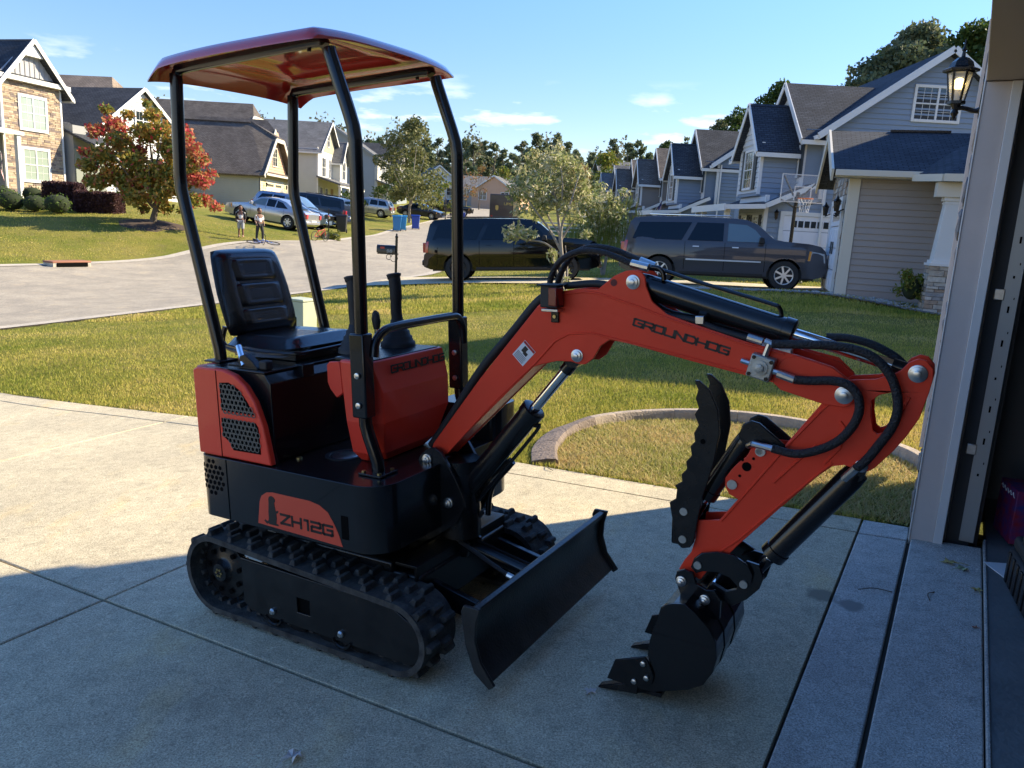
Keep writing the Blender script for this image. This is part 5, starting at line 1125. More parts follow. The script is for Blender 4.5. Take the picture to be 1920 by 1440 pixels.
def right_house(Y0, X0, zb, ms, ml, sh, label, detail=True, door=True):
    h = thing('house', (X0, Y0, zb), 0, label, 'house', 'two-storey houses along the far side of the road')
    D = 11.0; W = 7.6; ZE = 5.15; ZR = 7.9; FX = -1.84; BX = -1.97
    hbox(h, 'wall', ms, 0.0, W, 0.02, D, -.5, ZE); hbox(h, 'wall', ms, FX, 0.0, 0.02, 3.4, -.5, 2.75); hbox(h, 'wall', ms, -.6, 0.0, .35, 4.6, 2.6, 5.1)
    MB().prism([(0, ZE - .02), (W / 2, ZR - .1), (W, ZE - .02)], 0.02, .12).build('gable_wall', ms, h, smooth=False)
    lap(h, 'lap_siding', ms, 'y', 0.02, rect(FX + .05, W), 0.0, 2.7); lap(h, 'lap_siding', ms, 'y', 0.02, rect(0, W), 2.7, ZE); lap(h, 'lap_siding', ms, 'y', 0.02, tri(0, W, ZE, ZR - .1), ZE, ZR - .2)
    lap(h, 'lap_siding', ml, 'x', FX, rect(0.1, 3.35), 0, 2.7); lap(h, 'lap_siding', ml, 'x', -.6, rect(.4, 4.55), 2.7, 5.05)
    for x0, x1, y0, y1, z0, z1 in ((FX - .03, FX + .10, -.03, .08, 0, 2.75), (-.03, .10, -.04, .05, 2.7, ZE), (-.64, -.52, .32, .44, 2.8, 5.05)): hbox(h, 'corner_board', w_trim, x0, x1, y0, y1, z0, z1)
    MB().bar((.16, -.08, 0), (.16, -.08, 4.9), .09, .07).build('downpipe', w_trim, h, smooth=False)
    gable_y(h, 0, W, 0, D, ZE, ZR, sh, rake=w_trim)
    gable_x(h, -.6, 4.0, .35, 4.6, 5.08, 6.98, sh, rake=w_trim, ov=.28, oe=.42)
    MB().prism([(.35, 5.05), (2.47, 6.88), (4.6, 5.05)], -.62, -.52, ax='x').build('gable_wall', ml, h, smooth=False); lap(h, 'lap_siding', ml, 'x', -.62, tri(.35, 4.6, 5.05, 6.88), 5.05, 6.75, .2)
    hbox(h, 'bay_wall', ms, BX, -.58, .75, 3.4, 2.75, 4.62); lap(h, 'lap_siding', ms, 'y', .75, rect(BX + .02, -.6), 2.85, 4.6); lap(h, 'lap_siding', ml, 'x', BX, rect(.8, 3.35), 2.85, 4.6)
    for y in (.72, 3.34): hbox(h, 'corner_board', w_trim, BX - .03, BX + .08, y, y + .09, 2.8, 4.62)
    gable_x(h, BX, .3, .75, 3.4, 4.62, 6.12, sh, rake=w_trim, ov=.28, oe=.32)
    MB().prism([(.75, 4.6), (2.07, 6.05), (3.4, 4.6)], BX - .02, BX + .05, ax='x').build('gable_wall', ml, h, smooth=False); lap(h, 'lap_siding', ml, 'x', BX - .02, tri(.75, 3.4, 4.62, 6.05), 4.62, 5.95, .2)
    window(h, 'x', BX - .02, 2.07, 3.72, 1.0, 1.3, 3 if detail else 2, 2, -1, shutters=True, sash=1); window(h, 'x', -.63, .85, 4.0, .42, .95, 2, 2, -1, sash=1, shutters=True)
    MB().slab([(-3.36, -.42, 2.33), (-3.36, 4.9, 2.33), (-1.95, 4.9, 2.52), (-1.95, -.42, 2.45)], .10).slab([(-1.96, -.42, 2.45), (-1.96, 4.9, 2.52), (-.4, 4.9, 3.2), (-.4, -.42, 3.2)], .12).build('porch_roof', sh, h, uv=True, smooth=False)
    hbox(h, 'fascia', w_trim, -3.42, -3.36, -.45, 4.9, 2.12, 2.36); MB().bar((-3.36, -.44, 2.25), (-1.96, -.44, 2.34), .04, .16).bar((-1.96, -.44, 2.36), (-.35, -.44, 3.12), .04, .17).build('rake_board', w_trim, h, smooth=False)
    MB().prism([(-1.9, 2.2), (-.45, 2.2), (-.45, 2.98)], -.02, .02).build('gable_wall', ms, h, smooth=False)
    for y in (.0, 3.6, 4.7): hbox(h, 'porch_column', w_trim, -3.25, -3.07, y, y + .18, 0, 2.2)
    for y in (.95, 2.45): window(h, 'x', FX, y, 1.35, .55, 1.25, 2, 2, -1, shutters=True, sash=1)
    window(h, 'y', 0.02, 3.65, 6.1, 1.5, 1.05, 3, 2, -1, sash=2)
    if door:
        gdoor(h, 'y', 0.0, -1.15, 3.6, -.05, 2.08); wlamp(h, -1.48, -.02, 2.05, 0, -1)
    window(h, 'x', -.6, 3.6, 4.0, .8, 1.2, 2, 2, -1, sash=1); window(h, 'x', 0, 7.0, 4.0, 1.0, 1.3, 2, 2, -1, sash=1); window(h, 'y', 0.02, 5.6, 1.4, .9, 1.2, 2, 2, -1, sash=1)
    hbox(h, 'foundation', mat('brick base', (.25, .17, .14), rough=.9), -1.8, W, -.01, .05, -.5, .0)
    MB().tube([(2.2, 5, 6.5), (2.2, 5, 7.4)], .05, 8).build('vent_pipe', w_trim, h)
    return h
right_house(28.5, 10.4, .25, s_blue, s_light, sh_blue, 'blue lap-sided house with white garage door behind the basketball hoop')
right_house(43.4, 10.3, .3, s_blue2, s_light, sh_dark, 'second blue house down the road, between the nearest blue one and the taupe ones', True, False)
right_house(56.5, 10.3, .5, s_taupe, s_grey, sh_brown, 'taupe house just beyond the two blue houses', True, False)
right_house(69.5, 10.3, .7, s_tau2, s_taupe, sh_brown, 'brown grey house third from the blue ones, half hidden by the neighbouring eaves', True, False)
right_house(83, 10.3, 1.2, s_taupe, s_grey, sh_grey, 'farthest grey house of the row, beside the pampas-like shrubs', True, False)

# neighbour's low garage with lap siding, stone front and porch column
nb = thing('neighbour_house', (7.13, 17.75, .30), -R(17), 'low greige house with stone garage front and tapered white porch column', 'house')
hbox(nb, 'wall', siding_g, 0.0, 6.0, 0.0, 5.0, -.3, 2.92)
zz = .12; k_ = 0
lap(nb, 'siding_board', siding_g, 'y', 0.0, rect(.18, 3.05), .16, 2.84, .138, single=True, proud=.026)
hbox(nb, 'foundation', mat('pale brick base', (.34, .29, .26), rough=.9, bump=.4), -.02, 5, -.03, .0, -.4, .15)
hbox(nb, 'corner_board', w_warm, -.03, .17, -.045, .02, .0, 2.86); hbox(nb, 'corner_board', w_warm, -.06, .0, -.03, .14, .0, 2.86)
gable_x(nb, -.05, 3.4, 0.0, 4.6, 2.92, 3.86, sh_blue, rake=None, ov=.38, oe=.42)
for ya in (-.42, 5.02): MB().bar((-.46, ya, 2.72 - .1), (-.46, 2.3, 3.86 - .1), .05, .26).build('rake_board', w_warm, nb, smooth=False)
MB().box(-.4, 2.35, -.52, -.40, 2.60, 2.73).build('gutter', w_warm, nb, smooth=False, bevel=.01); hbox(nb, 'soffit', w_warm, -.38, 2.4, -.42, .0, 2.58, 2.61)
MB().box(-.25, -.19, 1.9, 2.8, 4.1, 4.3) and None
MB().bar((.9, 2.3, 3.88), (2.2, 2.3, 3.88), .14, .05).build('ridge_vent', blkm, nb, smooth=False)
# porch roof hip
mb = MB(); mb.slab([(1.5, -1.75, 2.60), (7.0, -2.6, 2.60), (7.0, 2.3, 3.9), (3.2, 2.0, 3.85)], .12); mb.slab([(1.5, -1.75, 2.60), (3.2, 2.0, 3.85), (2.2, 1.0, 3.4), (1.2, -.42, 2.70)], .1); mb.build('porch_roof', sh_blue, nb, uv=True, smooth=False)
MB().hexa([(1.45, -1.85, 2.46), (7, -2.7, 2.46), (7, -2.6, 2.46), (1.5, -1.7, 2.46)], [(1.45, -1.85, 2.60), (7, -2.7, 2.60), (7, -2.6, 2.60), (1.5, -1.7, 2.60)]).build('gutter', w_warm, nb, smooth=False)
MB().bar((1.15, -.5, 2.60), (1.48, -1.75, 2.53), .1, .14).build('gutter', w_warm, nb, smooth=False)
MB().hexa([(1.42, -1.55, 2.18), (7, -2.5, 2.18), (7, -2.3, 2.18), (1.42, -1.29, 2.18)], [(1.42, -1.55, 2.46), (7, -2.5, 2.46), (7, -2.3, 2.46), (1.42, -1.29, 2.46)]).build('porch_beam', w_warm, nb, smooth=False)
hbox(nb, 'porch_floor', conc2, 1.9, 7, -2.4, 0, -.4, .06)
pc = (1.74, -1.38)
MB().hexa([(pc[0] - .2, pc[1] - .2, .88), (pc[0] + .2, pc[1] - .2, .88), (pc[0] + .2, pc[1] + .2, .88), (pc[0] - .2, pc[1] + .2, .88)], [(pc[0] - .12, pc[1] - .12, 2.18), (pc[0] + .12, pc[1] - .12, 2.18), (pc[0] + .12, pc[1] + .12, 2.18), (pc[0] - .12, pc[1] + .12, 2.18)]).build('porch_column', mat('white column paint', (.66, .66, .63), rough=.55), nb, bevel=.01)
for z0, z1, q in ((.84, .89, .27), (.89, .95, .23), (2.11, 2.18, .16), (2.05, 2.08, .14)): hbox(nb, 'column_moulding', w_trim, pc[0] - q, pc[0] + q, pc[1] - q, pc[1] + q, z0, z1)
hbox(nb, 'pedestal_core', stms[4], pc[0] - .22, pc[0] + .22, pc[1] - .22, pc[1] + .22, -.3, .84)
stl = [mat('ledge stone', c, rough=.9, bump=.7, bscale=18, var=.35, vscale=9) for c in ((.50, .44, .36), (.40, .30, .22), (.33, .32, .31), (.58, .54, .47), (.45, .36, .27))]
def ledge(parent, face, c, a0, a1, z0, z1, out, hs=(.055, .12), ws=(.12, .38), mats=stl, dep=(.02, .05), rn=random.Random(11), skip=None, joined=None):
    z = z0
    while z < z1 - .02:
        h = min(rn.uniform(*hs), z1 - z); a = a0
        while a < a1 - .02:
            w = min(rn.uniform(*ws), a1 - a)
            if a1 - a - w < .06: w = a1 - a
            if not (skip and skip(a + w / 2, z + h / 2)):
                d = rn.uniform(*dep); i = .006; m_ = rn.randrange(len(mats)); mb = MB() if joined is None else joined[m_]
                lo = [(a + i, 0), (a + w - i, 0), (a + w - i, d), (a + i, d)]; q = rn.uniform(0, .012)
                V = []
                for zz in (z + i, z + h - i):
                    for (aa, dd) in lo:
                        e_ = q if dd > 0 and zz > z + h / 2 else 0; dd2 = c + out * (dd - e_); V.append((aa, dd2, zz) if face == 'y' else (dd2, aa, zz))
                mb.hexa(V[:4], V[4:])
                if joined is None: mb.build('stone', mats[m_], parent, smooth=False)
            a += w
        z += h
ledge(nb, 'y', pc[1] - .22, pc[0] - .25, pc[0] + .25, -.1, .84, -1); ledge(nb, 'x', pc[0] - .22, pc[1] - .22, pc[1] + .24, -.1, .84, -1)
J = [MB() for _ in stl]
ledge(nb, 'x', 0.0, .15, 4.6, 0, 3.8, -1, joined=J, hs=(.08, .2), ws=(.1, .4), skip=lambda a, z: (.75 < a < 3.75 and z < 2.2) or z > 2.8 + .85 * (1 - abs(a - 2.3) / 2.3))
for m_, j in zip(stl, J): tag(j.build('stone_veneer', m_, nb, smooth=False), kind='stuff')
MB().prism([(0, 2.8), (2.3, 3.68), (4.6, 2.8)], -.02, .05, ax='x').build('gable_wall', stms[3], nb, smooth=False)
gdoor(nb, 'x', -.03, .85, 3.65, .0, 2.1, panes=True); wlamp(nb, -.05, .55, 2.0, -1, 0); wlamp(nb, -.05, 4.05, 2.0, -1, 0)
# unseen two-storey block to the east, added to shade the low roof
hbox(nb, 'wall', siding_g, 5.4, 12, .6, 6.6, -.4, 5.9); gable_x(nb, 5.4, 12, .6, 6.6, 5.9, 8.4, sh_blue, rake=w_warm, ov=.4, oe=.4); MB().prism([(.6, 5.9), (3.6, 8.3), (6.6, 5.9)], 5.4, 5.5, ax='x').build('gable_wall', siding_g, nb, smooth=False); window(nb, 'x', 5.4, 3.6, 4.6, 1.0, 1.3, 2, 2, -1, sash=1)
# unseen house added to cast the lawn shadow, in its own frame: the eave towards our drive runs from about (8.9, 13.4) away to the right
mn = frame('lawn_shadow_house', (8.7, 11.3, .1), nrm((math.sin(R(128)), math.cos(R(128)), 0)), nrm((math.sin(R(38)), math.cos(R(38)), 0)), (0, 0, 1), label='unseen two-storey greige house added to cast the lawn shadow', cat='house')
hbox(mn, 'wall', siding_g, .5, 11, .5, 8, -.4, 6.0); gable_x(mn, .5, 11, .5, 8, 6.0, 8.9, sh_blue, rake=w_warm, ov=.5, oe=.5)
for yy in (.5,): 
    lap(mn, 'lap_siding', siding_g, 'y', yy, rect(.5, 11), 0, 6.0); 
for x in (2.5, 5.5, 8.5):
    window(mn, 'y', .5, x, 4.4, 1.2, 1.4, 2, 2, -1); window(mn, 'y', .5, x, 1.5, 1.2, 1.4, 2, 2, -1)
MB().prism([(.5, 6.0), (4.25, 8.8), (8, 6.0)], .5, .6, ax='x').build('gable_wall', siding_g, mn, smooth=False)

# ---- left side of the road
# stone-fronted house
dl = thing('stone_front_house', (-26.0, 40.0, 1.85), -R(14), 'tall stone-faced gable house with white trim behind the clipped round shrubs', 'house')
DW = 3.75; HT = 5.4
hbox(dl, 'wall', sidingm('grey board siding', (.26, .26, .27)), -8, -.03, 0.0, DW, -1.2, HT)
J = [MB() for _ in stl]; stw = [mat('warm ledge stone', c, rough=.9, var=.3, vscale=7) for c in ((.42, .33, .22), (.33, .24, .17), (.50, .41, .29), (.22, .17, .15), (.45, .34, .25))]
ledge(dl, 'x', 0.0, .12, DW - .10, -.8, HT - .1, 1, hs=(.06, .13), ws=(.12, .5), joined=J, mats=stw, skip=lambda a, z: abs(a - 1.9) < .90 and (abs(z - 3.85) < .95 or abs(z - 1.28) < .95))
for m_, j in zip(stw, J): tag(j.build('stone_veneer', m_, dl, smooth=False), kind='stuff')
hbox(dl, 'stone_backing', stw[3], -.02, .012, 0.1, DW - .1, -.8, HT - .05)
for y in (0.0, DW - .10): hbox(dl, 'corner_board', w_trim, -.04, .06, y, y + .11, -.8, HT - .05)
for z in (3.85, 1.28): window(dl, 'x', 0.02, 1.9, z, 1.5, 1.5, 2, 2, 1, trim=.14, sash=2, gm=glass_g)
hbox(dl, 'frieze', w_trim, -.2, .34, -.4, DW + .4, HT - .1, HT + .12); MB().slab([(.35, -.35, HT + .06), (.35, DW + .35, HT + .06), (-.0, DW + .35, HT + .26), (.0, -.35, HT + .26)], .05).build('pent_roof', sh_dark, dl, uv=True, smooth=False)
MB().prism([(-.1, HT), (DW / 2, HT + 1.95), (DW + .1, HT)], -.04, .02, ax='x').build('gable_wall', mat('grey board and batten', (.36, .36, .37), rough=.6), dl, smooth=False)
bb = MB()
for k in range(13):
    y = .12 + k * .295; top = HT + 1.9 * (1 - abs(y - DW / 2) / (DW / 2 + .1)); bb.box(.02, .05, y - .03, y + .03, HT + .25, max(HT + .27, top))
tag(bb.build('battens', mat('grey batten', (.30, .30, .31), rough=.6), dl, smooth=False), kind='stuff')
MB().prism([(DW / 2 - .72, HT + 1.2), (DW / 2, HT + 1.95), (DW / 2 + .72, HT + 1.2)], .03, .34, ax='x').build('gable_truss', w_trim, dl, smooth=False)
gable_x(dl, -9, .0, 0, DW, HT, HT + 2.05, sh_dark, rake=w_trim, ov=.42, oe=.45)
gable_y(dl, -12, -1, -9, 4.0, 5.0, 7.5, sh_dark, rake=w_trim, oe=.4)
hbox(dl, 'wall', sidingm('blue grey lap siding', (.22, .235, .26)), -12, -.9, -9, 0.0, -1.2, 5.0); lap(dl, 'lap_siding', sidingm('blue grey lap siding', (.22, .235, .26)), 'x', -.9, rect(-9, -.1), -.4, 5.0, out=1)
MB().slab([(1.2, -7, 2.75), (1.2, .15, 2.75), (-1, .15, 3.1), (-1, -7, 3.1)], .16).build('porch_roof', w_trim, dl, smooth=False)
for y in (-.1, -3): hbox(dl, 'porch_column', w_trim, .9, 1.1, y - .1, y + .1, -1.0, 2.65)
# wing to the right of it with the long dark roof
hbox(dl, 'wall', s_grey, -8, .4, DW + .3, 13.0, -1.0, 3.6)
gable_x(dl, -8, .4, 5.6, 13.2, 3.7, 6.4, sh_dark, rake=w_trim, ov=.35, oe=.4)
hbox(dl, 'wall', s_light, .38, .43, 5.6, 13.0, -1.0, 3.7); lap(dl, 'lap_siding', s_light, 'x', .43, rect(5.65, 12.95), -.6, 3.65, out=1)
MB().prism([(5.6, 3.7), (9.4, 6.3), (13.2, 3.7)], .36, .45, ax='x').build('gable_wall', s_light, dl, smooth=False); lap(dl, 'batten_siding', s_light, 'x', .46, tri(5.6, 13.2, 3.7, 6.3), 3.7, 6.15, .3, out=1)
MB().slab([(1.9, DW + .2, 2.6), (1.9, 6.4, 2.6), (-1.5, 6.4, 3.9), (-1.5, DW + .2, 3.9)], .12).build('porch_roof', sh_dark, dl, uv=True, smooth=False)
hbox(dl, 'fascia', w_trim, 1.88, 1.94, DW + .2, 6.4, 2.42, 2.62); hbox(dl, 'door_wall', mat('sage door wall', (.22, .24, .20), rough=.7), .43, .5, DW + .3, 6.2, -.8, 2.4)
gdoor(dl, 'x', .48, 7.2, 11.8, -.3, 1.95, out=1); window(dl, 'x', .50, 9.4, 4.5, 1.2, 1.0, 2, 1, 1)

# tan-roofed house behind the maple
h2 = thing('tan_roof_house', (-26.8, 52.5, 1.1), -R(4), 'house with a tan hipped roof rising behind the red and green maple', 'house')
hbox(h2, 'wall', s_taupe, -9, 0, 0, 9, -.6, 5.0); gable_x(h2, -9, 0, 0, 9, 5.0, 8.9, sh_tan, rake=w_warm, hip1=3.0, hip0=2.0)
window(h2, 'x', 0, 3, 3.4, 1.2, 1.4, 2, 2, 1); window(h2, 'y', 0, -3, 3.4, 1.2, 1.4, 2, 2, -1); lap(h2, 'lap_siding', s_taupe, 'x', 0, rect(0, 9), 0, 5, out=1)
# yellow gabled garage house
h3 = thing('yellow_garage_house', (-20.55, 62.3, 1.75), 0, 'yellow garage with salmon shake gable under clipped brown roofs', 'house')
hbox(h3, 'wall', s_yel_shade, -14, -.04, 0.0, 7.2, -.6, 2.55); lap(h3, 'lap_siding', s_yel_shade, 'y', 0.0, rect(-14, -.05), 0, 2.5)
hbox(h3, 'front_wall', s_yel, -.04, 0.0, 0, 7.2, -.6, 2.6); lap(h3, 'lap_siding', s_yel, 'x', 0.0, rect(.1, 6.6), 0, 2.55, out=1)
for y in (0, 7.08): hbox(h3, 'corner_board', w_warm, -.06, .04, y, y + .14, 0, 2.6)
MB().prism([(0.1, 2.6), (2.75, 5.35), (4.45, 5.35), (7.1, 2.6)], -.03, .02, ax='x').build('gable_wall', s_pink, h3, smooth=False)
lap(h3, 'shake_siding', s_pink, 'x', 0.02, lambda z: (.15 + (z - 2.6) * .95, 7.05 - (z - 2.6) * .95), 2.75, 5.3, .22, out=1)
rf = MB(); rf.slab([(-14.5, -.5, 2.35), (.5, -.5, 2.35), (-1.3, 3.6, 6.6), (-8, 3.6, 6.6)], .15); rf.slab([(.5, -.5, 2.35), (.5, 2.55, 5.9), (-1.3, 3.6, 6.6), (-1.3, 3.6, 6.6)], .02)
rf = MB()
rf.add([(-14.5, -.5, 2.35), (.5, -.5, 2.35), (.5, 2.6, 5.35), (-1.9, 3.6, 6.6), (-9, 3.6, 6.6)], [(0, 1, 2, 3, 4)]); rf.add([(.5, 2.6, 5.35), (.5, 4.6, 5.35), (-1.9, 3.6, 6.6)], [(0, 1, 2)]); rf.add([(-14.5, 7.7, 2.35), (.5, 7.7, 2.35), (.5, 4.6, 5.35), (-1.9, 3.6, 6.6), (-9, 3.6, 6.6)], [(0, 4, 3, 2, 1)])
rf.add([(-14.5, -.5, 2.35), (-9, 3.6, 6.6), (-14.5, 7.7, 2.35)], [(0, 1, 2)])
ro = rf.build('roof', sh_brown, h3, uv=True, smooth=False); MB().bar((-9, 3.6, 6.62), (-1.9, 3.6, 6.62), .3, .05).build('lit_ridge_cap', sh_tan, ro, smooth=False); so_ = ro.modifiers.new('thick', 'SOLIDIFY'); so_.thickness = .16; so_.offset = -1  # ridge bar in lighter shingle, painting in the sunlit ridge line
for a_, b_ in (((.53, -.5, 2.28), (.53, 2.6, 5.28)), ((.53, 4.6, 5.28), (.53, 7.7, 2.28)), ((.53, 2.6, 5.28), (.53, 4.6, 5.28))): MB().bar(a_, b_, .05, .30).build('rake_board', w_warm, ro, smooth=False)
MB().slab([(.65, -.2, 2.55), (.65, 7.4, 2.55), (.0, 7.4, 2.8), (.0, -.2, 2.8)], .06).build('pent_roof', sh_brown, h3, uv=True, smooth=False); hbox(h3, 'fascia', w_warm, .62, .67, -.25, 7.45, 2.4, 2.56)
window(h3, 'x', .03, 3.6, 4.0, 1.1, 1.35, 2, 2, 1, fm=w_warm, sash=2); gdoor(h3, 'x', .0, 1.5, 5.7, -.05, 2.0, out=1, m=w_warm)
wlamp(h3, .05, .95, 1.7, 1, 0); wlamp(h3, .05, 6.3, 1.7, 1, 0)
hbox(h3, 'wall', s_yel_shade, -16, -4.75, 9, 18, -.6, 5.0)
rf = MB(); rf.add([(-18, 8.4, 4.7), (-4.4, 8.4, 4.7), (-4.4, 11.8, 8.0), (-4.9, 13.2, 9.3), (-15, 13.2, 9.3)], [(0, 1, 2, 3, 4)]); rf.add([(-4.4, 11.8, 8.0), (-4.4, 14.6, 8.0), (-4.9, 13.2, 9.3)], [(0, 1, 2)]); rf.add([(-18, 18, 4.7), (-4.4, 18, 4.7), (-4.4, 14.6, 8.0), (-4.9, 13.2, 9.3), (-15, 13.2, 9.3)], [(0, 4, 3, 2, 1)])
rf.build('roof', sh_brown, h3, uv=True, smooth=False); MB().prism([(9, 4.8), (11.8, 7.9), (14.6, 7.9), (17.5, 4.8)], -4.8, -4.7, ax='x').build('gable_wall', s_pink, h3, smooth=False)
MB().bar((-4.35, 8.4, 4.65), (-4.35, 11.8, 7.95), .05, .3).build('rake_board', w_warm, h3, smooth=False); MB().bar((-4.35, 11.8, 7.95), (-4.35, 14.6, 7.95), .05, .3).build('rake_board', w_warm, h3, smooth=False)
rf = MB(); rf.add([(-9, 7.2, 4.2), (-1.6, 7.2, 4.2), (-1.6, 9.2, 6.6), (-2.6, 10, 7.6), (-9, 10, 7.6)], [(0, 1, 2, 3, 4)]); rf.build('roof', sh_brown, h3, uv=True, smooth=False)
MB().prism([(7.6, 3), (7.6, 4.6), (9.4, 6.6), (10.6, 6.6), (12.4, 4.6), (12.4, 3)], -1.9, -1.8, ax='x').build('gable_wall', s_pink, h3, smooth=False); hbox(h3, 'wall', s_yel_shade, -9, -1.9, 7.5, 12.4, 0, 4.6); MB().bar((-1.6, 7.3, 4.3), (-1.6, 9.3, 6.7), .05, .3).build('rake_board', w_warm, h3, smooth=False)
# white two-storey house with porch
h4 = thing('white_gabled_house', (-20.6, 80.0, 2.2), 0, 'white two-storey house with twin front gables, porch and flag', 'house')
s_shade = sidingm('shaded cream lap siding', (.52, .52, .48))  # cream siding darkened: shade painted into the side walls
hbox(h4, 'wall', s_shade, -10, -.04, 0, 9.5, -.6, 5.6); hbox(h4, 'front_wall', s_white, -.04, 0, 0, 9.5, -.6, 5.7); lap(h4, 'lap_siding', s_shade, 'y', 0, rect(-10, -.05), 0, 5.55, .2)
hbox(h4, 'corner_board', w_trim, -.08, .05, -.03, .12, 0, 5.6)
MB().prism([(0, 5.5), (4.2, 8.45), (8.4, 5.5)], -.03, .03, ax='x').build('gable_wall', sidingm('tan shake siding', (.40, .36, .26)), h4, smooth=False)
gable_x(h4, -10, .1, 0, 8.4, 5.5, 8.55, sh_grey, rake=w_trim, ov=.4, oe=.4)
hbox(h4, 'bay_wall', s_white, 0, .9, 5.9, 9.2, 2.6, 5.0); gable_x(h4, -1, 1.0, 5.9, 9.2, 5.0, 6.95, sh_grey, rake=w_trim, ov=.3, oe=.35); MB().prism([(5.9, 5.0), (7.55, 6.85), (9.2, 5.0)], .9, .95, ax='x').build('gable_wall', s_grey, h4, smooth=False)
window(h4, 'x', .03, 4.2, 6.7, .7, 1.2, 1, 1, 1, sash=1)
window(h4, 'x', 0, 2.4, 3.9, 1.3, 1.8, 1, 1, 1, sash=2); window(h4, 'x', 0, 4.9, 3.9, .6, 1.8, 1, 1, 1, sash=1); window(h4, 'x', .9, 7.6, 3.9, 1.3, 1.8, 1, 1, 1, sash=2)
MB().slab([(2.4, -.4, 2.25), (2.4, 12, 2.25), (-.0, 12, 2.95), (.0, -.4, 2.95)], .16).build('porch_roof', sh_grey, h4, uv=True, smooth=False); hbox(h4, 'porch_beam', w_trim, 2.1, 2.35, -.3, 12, 1.95, 2.2)
for y in (.0, 3.8, 7.6, 11.4): hbox(h4, 'porch_column', w_trim, 2.1, 2.35, y, y + .28, -.3, 2.0)
for y in (1.3, 3.4, 9.5): window(h4, 'x', 0.02, y, 1.1, 1.0, 1.5, 2, 1, 1, sash=1)
hbox(h4, 'front_door', mat('brown door', (.25, .14, .07), rough=.5), 0, .04, 5.5, 6.5, -.2, 1.9)
h5 = thing('grey_gable_house', (-18.4, 100.0, 2.6), 0, 'shaded grey house with stone corner beyond the white gabled house', 'house')
hbox(h5, 'wall', sidingm('cool grey siding', (.30, .31, .32)), -11, 0, 0, 9, -.6, 6.1); gable_y(h5, -11, 0, 0, 9, 6.1, 9.6, sh_grey, rake=s_grey); MB().prism([(-11, 6.1), (-5.5, 9.5), (0, 6.1)], 0, .1).build('gable_wall', s_grey, h5, smooth=False)
hbox(h5, 'stone_corner', stl[3], -.2, .15, -.1, 2.5, -.5, 6.0); MB().slab([(2.5, -.4, 2.6), (2.5, 9, 2.6), (0, 9, 3.4), (0, -.4, 3.4)], .15).build('porch_roof', sh_grey, h5, uv=True, smooth=False); hbox(h5, 'porch_beam', w_trim, 2.2, 2.4, -.3, 9, 2.3, 2.55)
window(h5, 'x', .02, 5, 4.4, 1.2, 1.6, 1, 1, 1)
h6 = thing('dark_roof_house', (-18.6, 118.0, 3.0), 0, 'blue grey house with a purplish dark roof half hidden by the tall pale green tree', 'house')
hbox(h6, 'wall', sidingm('blue grey siding', (.26, .29, .31)), -10, 0, 0, 10, -.8, 5.4); gable_x(h6, -10, 0, 0, 10, 5.4, 9.4, sh_dark, rake=w_trim); MB().prism([(0, 5.4), (5, 9.3), (10, 5.4)], 0, .06, ax='x').build('gable_wall', s_tau2, h6, smooth=False)
window(h6, 'x', .02, 5, 4, 1.4, 1.6, 1, 1, 1); window(h6, 'y', 0, -3, 4, 1.4, 1.6, 1, 1, -1)
def far_house(px, py, D, w, d, hw, hr, wm, rm, yaw, label, axis='y'):
    p = at(px, py, D); h = thing('far_house', (p[0], p[1], p[2]), yaw, label, 'house')
    hbox(h, 'wall', wm, -w / 2, w / 2, 0, d, -1.5, hw); (gable_y if axis == 'y' else gable_x)(h, -w / 2, w / 2, 0, d, hw, hr, rm, rake=w_trim)
    if axis == 'y': MB().prism([(-w / 2, hw), (0, hr - .1), (w / 2, hw)], 0, .1).build('gable_wall', wm, h, smooth=False)
    window(h, 'y', 0, -w / 4, hw * .5, 1.3, 1.3, 1, 1, -1); window(h, 'y', 0, w / 4, hw * .5, 1.3, 1.3, 1, 1, -1)
far_house(822, 372, 150, 9, 9, 2.8, 6.2, s_light, sh_grey, .3, 'small far house with a steep white-edged gable behind the green trees')
far_house(925, 378, 135, 8, 10, 1.8, 4.4, s_pink, sh_grey, -.25, 'distant tan house with white rake boards above the delivery truck')
far_house(890, 374, 150, 9, 8, 2.2, 4.6, s_grey, sh_grey, 0, 'distant grey house with a low roof beside the tan one', 'x')
far_house(1160, 352, 175, 9, 9, 3.2, 6.0, s_grey, sh_grey, .1, 'distant grey house at the end of the right-hand row', 'x')
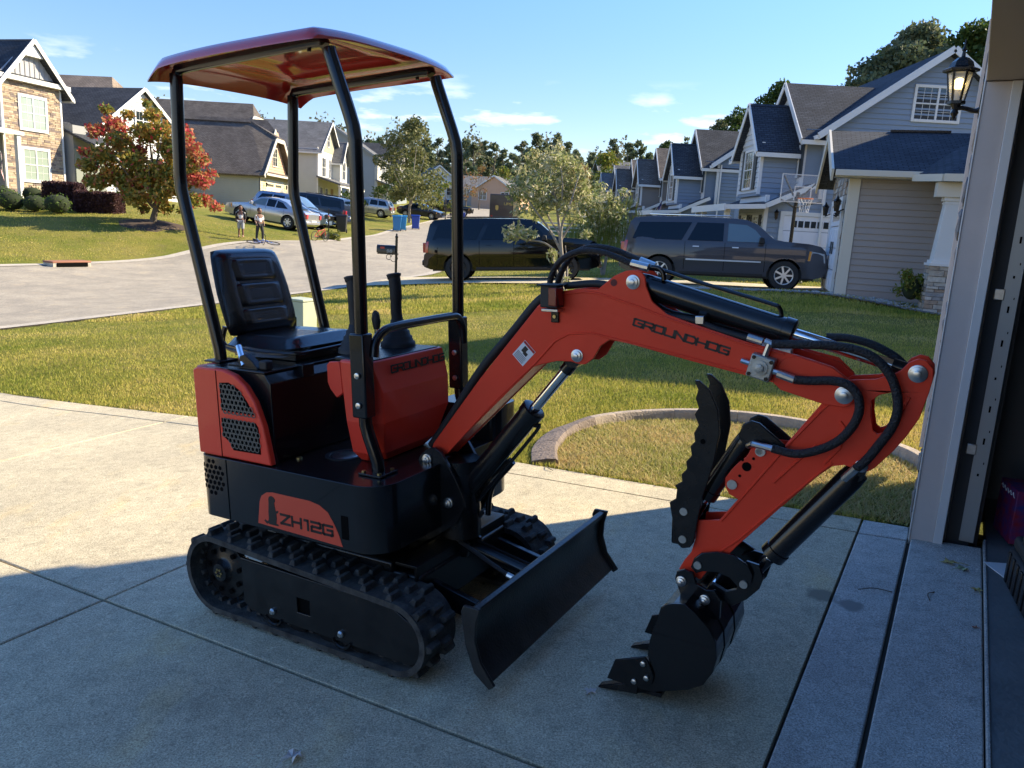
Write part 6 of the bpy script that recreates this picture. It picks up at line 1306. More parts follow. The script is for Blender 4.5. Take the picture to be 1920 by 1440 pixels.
# ------------------------------------------------------------------ vehicles
def paint(name, c, **k): return mat(name, c, rough=.3, coat=1.0, metal=k.get('metal', 0.0), spec=.2)
PROF = {
 'suv': dict(L=5.65, W=2.02, H=1.93, belt=1.24, wb=(1.12, 4.52), wr=.40, out=[(.02, .42), (.0, .62), (.04, .80), (.09, .86), (.10, 1.22), (.22, 1.72), (.34, 1.87), (.8, 1.91), (2.0, 1.93), (3.1, 1.91), (3.45, 1.87), (3.72, 1.76), (4.18, 1.37), (4.45, 1.32), (5.12, 1.27), (5.42, 1.21), (5.56, 1.08), (5.62, .86), (5.64, .55), (5.55, .40), (5.30, .33)], bottom=.34,
   win=[[(.32, 1.27), (.50, 1.74), (1.95, 1.77), (1.70, 1.27)], [(1.86, 1.27), (2.10, 1.77), (2.83, 1.765), (2.83, 1.27)], [(2.95, 1.27), (2.95, 1.762), (3.44, 1.735), (3.68, 1.60), (3.95, 1.30), (3.90, 1.27)]], ws=((3.62, 1.80), (4.16, 1.38)), rw=((.14, 1.30), (.24, 1.76)), doors=(1.80, 2.89, 3.98)),
 'mid': dict(L=4.75, W=1.88, H=1.70, belt=1.08, wb=(.95, 3.75), wr=.36, out=[(.05, .38), (.0, .55), (.05, .78), (.10, 1.05), (.38, 1.52), (.55, 1.64), (1.3, 1.69), (2.3, 1.70), (2.75, 1.64), (3.5, 1.12), (4.3, .98), (4.6, .82), (4.72, .62), (4.68, .38), (4.4, .30)], bottom=.30,
   win=[[(.42, 1.12), (.66, 1.50), (1.30, 1.54), (1.25, 1.10)], [(1.33, 1.10), (1.38, 1.545), (2.05, 1.55), (2.1, 1.09)], [(2.18, 1.09), (2.14, 1.55), (2.62, 1.53), (3.18, 1.12)]], ws=((2.76, 1.60), (3.46, 1.14)), rw=((.14, 1.10), (.42, 1.52)), doors=(1.29, 2.13, 3.15)),
 'sedan': dict(L=4.85, W=1.85, H=1.45, belt=.95, wb=(.98, 3.80), wr=.34, out=[(.04, .36), (.0, .60), (.03, .90), (.12, 1.0), (.65, 1.05), (1.25, 1.35), (1.75, 1.44), (2.3, 1.45), (2.75, 1.39), (3.45, 1.0), (4.3, .86), (4.68, .72), (4.82, .55), (4.78, .32), (4.5, .26)], bottom=.26,
   win=[[(1.05, 1.02), (1.42, 1.29), (1.72, 1.345), (1.75, 1.0)], [(1.83, 1.0), (1.80, 1.36), (2.28, 1.37), (2.30, .99)], [(2.38, .99), (2.36, 1.365), (2.72, 1.32), (3.20, 1.02)]], ws=((2.80, 1.355), (3.42, 1.02)), rw=((.72, 1.07), (1.28, 1.34)), doors=(1.25, 2.34, 3.2)),
 'truck': dict(L=5.7, W=2.0, H=1.85, belt=1.15, wb=(1.2, 4.6), wr=.40, out=[(.02, .5), (.0, .7), (.03, 1.12), (2.0, 1.14), (2.05, 1.14), (2.12, 1.72), (2.3, 1.82), (3.2, 1.85), (3.5, 1.78), (4.1, 1.25), (5.2, 1.12), (5.55, .9), (5.66, .6), (5.5, .42)], bottom=.40,
   win=[[(2.2, 1.18), (2.25, 1.7), (2.85, 1.72), (2.85, 1.18)], [(2.93, 1.18), (2.93, 1.72), (3.4, 1.68), (3.85, 1.22)]], ws=((3.5, 1.74), (4.05, 1.28)), rw=((2.06, 1.2), (2.13, 1.7)), doors=(2.1, 2.89, 4.0))}
red_lens = mat('tail lamp', (.40, .015, .015), rough=.15, coat=.8); clear_lens = mat('head lamp', (.55, .57, .58), rough=.08, metal=.5, coat=.8); amber = mat('amber lamp', (.8, .32, .05), rough=.2)
def vehicle(name, kind, body, px=None, pos=None, yaw=0, label='', cat='car', chromes=True, glassm=None, rimm=None, group=None, trimc=None):
    S = PROF[kind]; L_, W = S['L'], S['W']; gm = glassm or cglass
    v = thing(name, pos, yaw, label, cat, group)
    zt = [(0, .93), (S['bottom'] + .12, .965), (S['belt'] * .62, 1.0), (S['belt'] * .85, .995), (S['belt'], .965), (S['belt'] + .03, .945), (S['H'] * .93, .80), (S['H'], .70)]
    def zf(z): return float(np.interp(z, [a for a, _ in zt], [b for _, b in zt]))
    def xf(x): e = min(x, L_ - x); return 1 - .16 * max(0, 1 - e / .55) ** 2
    def hy(x, z): return W / 2 * zf(z) * xf(x)
    # outline with wheel arches
    ar = S['wr'] + .065; b = S['bottom']; out = list(S['out'])
    low = []
    for wx in sorted(S['wb'], reverse=True):
        dz = S['wr'] - b; a0 = math.degrees(math.asin(max(-1, min(1, (b - S['wr']) / ar))))
        low += [(wx + ar * math.cos(R(a)), S['wr'] + ar * math.sin(R(a))) for a in np.linspace(a0, 180 - a0, 14)]
    poly = out + [(out[-1][0] - .1, b)] + low + [(.25, b)]
    bm = bmesh.new(); vs = [bm.verts.new((x, 0, z)) for x, z in poly]; bm.faces.new(vs)
    for z in np.arange(b + .1, S['H'], .11): bmesh.ops.bisect_plane(bm, geom=bm.verts[:] + bm.edges[:] + bm.faces[:], plane_co=(0, 0, z), plane_no=(0, 0, 1))
    for x in list(np.arange(.15, .7, .15)) + list(np.arange(.9, L_ - .7, .4)) + list(np.arange(L_ - .6, L_, .15)): bmesh.ops.bisect_plane(bm, geom=bm.verts[:] + bm.edges[:] + bm.faces[:], plane_co=(x, 0, 0), plane_no=(1, 0, 0))
    bm.verts.index_update(); V = [(q.co.x, q.co.z) for q in bm.verts]; Fc = [tuple(q.index for q in f.verts) for f in bm.faces]; E = [(e.verts[0].index, e.verts[1].index) for e in bm.edges if len(e.link_faces) == 1]; bm.free()
    mb = MB(); n = len(V); K = 6
    vs = []
    for k in range(K + 1):
        t = -1 + 2 * k / K
        for x, z in V:
            bul = .035 * (1 - t * t) if z > S['belt'] + .2 else (.02 * (1 - t * t)); ex_ = .07 * (1 - t * t) * (1 if x > L_ - .3 else (-.6 if x < .2 else 0))
            vs.append((x + ex_, t * hy(x, z), z + (bul if z > S['belt'] * .8 else 0)))
    fs = [f for f in Fc] + [tuple(i + K * n for i in reversed(f)) for f in Fc]
    for a, c in E:
        for k in range(K): fs.append((a + k * n, c + k * n, c + (k + 1) * n, a + (k + 1) * n))
    bo = mb.add(vs, fs).build('body', body, v, sharp=32)
    # lower rocker and wells
    MB().box(.3, L_ - .35, -W / 2 * .86, W / 2 * .86, b - .05, b + .25).build('underbody', plas, v, smooth=False)
    def side(polyg, name, m, off=.006, par=v, both=True):
        o = None
        for s in ((-1, 1) if both else (-1,)):
            bm2 = bmesh.new(); q = [bm2.verts.new((x, 0, z)) for x, z in polyg]; bm2.faces.new(q)
            zs_ = [p[1] for p in polyg]
            for z in np.arange(min(zs_) + .08, max(zs_), .1): bmesh.ops.bisect_plane(bm2, geom=bm2.verts[:] + bm2.edges[:] + bm2.faces[:], plane_co=(0, 0, z), plane_no=(0, 0, 1))
            bm2.verts.index_update(); vv = [(q.co.x, s * (hy(q.co.x, q.co.z) + off), q.co.z) for q in bm2.verts]; ff = [tuple(x.index for x in f.verts) for f in bm2.faces]
            m2 = MB().add(vv, ff); k0 = len(vv); m2.v += [(a, b2 - s * (off + .01), c) for a, b2, c in vv]
            for e in bm2.edges:
                if len(e.link_faces) == 1: i, j = e.verts[0].index, e.verts[1].index; m2.f.append((i, j, j + k0, i + k0))
            bm2.free(); o = m2.build(name, m, par, sharp=30)
        return o
    for i, w_ in enumerate(S['win']): side(w_, 'side_window', (cglass2 if (i == len(S['win']) - 1 and (glassm is not None or kind != 'suv')) else cglass), .018)
    for nm, (a, c), m in (('windscreen', S['ws'], cglass2), ('rear_window', S['rw'], cglass)):
        d = np.array([c[0] - a[0], c[1] - a[1]]); nn = nrm(np.array([-d[1], d[0]])); nn = nn if (nn[0] > 0) == (nm == 'windscreen') else -nn
        rows = []
        for t in (0, .5, 1):
            x, z = a[0] + d[0] * t, a[1] + d[1] * t; w2 = hy(x, z) - .09
            for s in np.linspace(-1, 1, 5): rows.append((x + nn[0] * .02 + (.06 * (1 - s * s)) * (1 if nm == 'windscreen' else -.5), s * w2, z + nn[1] * .02 + .03 * (1 - s * s)))
        MB().add(rows, [(i * 5 + j, i * 5 + j + 1, (i + 1) * 5 + j + 1, (i + 1) * 5 + j) for i in range(2) for j in range(4)]).build(nm, m, v)
    for wx in S['wb']:
        for s in (-1, 1):
            y = s * (W / 2 - .14); wo = MB().lathe((wx, y, S['wr']), [(S['wr'] * .66, s * -.11), (S['wr'] * .97, s * -.11), (S['wr'], s * -.08), (S['wr'], s * .08), (S['wr'] * .96, s * .115), (S['wr'] * .66, s * .12), (S['wr'] * .64, s * .09)], 32, 'y').build('wheel', tyre, v)
            rm = rimm or alloy; rim = MB().lathe((wx, y, S['wr']), [(S['wr'] * .66, s * .095), (S['wr'] * .63, s * .115), (S['wr'] * .58, s * .10), (S['wr'] * .56, s * .04)], 28, 'y', caps=False)
            MB().lathe((wx, y, S['wr']), [(S['wr'] * .6, s * .05), (.02, s * .05)], 20, 'y').build('brake_void', darkhole, wo)
            for k in range(7):
                a = 2 * math.pi * k / 7; c, s2 = math.cos(a), math.sin(a); rim.bar((wx + .03 * c, y + s * .108, S['wr'] + .03 * s2), (wx + S['wr'] * .62 * c, y + s * .104, S['wr'] + S['wr'] * .62 * s2), .05, .045, (0, 1, 0))
            rim.lathe((wx, y, S['wr']), [(.075, s * .10), (.06, s * .12), (.01, s * .122)], 14, 'y'); rim.build('rim', rm, wo)
            side([(wx + (ar + .03) * math.cos(R(a)), S['wr'] + (ar + .03) * math.sin(R(a))) for a in range(10, 171, 10)] + [(wx + (ar - .005) * math.cos(R(a)), S['wr'] + (ar - .005) * math.sin(R(a))) for a in range(170, 9, -10)], 'wheel_arch', body, .018, both=(s == 1)) if s == 1 else None
            MB().lathe((wx, s * (W / 2 - .30), S['wr']), [(ar - .01, -.12), (ar - .01, .12)], 20, 'y').build('wheel_well', darkhole, v)
    for x in S['doors']:
        side([(x - .006, b + .12), (x + .006, b + .12), (x + .006, S['belt'] - .01), (x - .006, S['belt'] - .01)], 'door_gap', darkhole, .002)
    hm = chrome if chromes else body; hd = S['doors']
    for x in (hd[0] + .22, hd[1] + .20): side([(x, S['belt'] - .15), (x + .17, S['belt'] - .15), (x + .17, S['belt'] - .12), (x, S['belt'] - .12)], 'door_handle', strip if chromes else body, .04)
    if chromes: side([(hd[0] + .05, .72), (hd[2] - .1, .72), (hd[2] - .1, .755), (hd[0] + .05, .765)], 'side_moulding', strip, .03)
    side([(L_ - 1.0 if kind == 'x' else L_ - .52, S['belt'] * .66), (L_ - .08, S['belt'] * .62), (L_ - .12, S['belt'] * .82), (L_ - .48, S['belt'] * .87)], 'headlight', clear_lens, .006)
    side([(L_ - .55, S['belt'] * .66), (L_ - .49, S['belt'] * .66), (L_ - .46, S['belt'] * .86), (L_ - .52, S['belt'] * .87)], 'side_marker', amber, .012)
    if kind in ('suv', 'mid', 'truck'): side([(.06, S['belt'] * .70), (.16, S['belt'] * .70), (.20, S['belt'] * .98), (.12, S['belt'] * .98)], 'tail_light', red_lens, .012)
    else: side([(.03, .78), (.55, .86), (.5, .93), (.08, .95)], 'tail_light', red_lens, .010)
    for s in (-1, 1):
        y = s * (hy(.1, S['belt'] * .8) - .12); MB().box(-.045 if kind == 'sedan' else .0, .12, y - .1, y + .1, S['belt'] * .70, S['belt'] * .95).build('tail_light', red_lens, v, bevel=.02)
        x = hd[2] - .12 if kind != 'sedan' else hd[2] - .1; z = S['belt'] + .07; y = s * (hy(x, S['belt']) + .14)
        MB().hexa([(x - .08, y - .11, z - .07), (x + .08, y - .09, z - .07), (x + .08, y + .09, z - .07), (x - .08, y + .11, z - .07)], [(x - .06, y - .1, z + .10), (x + .05, y - .08, z + .08), (x + .05, y + .08, z + .08), (x - .06, y + .1, z + .10)]).build('mirror', body if kind != 'suv' else plas, v, bevel=.02)
    MB().box(L_ - .03, L_ + .075, -W * .30, W * .30, S['belt'] * .58, S['belt'] * .82).build('grille', chrome if chromes else blkm, v, bevel=.02)
    for k in range(3): MB().box(L_ + .06, L_ + .08, -W * .28, W * .28, S['belt'] * (.61 + .07 * k), S['belt'] * (.635 + .07 * k)).build('grille_bar', darkhole, v)
    MB().box(-.05, .12, -W * .40, W * .40, S['bottom'] + .12, S['bottom'] + .30).build('bumper', body, v, bevel=.04); MB().box(L_ - .1, L_ + .05, -W * .38, W * .38, S['bottom'] + .02, S['bottom'] + .22).build('bumper', body, v, bevel=.05)
    MB().box(-.06, -.03, -.25, .25, S['belt'] * .55, S['belt'] * .65).build('number_plate', w_trim, v)
    if kind == 'suv':
        for s in (-1, 1): MB().bar((.75, s * .66, S['H'] + .045), (3.0, s * .66, S['H'] + .04), .05, .035).build('roof_rail', trimc or plas, v, bevel=.01)
        side([(1.7, .34), (3.95, .34), (3.95, .41), (1.7, .41)], 'running_board', plas, .05)
    return v
def put(px, py, D): p = at(px, py, D); return (p[0], p[1], tz(p[0], p[1]))
def stand(v, tilt=True):                 # lay the wheels on the terrain
    yaw = v.rotation_euler.z; L_ = 5; c, s = math.cos(yaw), math.sin(yaw); x, y, z = v.location
    z0 = tz(x + .9 * c, y + .9 * s); z1 = tz(x + 4.3 * c, y + 4.3 * s); l0 = tz(x + 2.5 * c - s * .8, y + 2.5 * s + c * .8); r0 = tz(x + 2.5 * c + s * .8, y + 2.5 * s - c * .8)
    p_ = math.atan2(z1 - z0, 3.4); r_ = math.atan2(l0 - r0, 1.6); v.rotation_euler = (r_, -p_, yaw); v.location = (x, y, z0 - .9 * math.sin(p_) + .035)
blackp = mat('black car paint', (.002, .002, .003), rough=.12, coat=1.0, spec=.15); greyp = paint('graphite car paint', (.060, .060, .070)); silverp = mat('silver car paint', (.42, .43, .45), rough=.25, metal=.6, coat=1.0)
bluep = mat('pale blue car paint', (.22, .30, .42), rough=.25, metal=.5, coat=1.0); navyp = paint('navy car paint', (.010, .014, .028)); whitep = paint('white car paint', (.70, .70, .70))
v = vehicle('black_suv', 'suv', blackp, pos=(-2.95, 24.75, 0), yaw=-R(1), label='long black SUV with black wheels parked nearest the road on the neighbouring driveway', cat='suv', chromes=False, rimm=blkm); v.scale = (.955,) * 3; stand(v)
v = vehicle('grey_suv', 'suv', greyp, pos=(2.86, 22.35, 0), yaw=-R(13), label='dark grey SUV with chrome side strips and alloy wheels beside the low greige house', cat='suv', glassm=True, trimc=chrome); v.scale = (.945,) * 3; stand(v)
v = vehicle('silver_sedan', 'sedan', silverp, pos=(-11.2, 42.2, 0), yaw=R(166), label='silver sedan parked across the drive behind the two children', cat='car', chromes=False); stand(v)
v = vehicle('blue_crossover', 'mid', bluep, pos=(-16.0, 47.5, 0), yaw=R(-8), label='pale blue crossover between the silver sedan and the dark SUV', cat='suv', chromes=False); stand(v)
v = vehicle('navy_suv', 'suv', navyp, pos=(-11.4, 52.5, 0), yaw=R(168), label='dark navy SUV parked behind the blue crossover', cat='suv', chromes=False); stand(v)
v = vehicle('silver_suv', 'mid', silverp, pos=(-12.4, 76.0, 0), yaw=R(176), label='silver SUV parked alone beyond the trash bins', cat='suv', chromes=False); stand(v)
v = vehicle('dark_car', 'sedan', navyp, pos=(-13.0, 84.0, 0), yaw=R(-10), label='dark blue car half behind the thin trunks of the tall pale tree', cat='car', chromes=False); stand(v)
v = vehicle('black_pickup', 'truck', blackp, pos=(-11.8, 98.0, 0), yaw=R(4), label='black pickup under the trees far down the road', cat='truck', chromes=False); stand(v)
# delivery truck
pt = put(0, 0, 1) if False else None
p = at(918, 414, 84); tx0 = p[0]
dv = thing('delivery_truck', (tx0, 84, tz(tx0, 84)), -R(6), 'tall brown delivery truck with small gold shield and lettering, stopped in the road', 'truck')
brn = mat('dark brown paint', (.035, .022, .018), rough=.4, coat=.3)
MB().box(0, 2.5, 0, 6.0, .55, 3.15).build('cargo_body', brn, dv, bevel=.08); MB().hexa([(.1, 6, .6), (2.4, 6, .6), (2.3, 7.6, .6), (.2, 7.6, .6)], [(.1, 6, 2.6), (2.4, 6, 2.6), (2.25, 6.8, 2.4), (.25, 6.8, 2.4)]).build('cab', brn, dv, bevel=.05)
for x in (.25, 2.25):
    for y in (1.3, 6.4): MB().lathe((x, y, .42), [(.2, -.13), (.42, -.12), (.42, .12), (.2, .13)], 20, 'x').build('wheel', tyre, dv)
gold = mat('gold print', (.55, .36, .08), rough=.4)
MB().prism([(.62, 1.95), (.62, 1.6), (.78, 1.45), (.94, 1.6), (.94, 1.95), (.78, 2.02)], -.02, -.003).build('shield_mark', gold, dv, smooth=False)
t_, _ = text('UPS', (1.55, -.003, 2.05), (1, 0, 0), (0, 0, 1), (0, -1, 0), .26, .9, .2, .2, .01); t_.build('door_lettering', gold, dv, smooth=False)
MB().box(.15, .35, -.03, 0, .8, .95).box(2.15, 2.35, -.03, 0, .8, .95).build('tail_lights', red_lens, dv); MB().box(.1, 2.4, -.14, 0, .5, .62).build('bumper', blkm, dv)
# ------------------------------------------------------------------ people
skinm = mat('brown skin', (.20, .10, .065), rough=.55); skinm2 = mat('tan skin', (.36, .20, .13), rough=.55)
def skinned(name, pts, edges, rad, m, parent, sub=1):
    me = bpy.data.meshes.new(name); me.from_pydata(pts, edges, []); me.materials.append(m); o = bpy.data.objects.new(name, me); col.objects.link(o); o.parent = parent
    me.skin_vertices.new() if hasattr(me.skin_vertices, 'new') and not me.skin_vertices else None
    md = o.modifiers.new('skin', 'SKIN'); md.use_smooth_shade = True
    if not me.skin_vertices:
        pass
    for i, r_ in enumerate(rad): sv = me.skin_vertices[0].data[i]; sv.radius = (r_, r_) if not isinstance(r_, tuple) else r_; sv.use_root = (i == 0)
    s2 = o.modifiers.new('sub', 'SUBSURF'); s2.levels = sub; s2.render_levels = sub; return o
def child(px, py, D, face, label, H, shirt, slv, pants, shoes, long_p, pose, sk, hair):
    p = at(px, py, D); c = thing('person', (p[0], p[1], tz(p[0], p[1]) + .01), face, label, 'person'); k = H / 1.35
    def P(*q): return tuple(a * k for a in q)
    hip, leg = .68, .30
    f1, f2 = pose
    base = [P(0, 0, .72), P(0, 0, .88), P(0, 0, 1.05), P(0, 0, 1.11), P(.01, 0, 1.16),
            P(.01, .075, .66), P(.03 + f1, .085, .36), P(-.0 + f1, .09, .07), P(.10 + f1, .095, .035),
            P(.01, -.075, .66), P(.02 - f1, -.085, .36), P(-.02 - f1, -.09, .07), P(.08 - f1, -.095, .035),
            P(0, .145, 1.03), P(-.02, .185, .84), P(.05 + f2, .17, .67), P(.07 + f2, .165, .62), P(0, -.145, 1.03), P(-.03, -.19, .84), P(.04 + f2, -.18, .67), P(.06 + f2, -.175, .62)]
    ed = [(0, 1), (1, 2), (2, 3), (3, 4), (0, 5), (5, 6), (6, 7), (7, 8), (0, 9), (9, 10), (10, 11), (11, 12), (2, 13), (13, 14), (14, 15), (15, 16), (2, 17), (17, 18), (18, 19), (19, 20)]
    rd = [.095, .10, .10, .045, .045, .075, .05, .035, .03, .075, .05, .035, .03, .045, .036, .026, .028, .045, .036, .026, .028]
    skinned('body', base, ed, [r * k for r in rd], sk, c, 2)
    hd_ = MB().ball(P(.015, 0, 1.245), .092 * k, 16, 12, (1.0, .86, 1.15)); hd_.ball(P(.105, 0, 1.235), .014 * k, 6, 5); hd_.build('head', sk, c)
    for s in (-1, 1): MB().ball(P(.092, s * .032, 1.255), .010 * k, 6, 5).build('eye', darkhole, c); MB().ball(P(.01, s * .083, 1.24), .018 * k, 6, 5, (.8, .5, 1.2)).build('ear', sk, c)
    MB().ball(P(-.012, 0, 1.275), .100 * k, 14, 10, (1.0, .92, 1.05)).build('hair', hair, c)
    skinned('shirt', [base[i] for i in (0, 1, 2, 13, 14, 17, 18)], [(0, 1), (1, 2), (2, 3), (3, 4), (2, 5), (5, 6)], [q * k for q in (.118, .115, .118, .062, .046, .062, .046)], shirt, c, 2)
    if slv:
        for a, b in ((13, 14), (17, 18)): skinned('sleeve', [base[2], base[a], base[b], tuple((np.array(base[b]) * .5 + np.array(base[b + 1]) * .5))], [(0, 1), (1, 2), (2, 3)], [q * k for q in (.09, .070, .054, .046)], slv, c, 2)
    idx = (0, 5, 6, 7, 9, 10, 11)
    pts = [base[i] for i in idx]
    if not long_p: pts[3] = tuple(np.array(base[6]) * .9 + np.array(base[7]) * .1); pts[6] = tuple(np.array(base[10]) * .9 + np.array(base[11]) * .1); pts[2] = tuple(np.array(base[5]) * .4 + np.array(base[6]) * .6); pts[5] = tuple(np.array(base[9]) * .4 + np.array(base[10]) * .6)
    skinned('trousers', pts, [(0, 1), (1, 2), (2, 3), (0, 4), (4, 5), (5, 6)], [q * k for q in ((.112, .088, .062, .05, .088, .062, .05) if long_p else (.112, .09, .075, .075, .09, .075, .075))], pants, c, 2)
    for a in (7, 11): q = base[a]; MB().ball((q[0] + .04 * k, q[1], .045 * k), .062 * k, 10, 6, (1.5, .65, .7)).build('shoe', shoes, c)
    return c
cw_ = mat('white tee', (.68, .68, .66), rough=.8); cb_ = mat('black cloth', (.02, .02, .022), rough=.85); cg_ = mat('grey shorts', (.33, .34, .36), rough=.85); hairb = mat('black hair', (.01, .009, .008), rough=.7); hairbr = mat('short brown hair', (.05, .03, .02), rough=.8)
child(452, 445, 34.5, -R(80), 'child in a white shirt with black sleeves and grey shorts standing on the grass', 1.38, cw_, cb_, cg_, skinm2, False, (.03, -.02), skinm, hairb)
child(487, 452, 33.8, -R(40), 'child in a white tee and dark trousers standing beside the fallen bicycle', 1.38, cw_, None, cb_, cw_, True, (.08, .03), skinm, hairbr)
def bicycle(loc, yaw, rollx, fr_m, label, s=.8):
    b = thing('bicycle', loc, yaw, label, 'bicycle', scale=s); b.rotation_euler = (rollx, 0, yaw)
    for x in (0, 1.0):
        w = MB().tube([(x + .30 * math.cos(2 * math.pi * k / 24), 0, .31 + .30 * math.sin(2 * math.pi * k / 24)) for k in range(24)], .022, 6, closed=True).build('wheel', tyre, b)
        sp_ = MB()
        for k in range(8): a = math.pi * k / 8; sp_.bar((x + .29 * math.cos(a), 0, .31 + .29 * math.sin(a)), (x - .29 * math.cos(a), 0, .31 - .29 * math.sin(a)), .005, .005)
        sp_.build('spokes', zinc, w)
    f = MB(); 
    for a, c in (((0, 0, .31), (.42, 0, .30)), ((.42, 0, .30), (.30, 0, .68)), ((0, 0, .31), (.30, 0, .68)), ((.42, 0, .30), (.84, 0, .66)), ((.31, 0, .64), (.82, 0, .72)), ((1.0, 0, .31), (.82, 0, .80))): f.tube([a, c], .018, 8)
    f.build('bicycle_frame', fr_m, b); MB().tube(smooth_path([(.76, -.28, .95), (.84, -.14, .93), (.82, 0, .84), (.84, .14, .93), (.76, .28, .95)], 4), .014, 6).build('handlebar', blkm, b)
    MB().hexa([(.16, -.07, .74), (.40, -.02, .74), (.40, .02, .74), (.16, .07, .74)], [(.16, -.07, .79), (.42, -.02, .78), (.42, .02, .78), (.16, .07, .79)]).build('saddle', plas, b, bevel=.01); MB().lathe((.42, 0, .3), [(.07, -.02), (.07, .02)], 14, 'y').build('chainring', blkm, b)
p = at(478, 462, 32.3); bicycle((p[0], p[1] + .1, tz(p[0], p[1]) + .08), R(-4), R(74), mat('blue frame paint', (.05, .12, .45), rough=.3), 'blue bicycle lying on its side at the street edge', .85)
p = at(597, 452, 37.5); bicycle((p[0] - .2, p[1], tz(p[0], p[1])), R(62), R(6), mat('red frame paint', (.5, .03, .03), rough=.3), 'small red bicycle standing upright at the curb by the dark mailbox post', .78)
# ------------------------------------------------------------------ street things
def mailbox(px, py, D, h, label, box=True, flag=True, yaw=0.0):
    p = at(px, py, D); z = tz(p[0], p[1]); m = thing('mailbox', (p[0], p[1], z), yaw, label, 'mailbox')
    MB().cyl((0, 0, -.1), (0, 0, h), .035, 8).lathe((0, 0, h), [(.045, 0), (.045, .03), (.02, .05), (.03, .08), (.0, .12)], 8).build('post', blkm, m)
    if box:
        b = MB(); b.prism([(-.09, 0), (.09, 0), (.09, .12)] + arc(0, .12, .09, 0, 180, 8)[1:-1] + [(-.09, .12)], -.52, -.02, ax='x'); b.build('letter_box', blk, m).location = (0, 0, h - .42)
        MB().bar((-.5, 0, h - .44), (.05, 0, h - .44), .16, .03).build('bracket', blkm, m)
        MB().tube([(-.06 - .1 * math.cos(R(a)) + .0, 0, h - .55 + .1 * math.sin(R(a))) for a in range(0, 330, 25)], .008, 6).tube([(-.2 + .07 * math.cos(R(a)), 0, h - .53 + .07 * math.sin(R(a))) for a in range(0, 330, 25)], .008, 6).build('scroll_bracket', blkm, m)
        if flag: MB().box(-.42, -.30, -.10, -.092, h - .31, h - .26).build('mail_flag', mat('red flag', (.5, .05, .03), rough=.4), m)
        t_, _ = text('56', (-.24, -.092, h - .40), (1, 0, 0), (0, 0, 1), (0, -1, 0), .07, .8, .3, .18); t_.build('number_lettering', mat('grey number', (.5, .5, .5), rough=.4), m, smooth=False)
mailbox(742, 517, 21.2, 1.42, 'black mailbox with scroll bracket and red flag, behind the excavator levers')
mailbox(616, 434, 40.0, 1.40, 'dark mailbox post rising from low yellow plants by the red bicycle', yaw=R(90))
mailbox(845, 412, 74.0, 1.3, 'small far mailbox beyond the blue bins', yaw=R(90))
def bin_(px, py, D, c, label, yaw=0.0, lid=None):
    p = at(px, py, D); b = thing('trash_bin', (p[0], p[1], tz(p[0], p[1])), yaw, label, 'trash bin')
    m = mat('bin plastic', c, rough=.45); MB().hexa([(-.24, -.24, .06), (.24, -.24, .06), (.24, .24, .06), (-.24, .24, .06)], [(-.31, -.33, .98), (.31, -.33, .98), (.31, .33, .98), (-.31, .33, .98)]).build('bin_body', m, b, bevel=.03)
    MB().prism([(-.36, .98), (.36, .98), (.30, 1.07), (-.30, 1.09)], -.34, .34, ax='x').build('bin_lid', lid or m, b, bevel=.02)
    for s in (-1, 1): MB().lathe((s * .26, .27, .12), [(.12, -.03), (.12, .03)], 14, 'x').build('wheel', tyre, b)
    MB().bar((-.25, .37, .97), (.25, .37, .97), .04, .04).build('bin_handle', m, b); MB().box(-.13, .13, -.312, -.305, .55, .75).build('bin_label', white, b).rotation_euler = (R(-4), 0, 0)
bin_(744, 433, 54.5, (.03, .20, .42), 'light blue wheeled bin with a white label at the curb', .15)
bin_(754, 432, 55.5, (.03, .26, .50), 'light blue wheeled bin tucked behind the labelled one', .15)
bin_(779, 427, 59.0, (.02, .06, .32), 'dark blue wheeled bin a step farther down the curb', .1)
bin_(866, 411, 78.0, (.02, .05, .30), 'dark blue bin far down the road near the brown truck', .1)
bin_(641, 414, 46.5, (.02, .02, .025), 'small black bin beside the front of the navy SUV', .1)
# basketball hoop
p = at(1476, 505, 24.3); hp = thing('basketball_hoop', (p[0], p[1], tz(p[0], p[1])), R(4), 'portable basketball hoop with clear backboard in front of the blue house', 'basketball hoop')
MB().tube([(0, 0, .0), (0, 0, 2.3), (0, -.12, 2.75)], .055, 10).build('pole', blkm, hp); MB().hexa([(-.5, -.2, 0), (.5, -.2, 0), (.4, .8, 0), (-.4, .8, 0)], [(-.4, -.1, .18), (.4, -.1, .18), (.3, .7, .15), (-.3, .7, .15)]).build('base', plas, hp, bevel=.03)
ac = mat('clear acrylic', (.75, .8, .85), rough=.1); ac.node_tree.nodes['Principled BSDF'].inputs['Alpha'].default_value = .10
MB().box(-.66, .66, -.42, -.40, 2.45, 3.25).build('backboard', ac, hp, smooth=False)
fb = MB()
for a, c in (((-.66, -.41, 2.45), (.66, -.41, 2.45)), ((-.66, -.41, 3.25), (.66, -.41, 3.25)), ((-.66, -.41, 2.45), (-.66, -.41, 3.25)), ((.66, -.41, 2.45), (.66, -.41, 3.25)), ((-.25, -.43, 2.5), (-.25, -.43, 2.9)), ((.25, -.43, 2.5), (.25, -.43, 2.9)), ((-.25, -.43, 2.9), (.25, -.43, 2.9))): fb.bar(a, c, .024, .024)
fb.build('backboard_frame', w_trim, hp, smooth=False)
br = MB()
for s in (-1, 1): br.bar((s * .05, -.05, 2.55), (s * .6, -.38, 3.2), .04, .04); br.bar((s * .05, -.05, 2.3), (s * .62, -.38, 2.5), .04, .04)
br.build('support_arms', blkm, hp); MB().tube([(.22 * math.cos(2 * math.pi * k / 20), -.68 + .22 * math.sin(2 * math.pi * k / 20), 2.55) for k in range(20)], .012, 6, closed=True).build('rim', mat('orange rim', (.6, .15, .03), rough=.4), hp)
nt_ = MB()
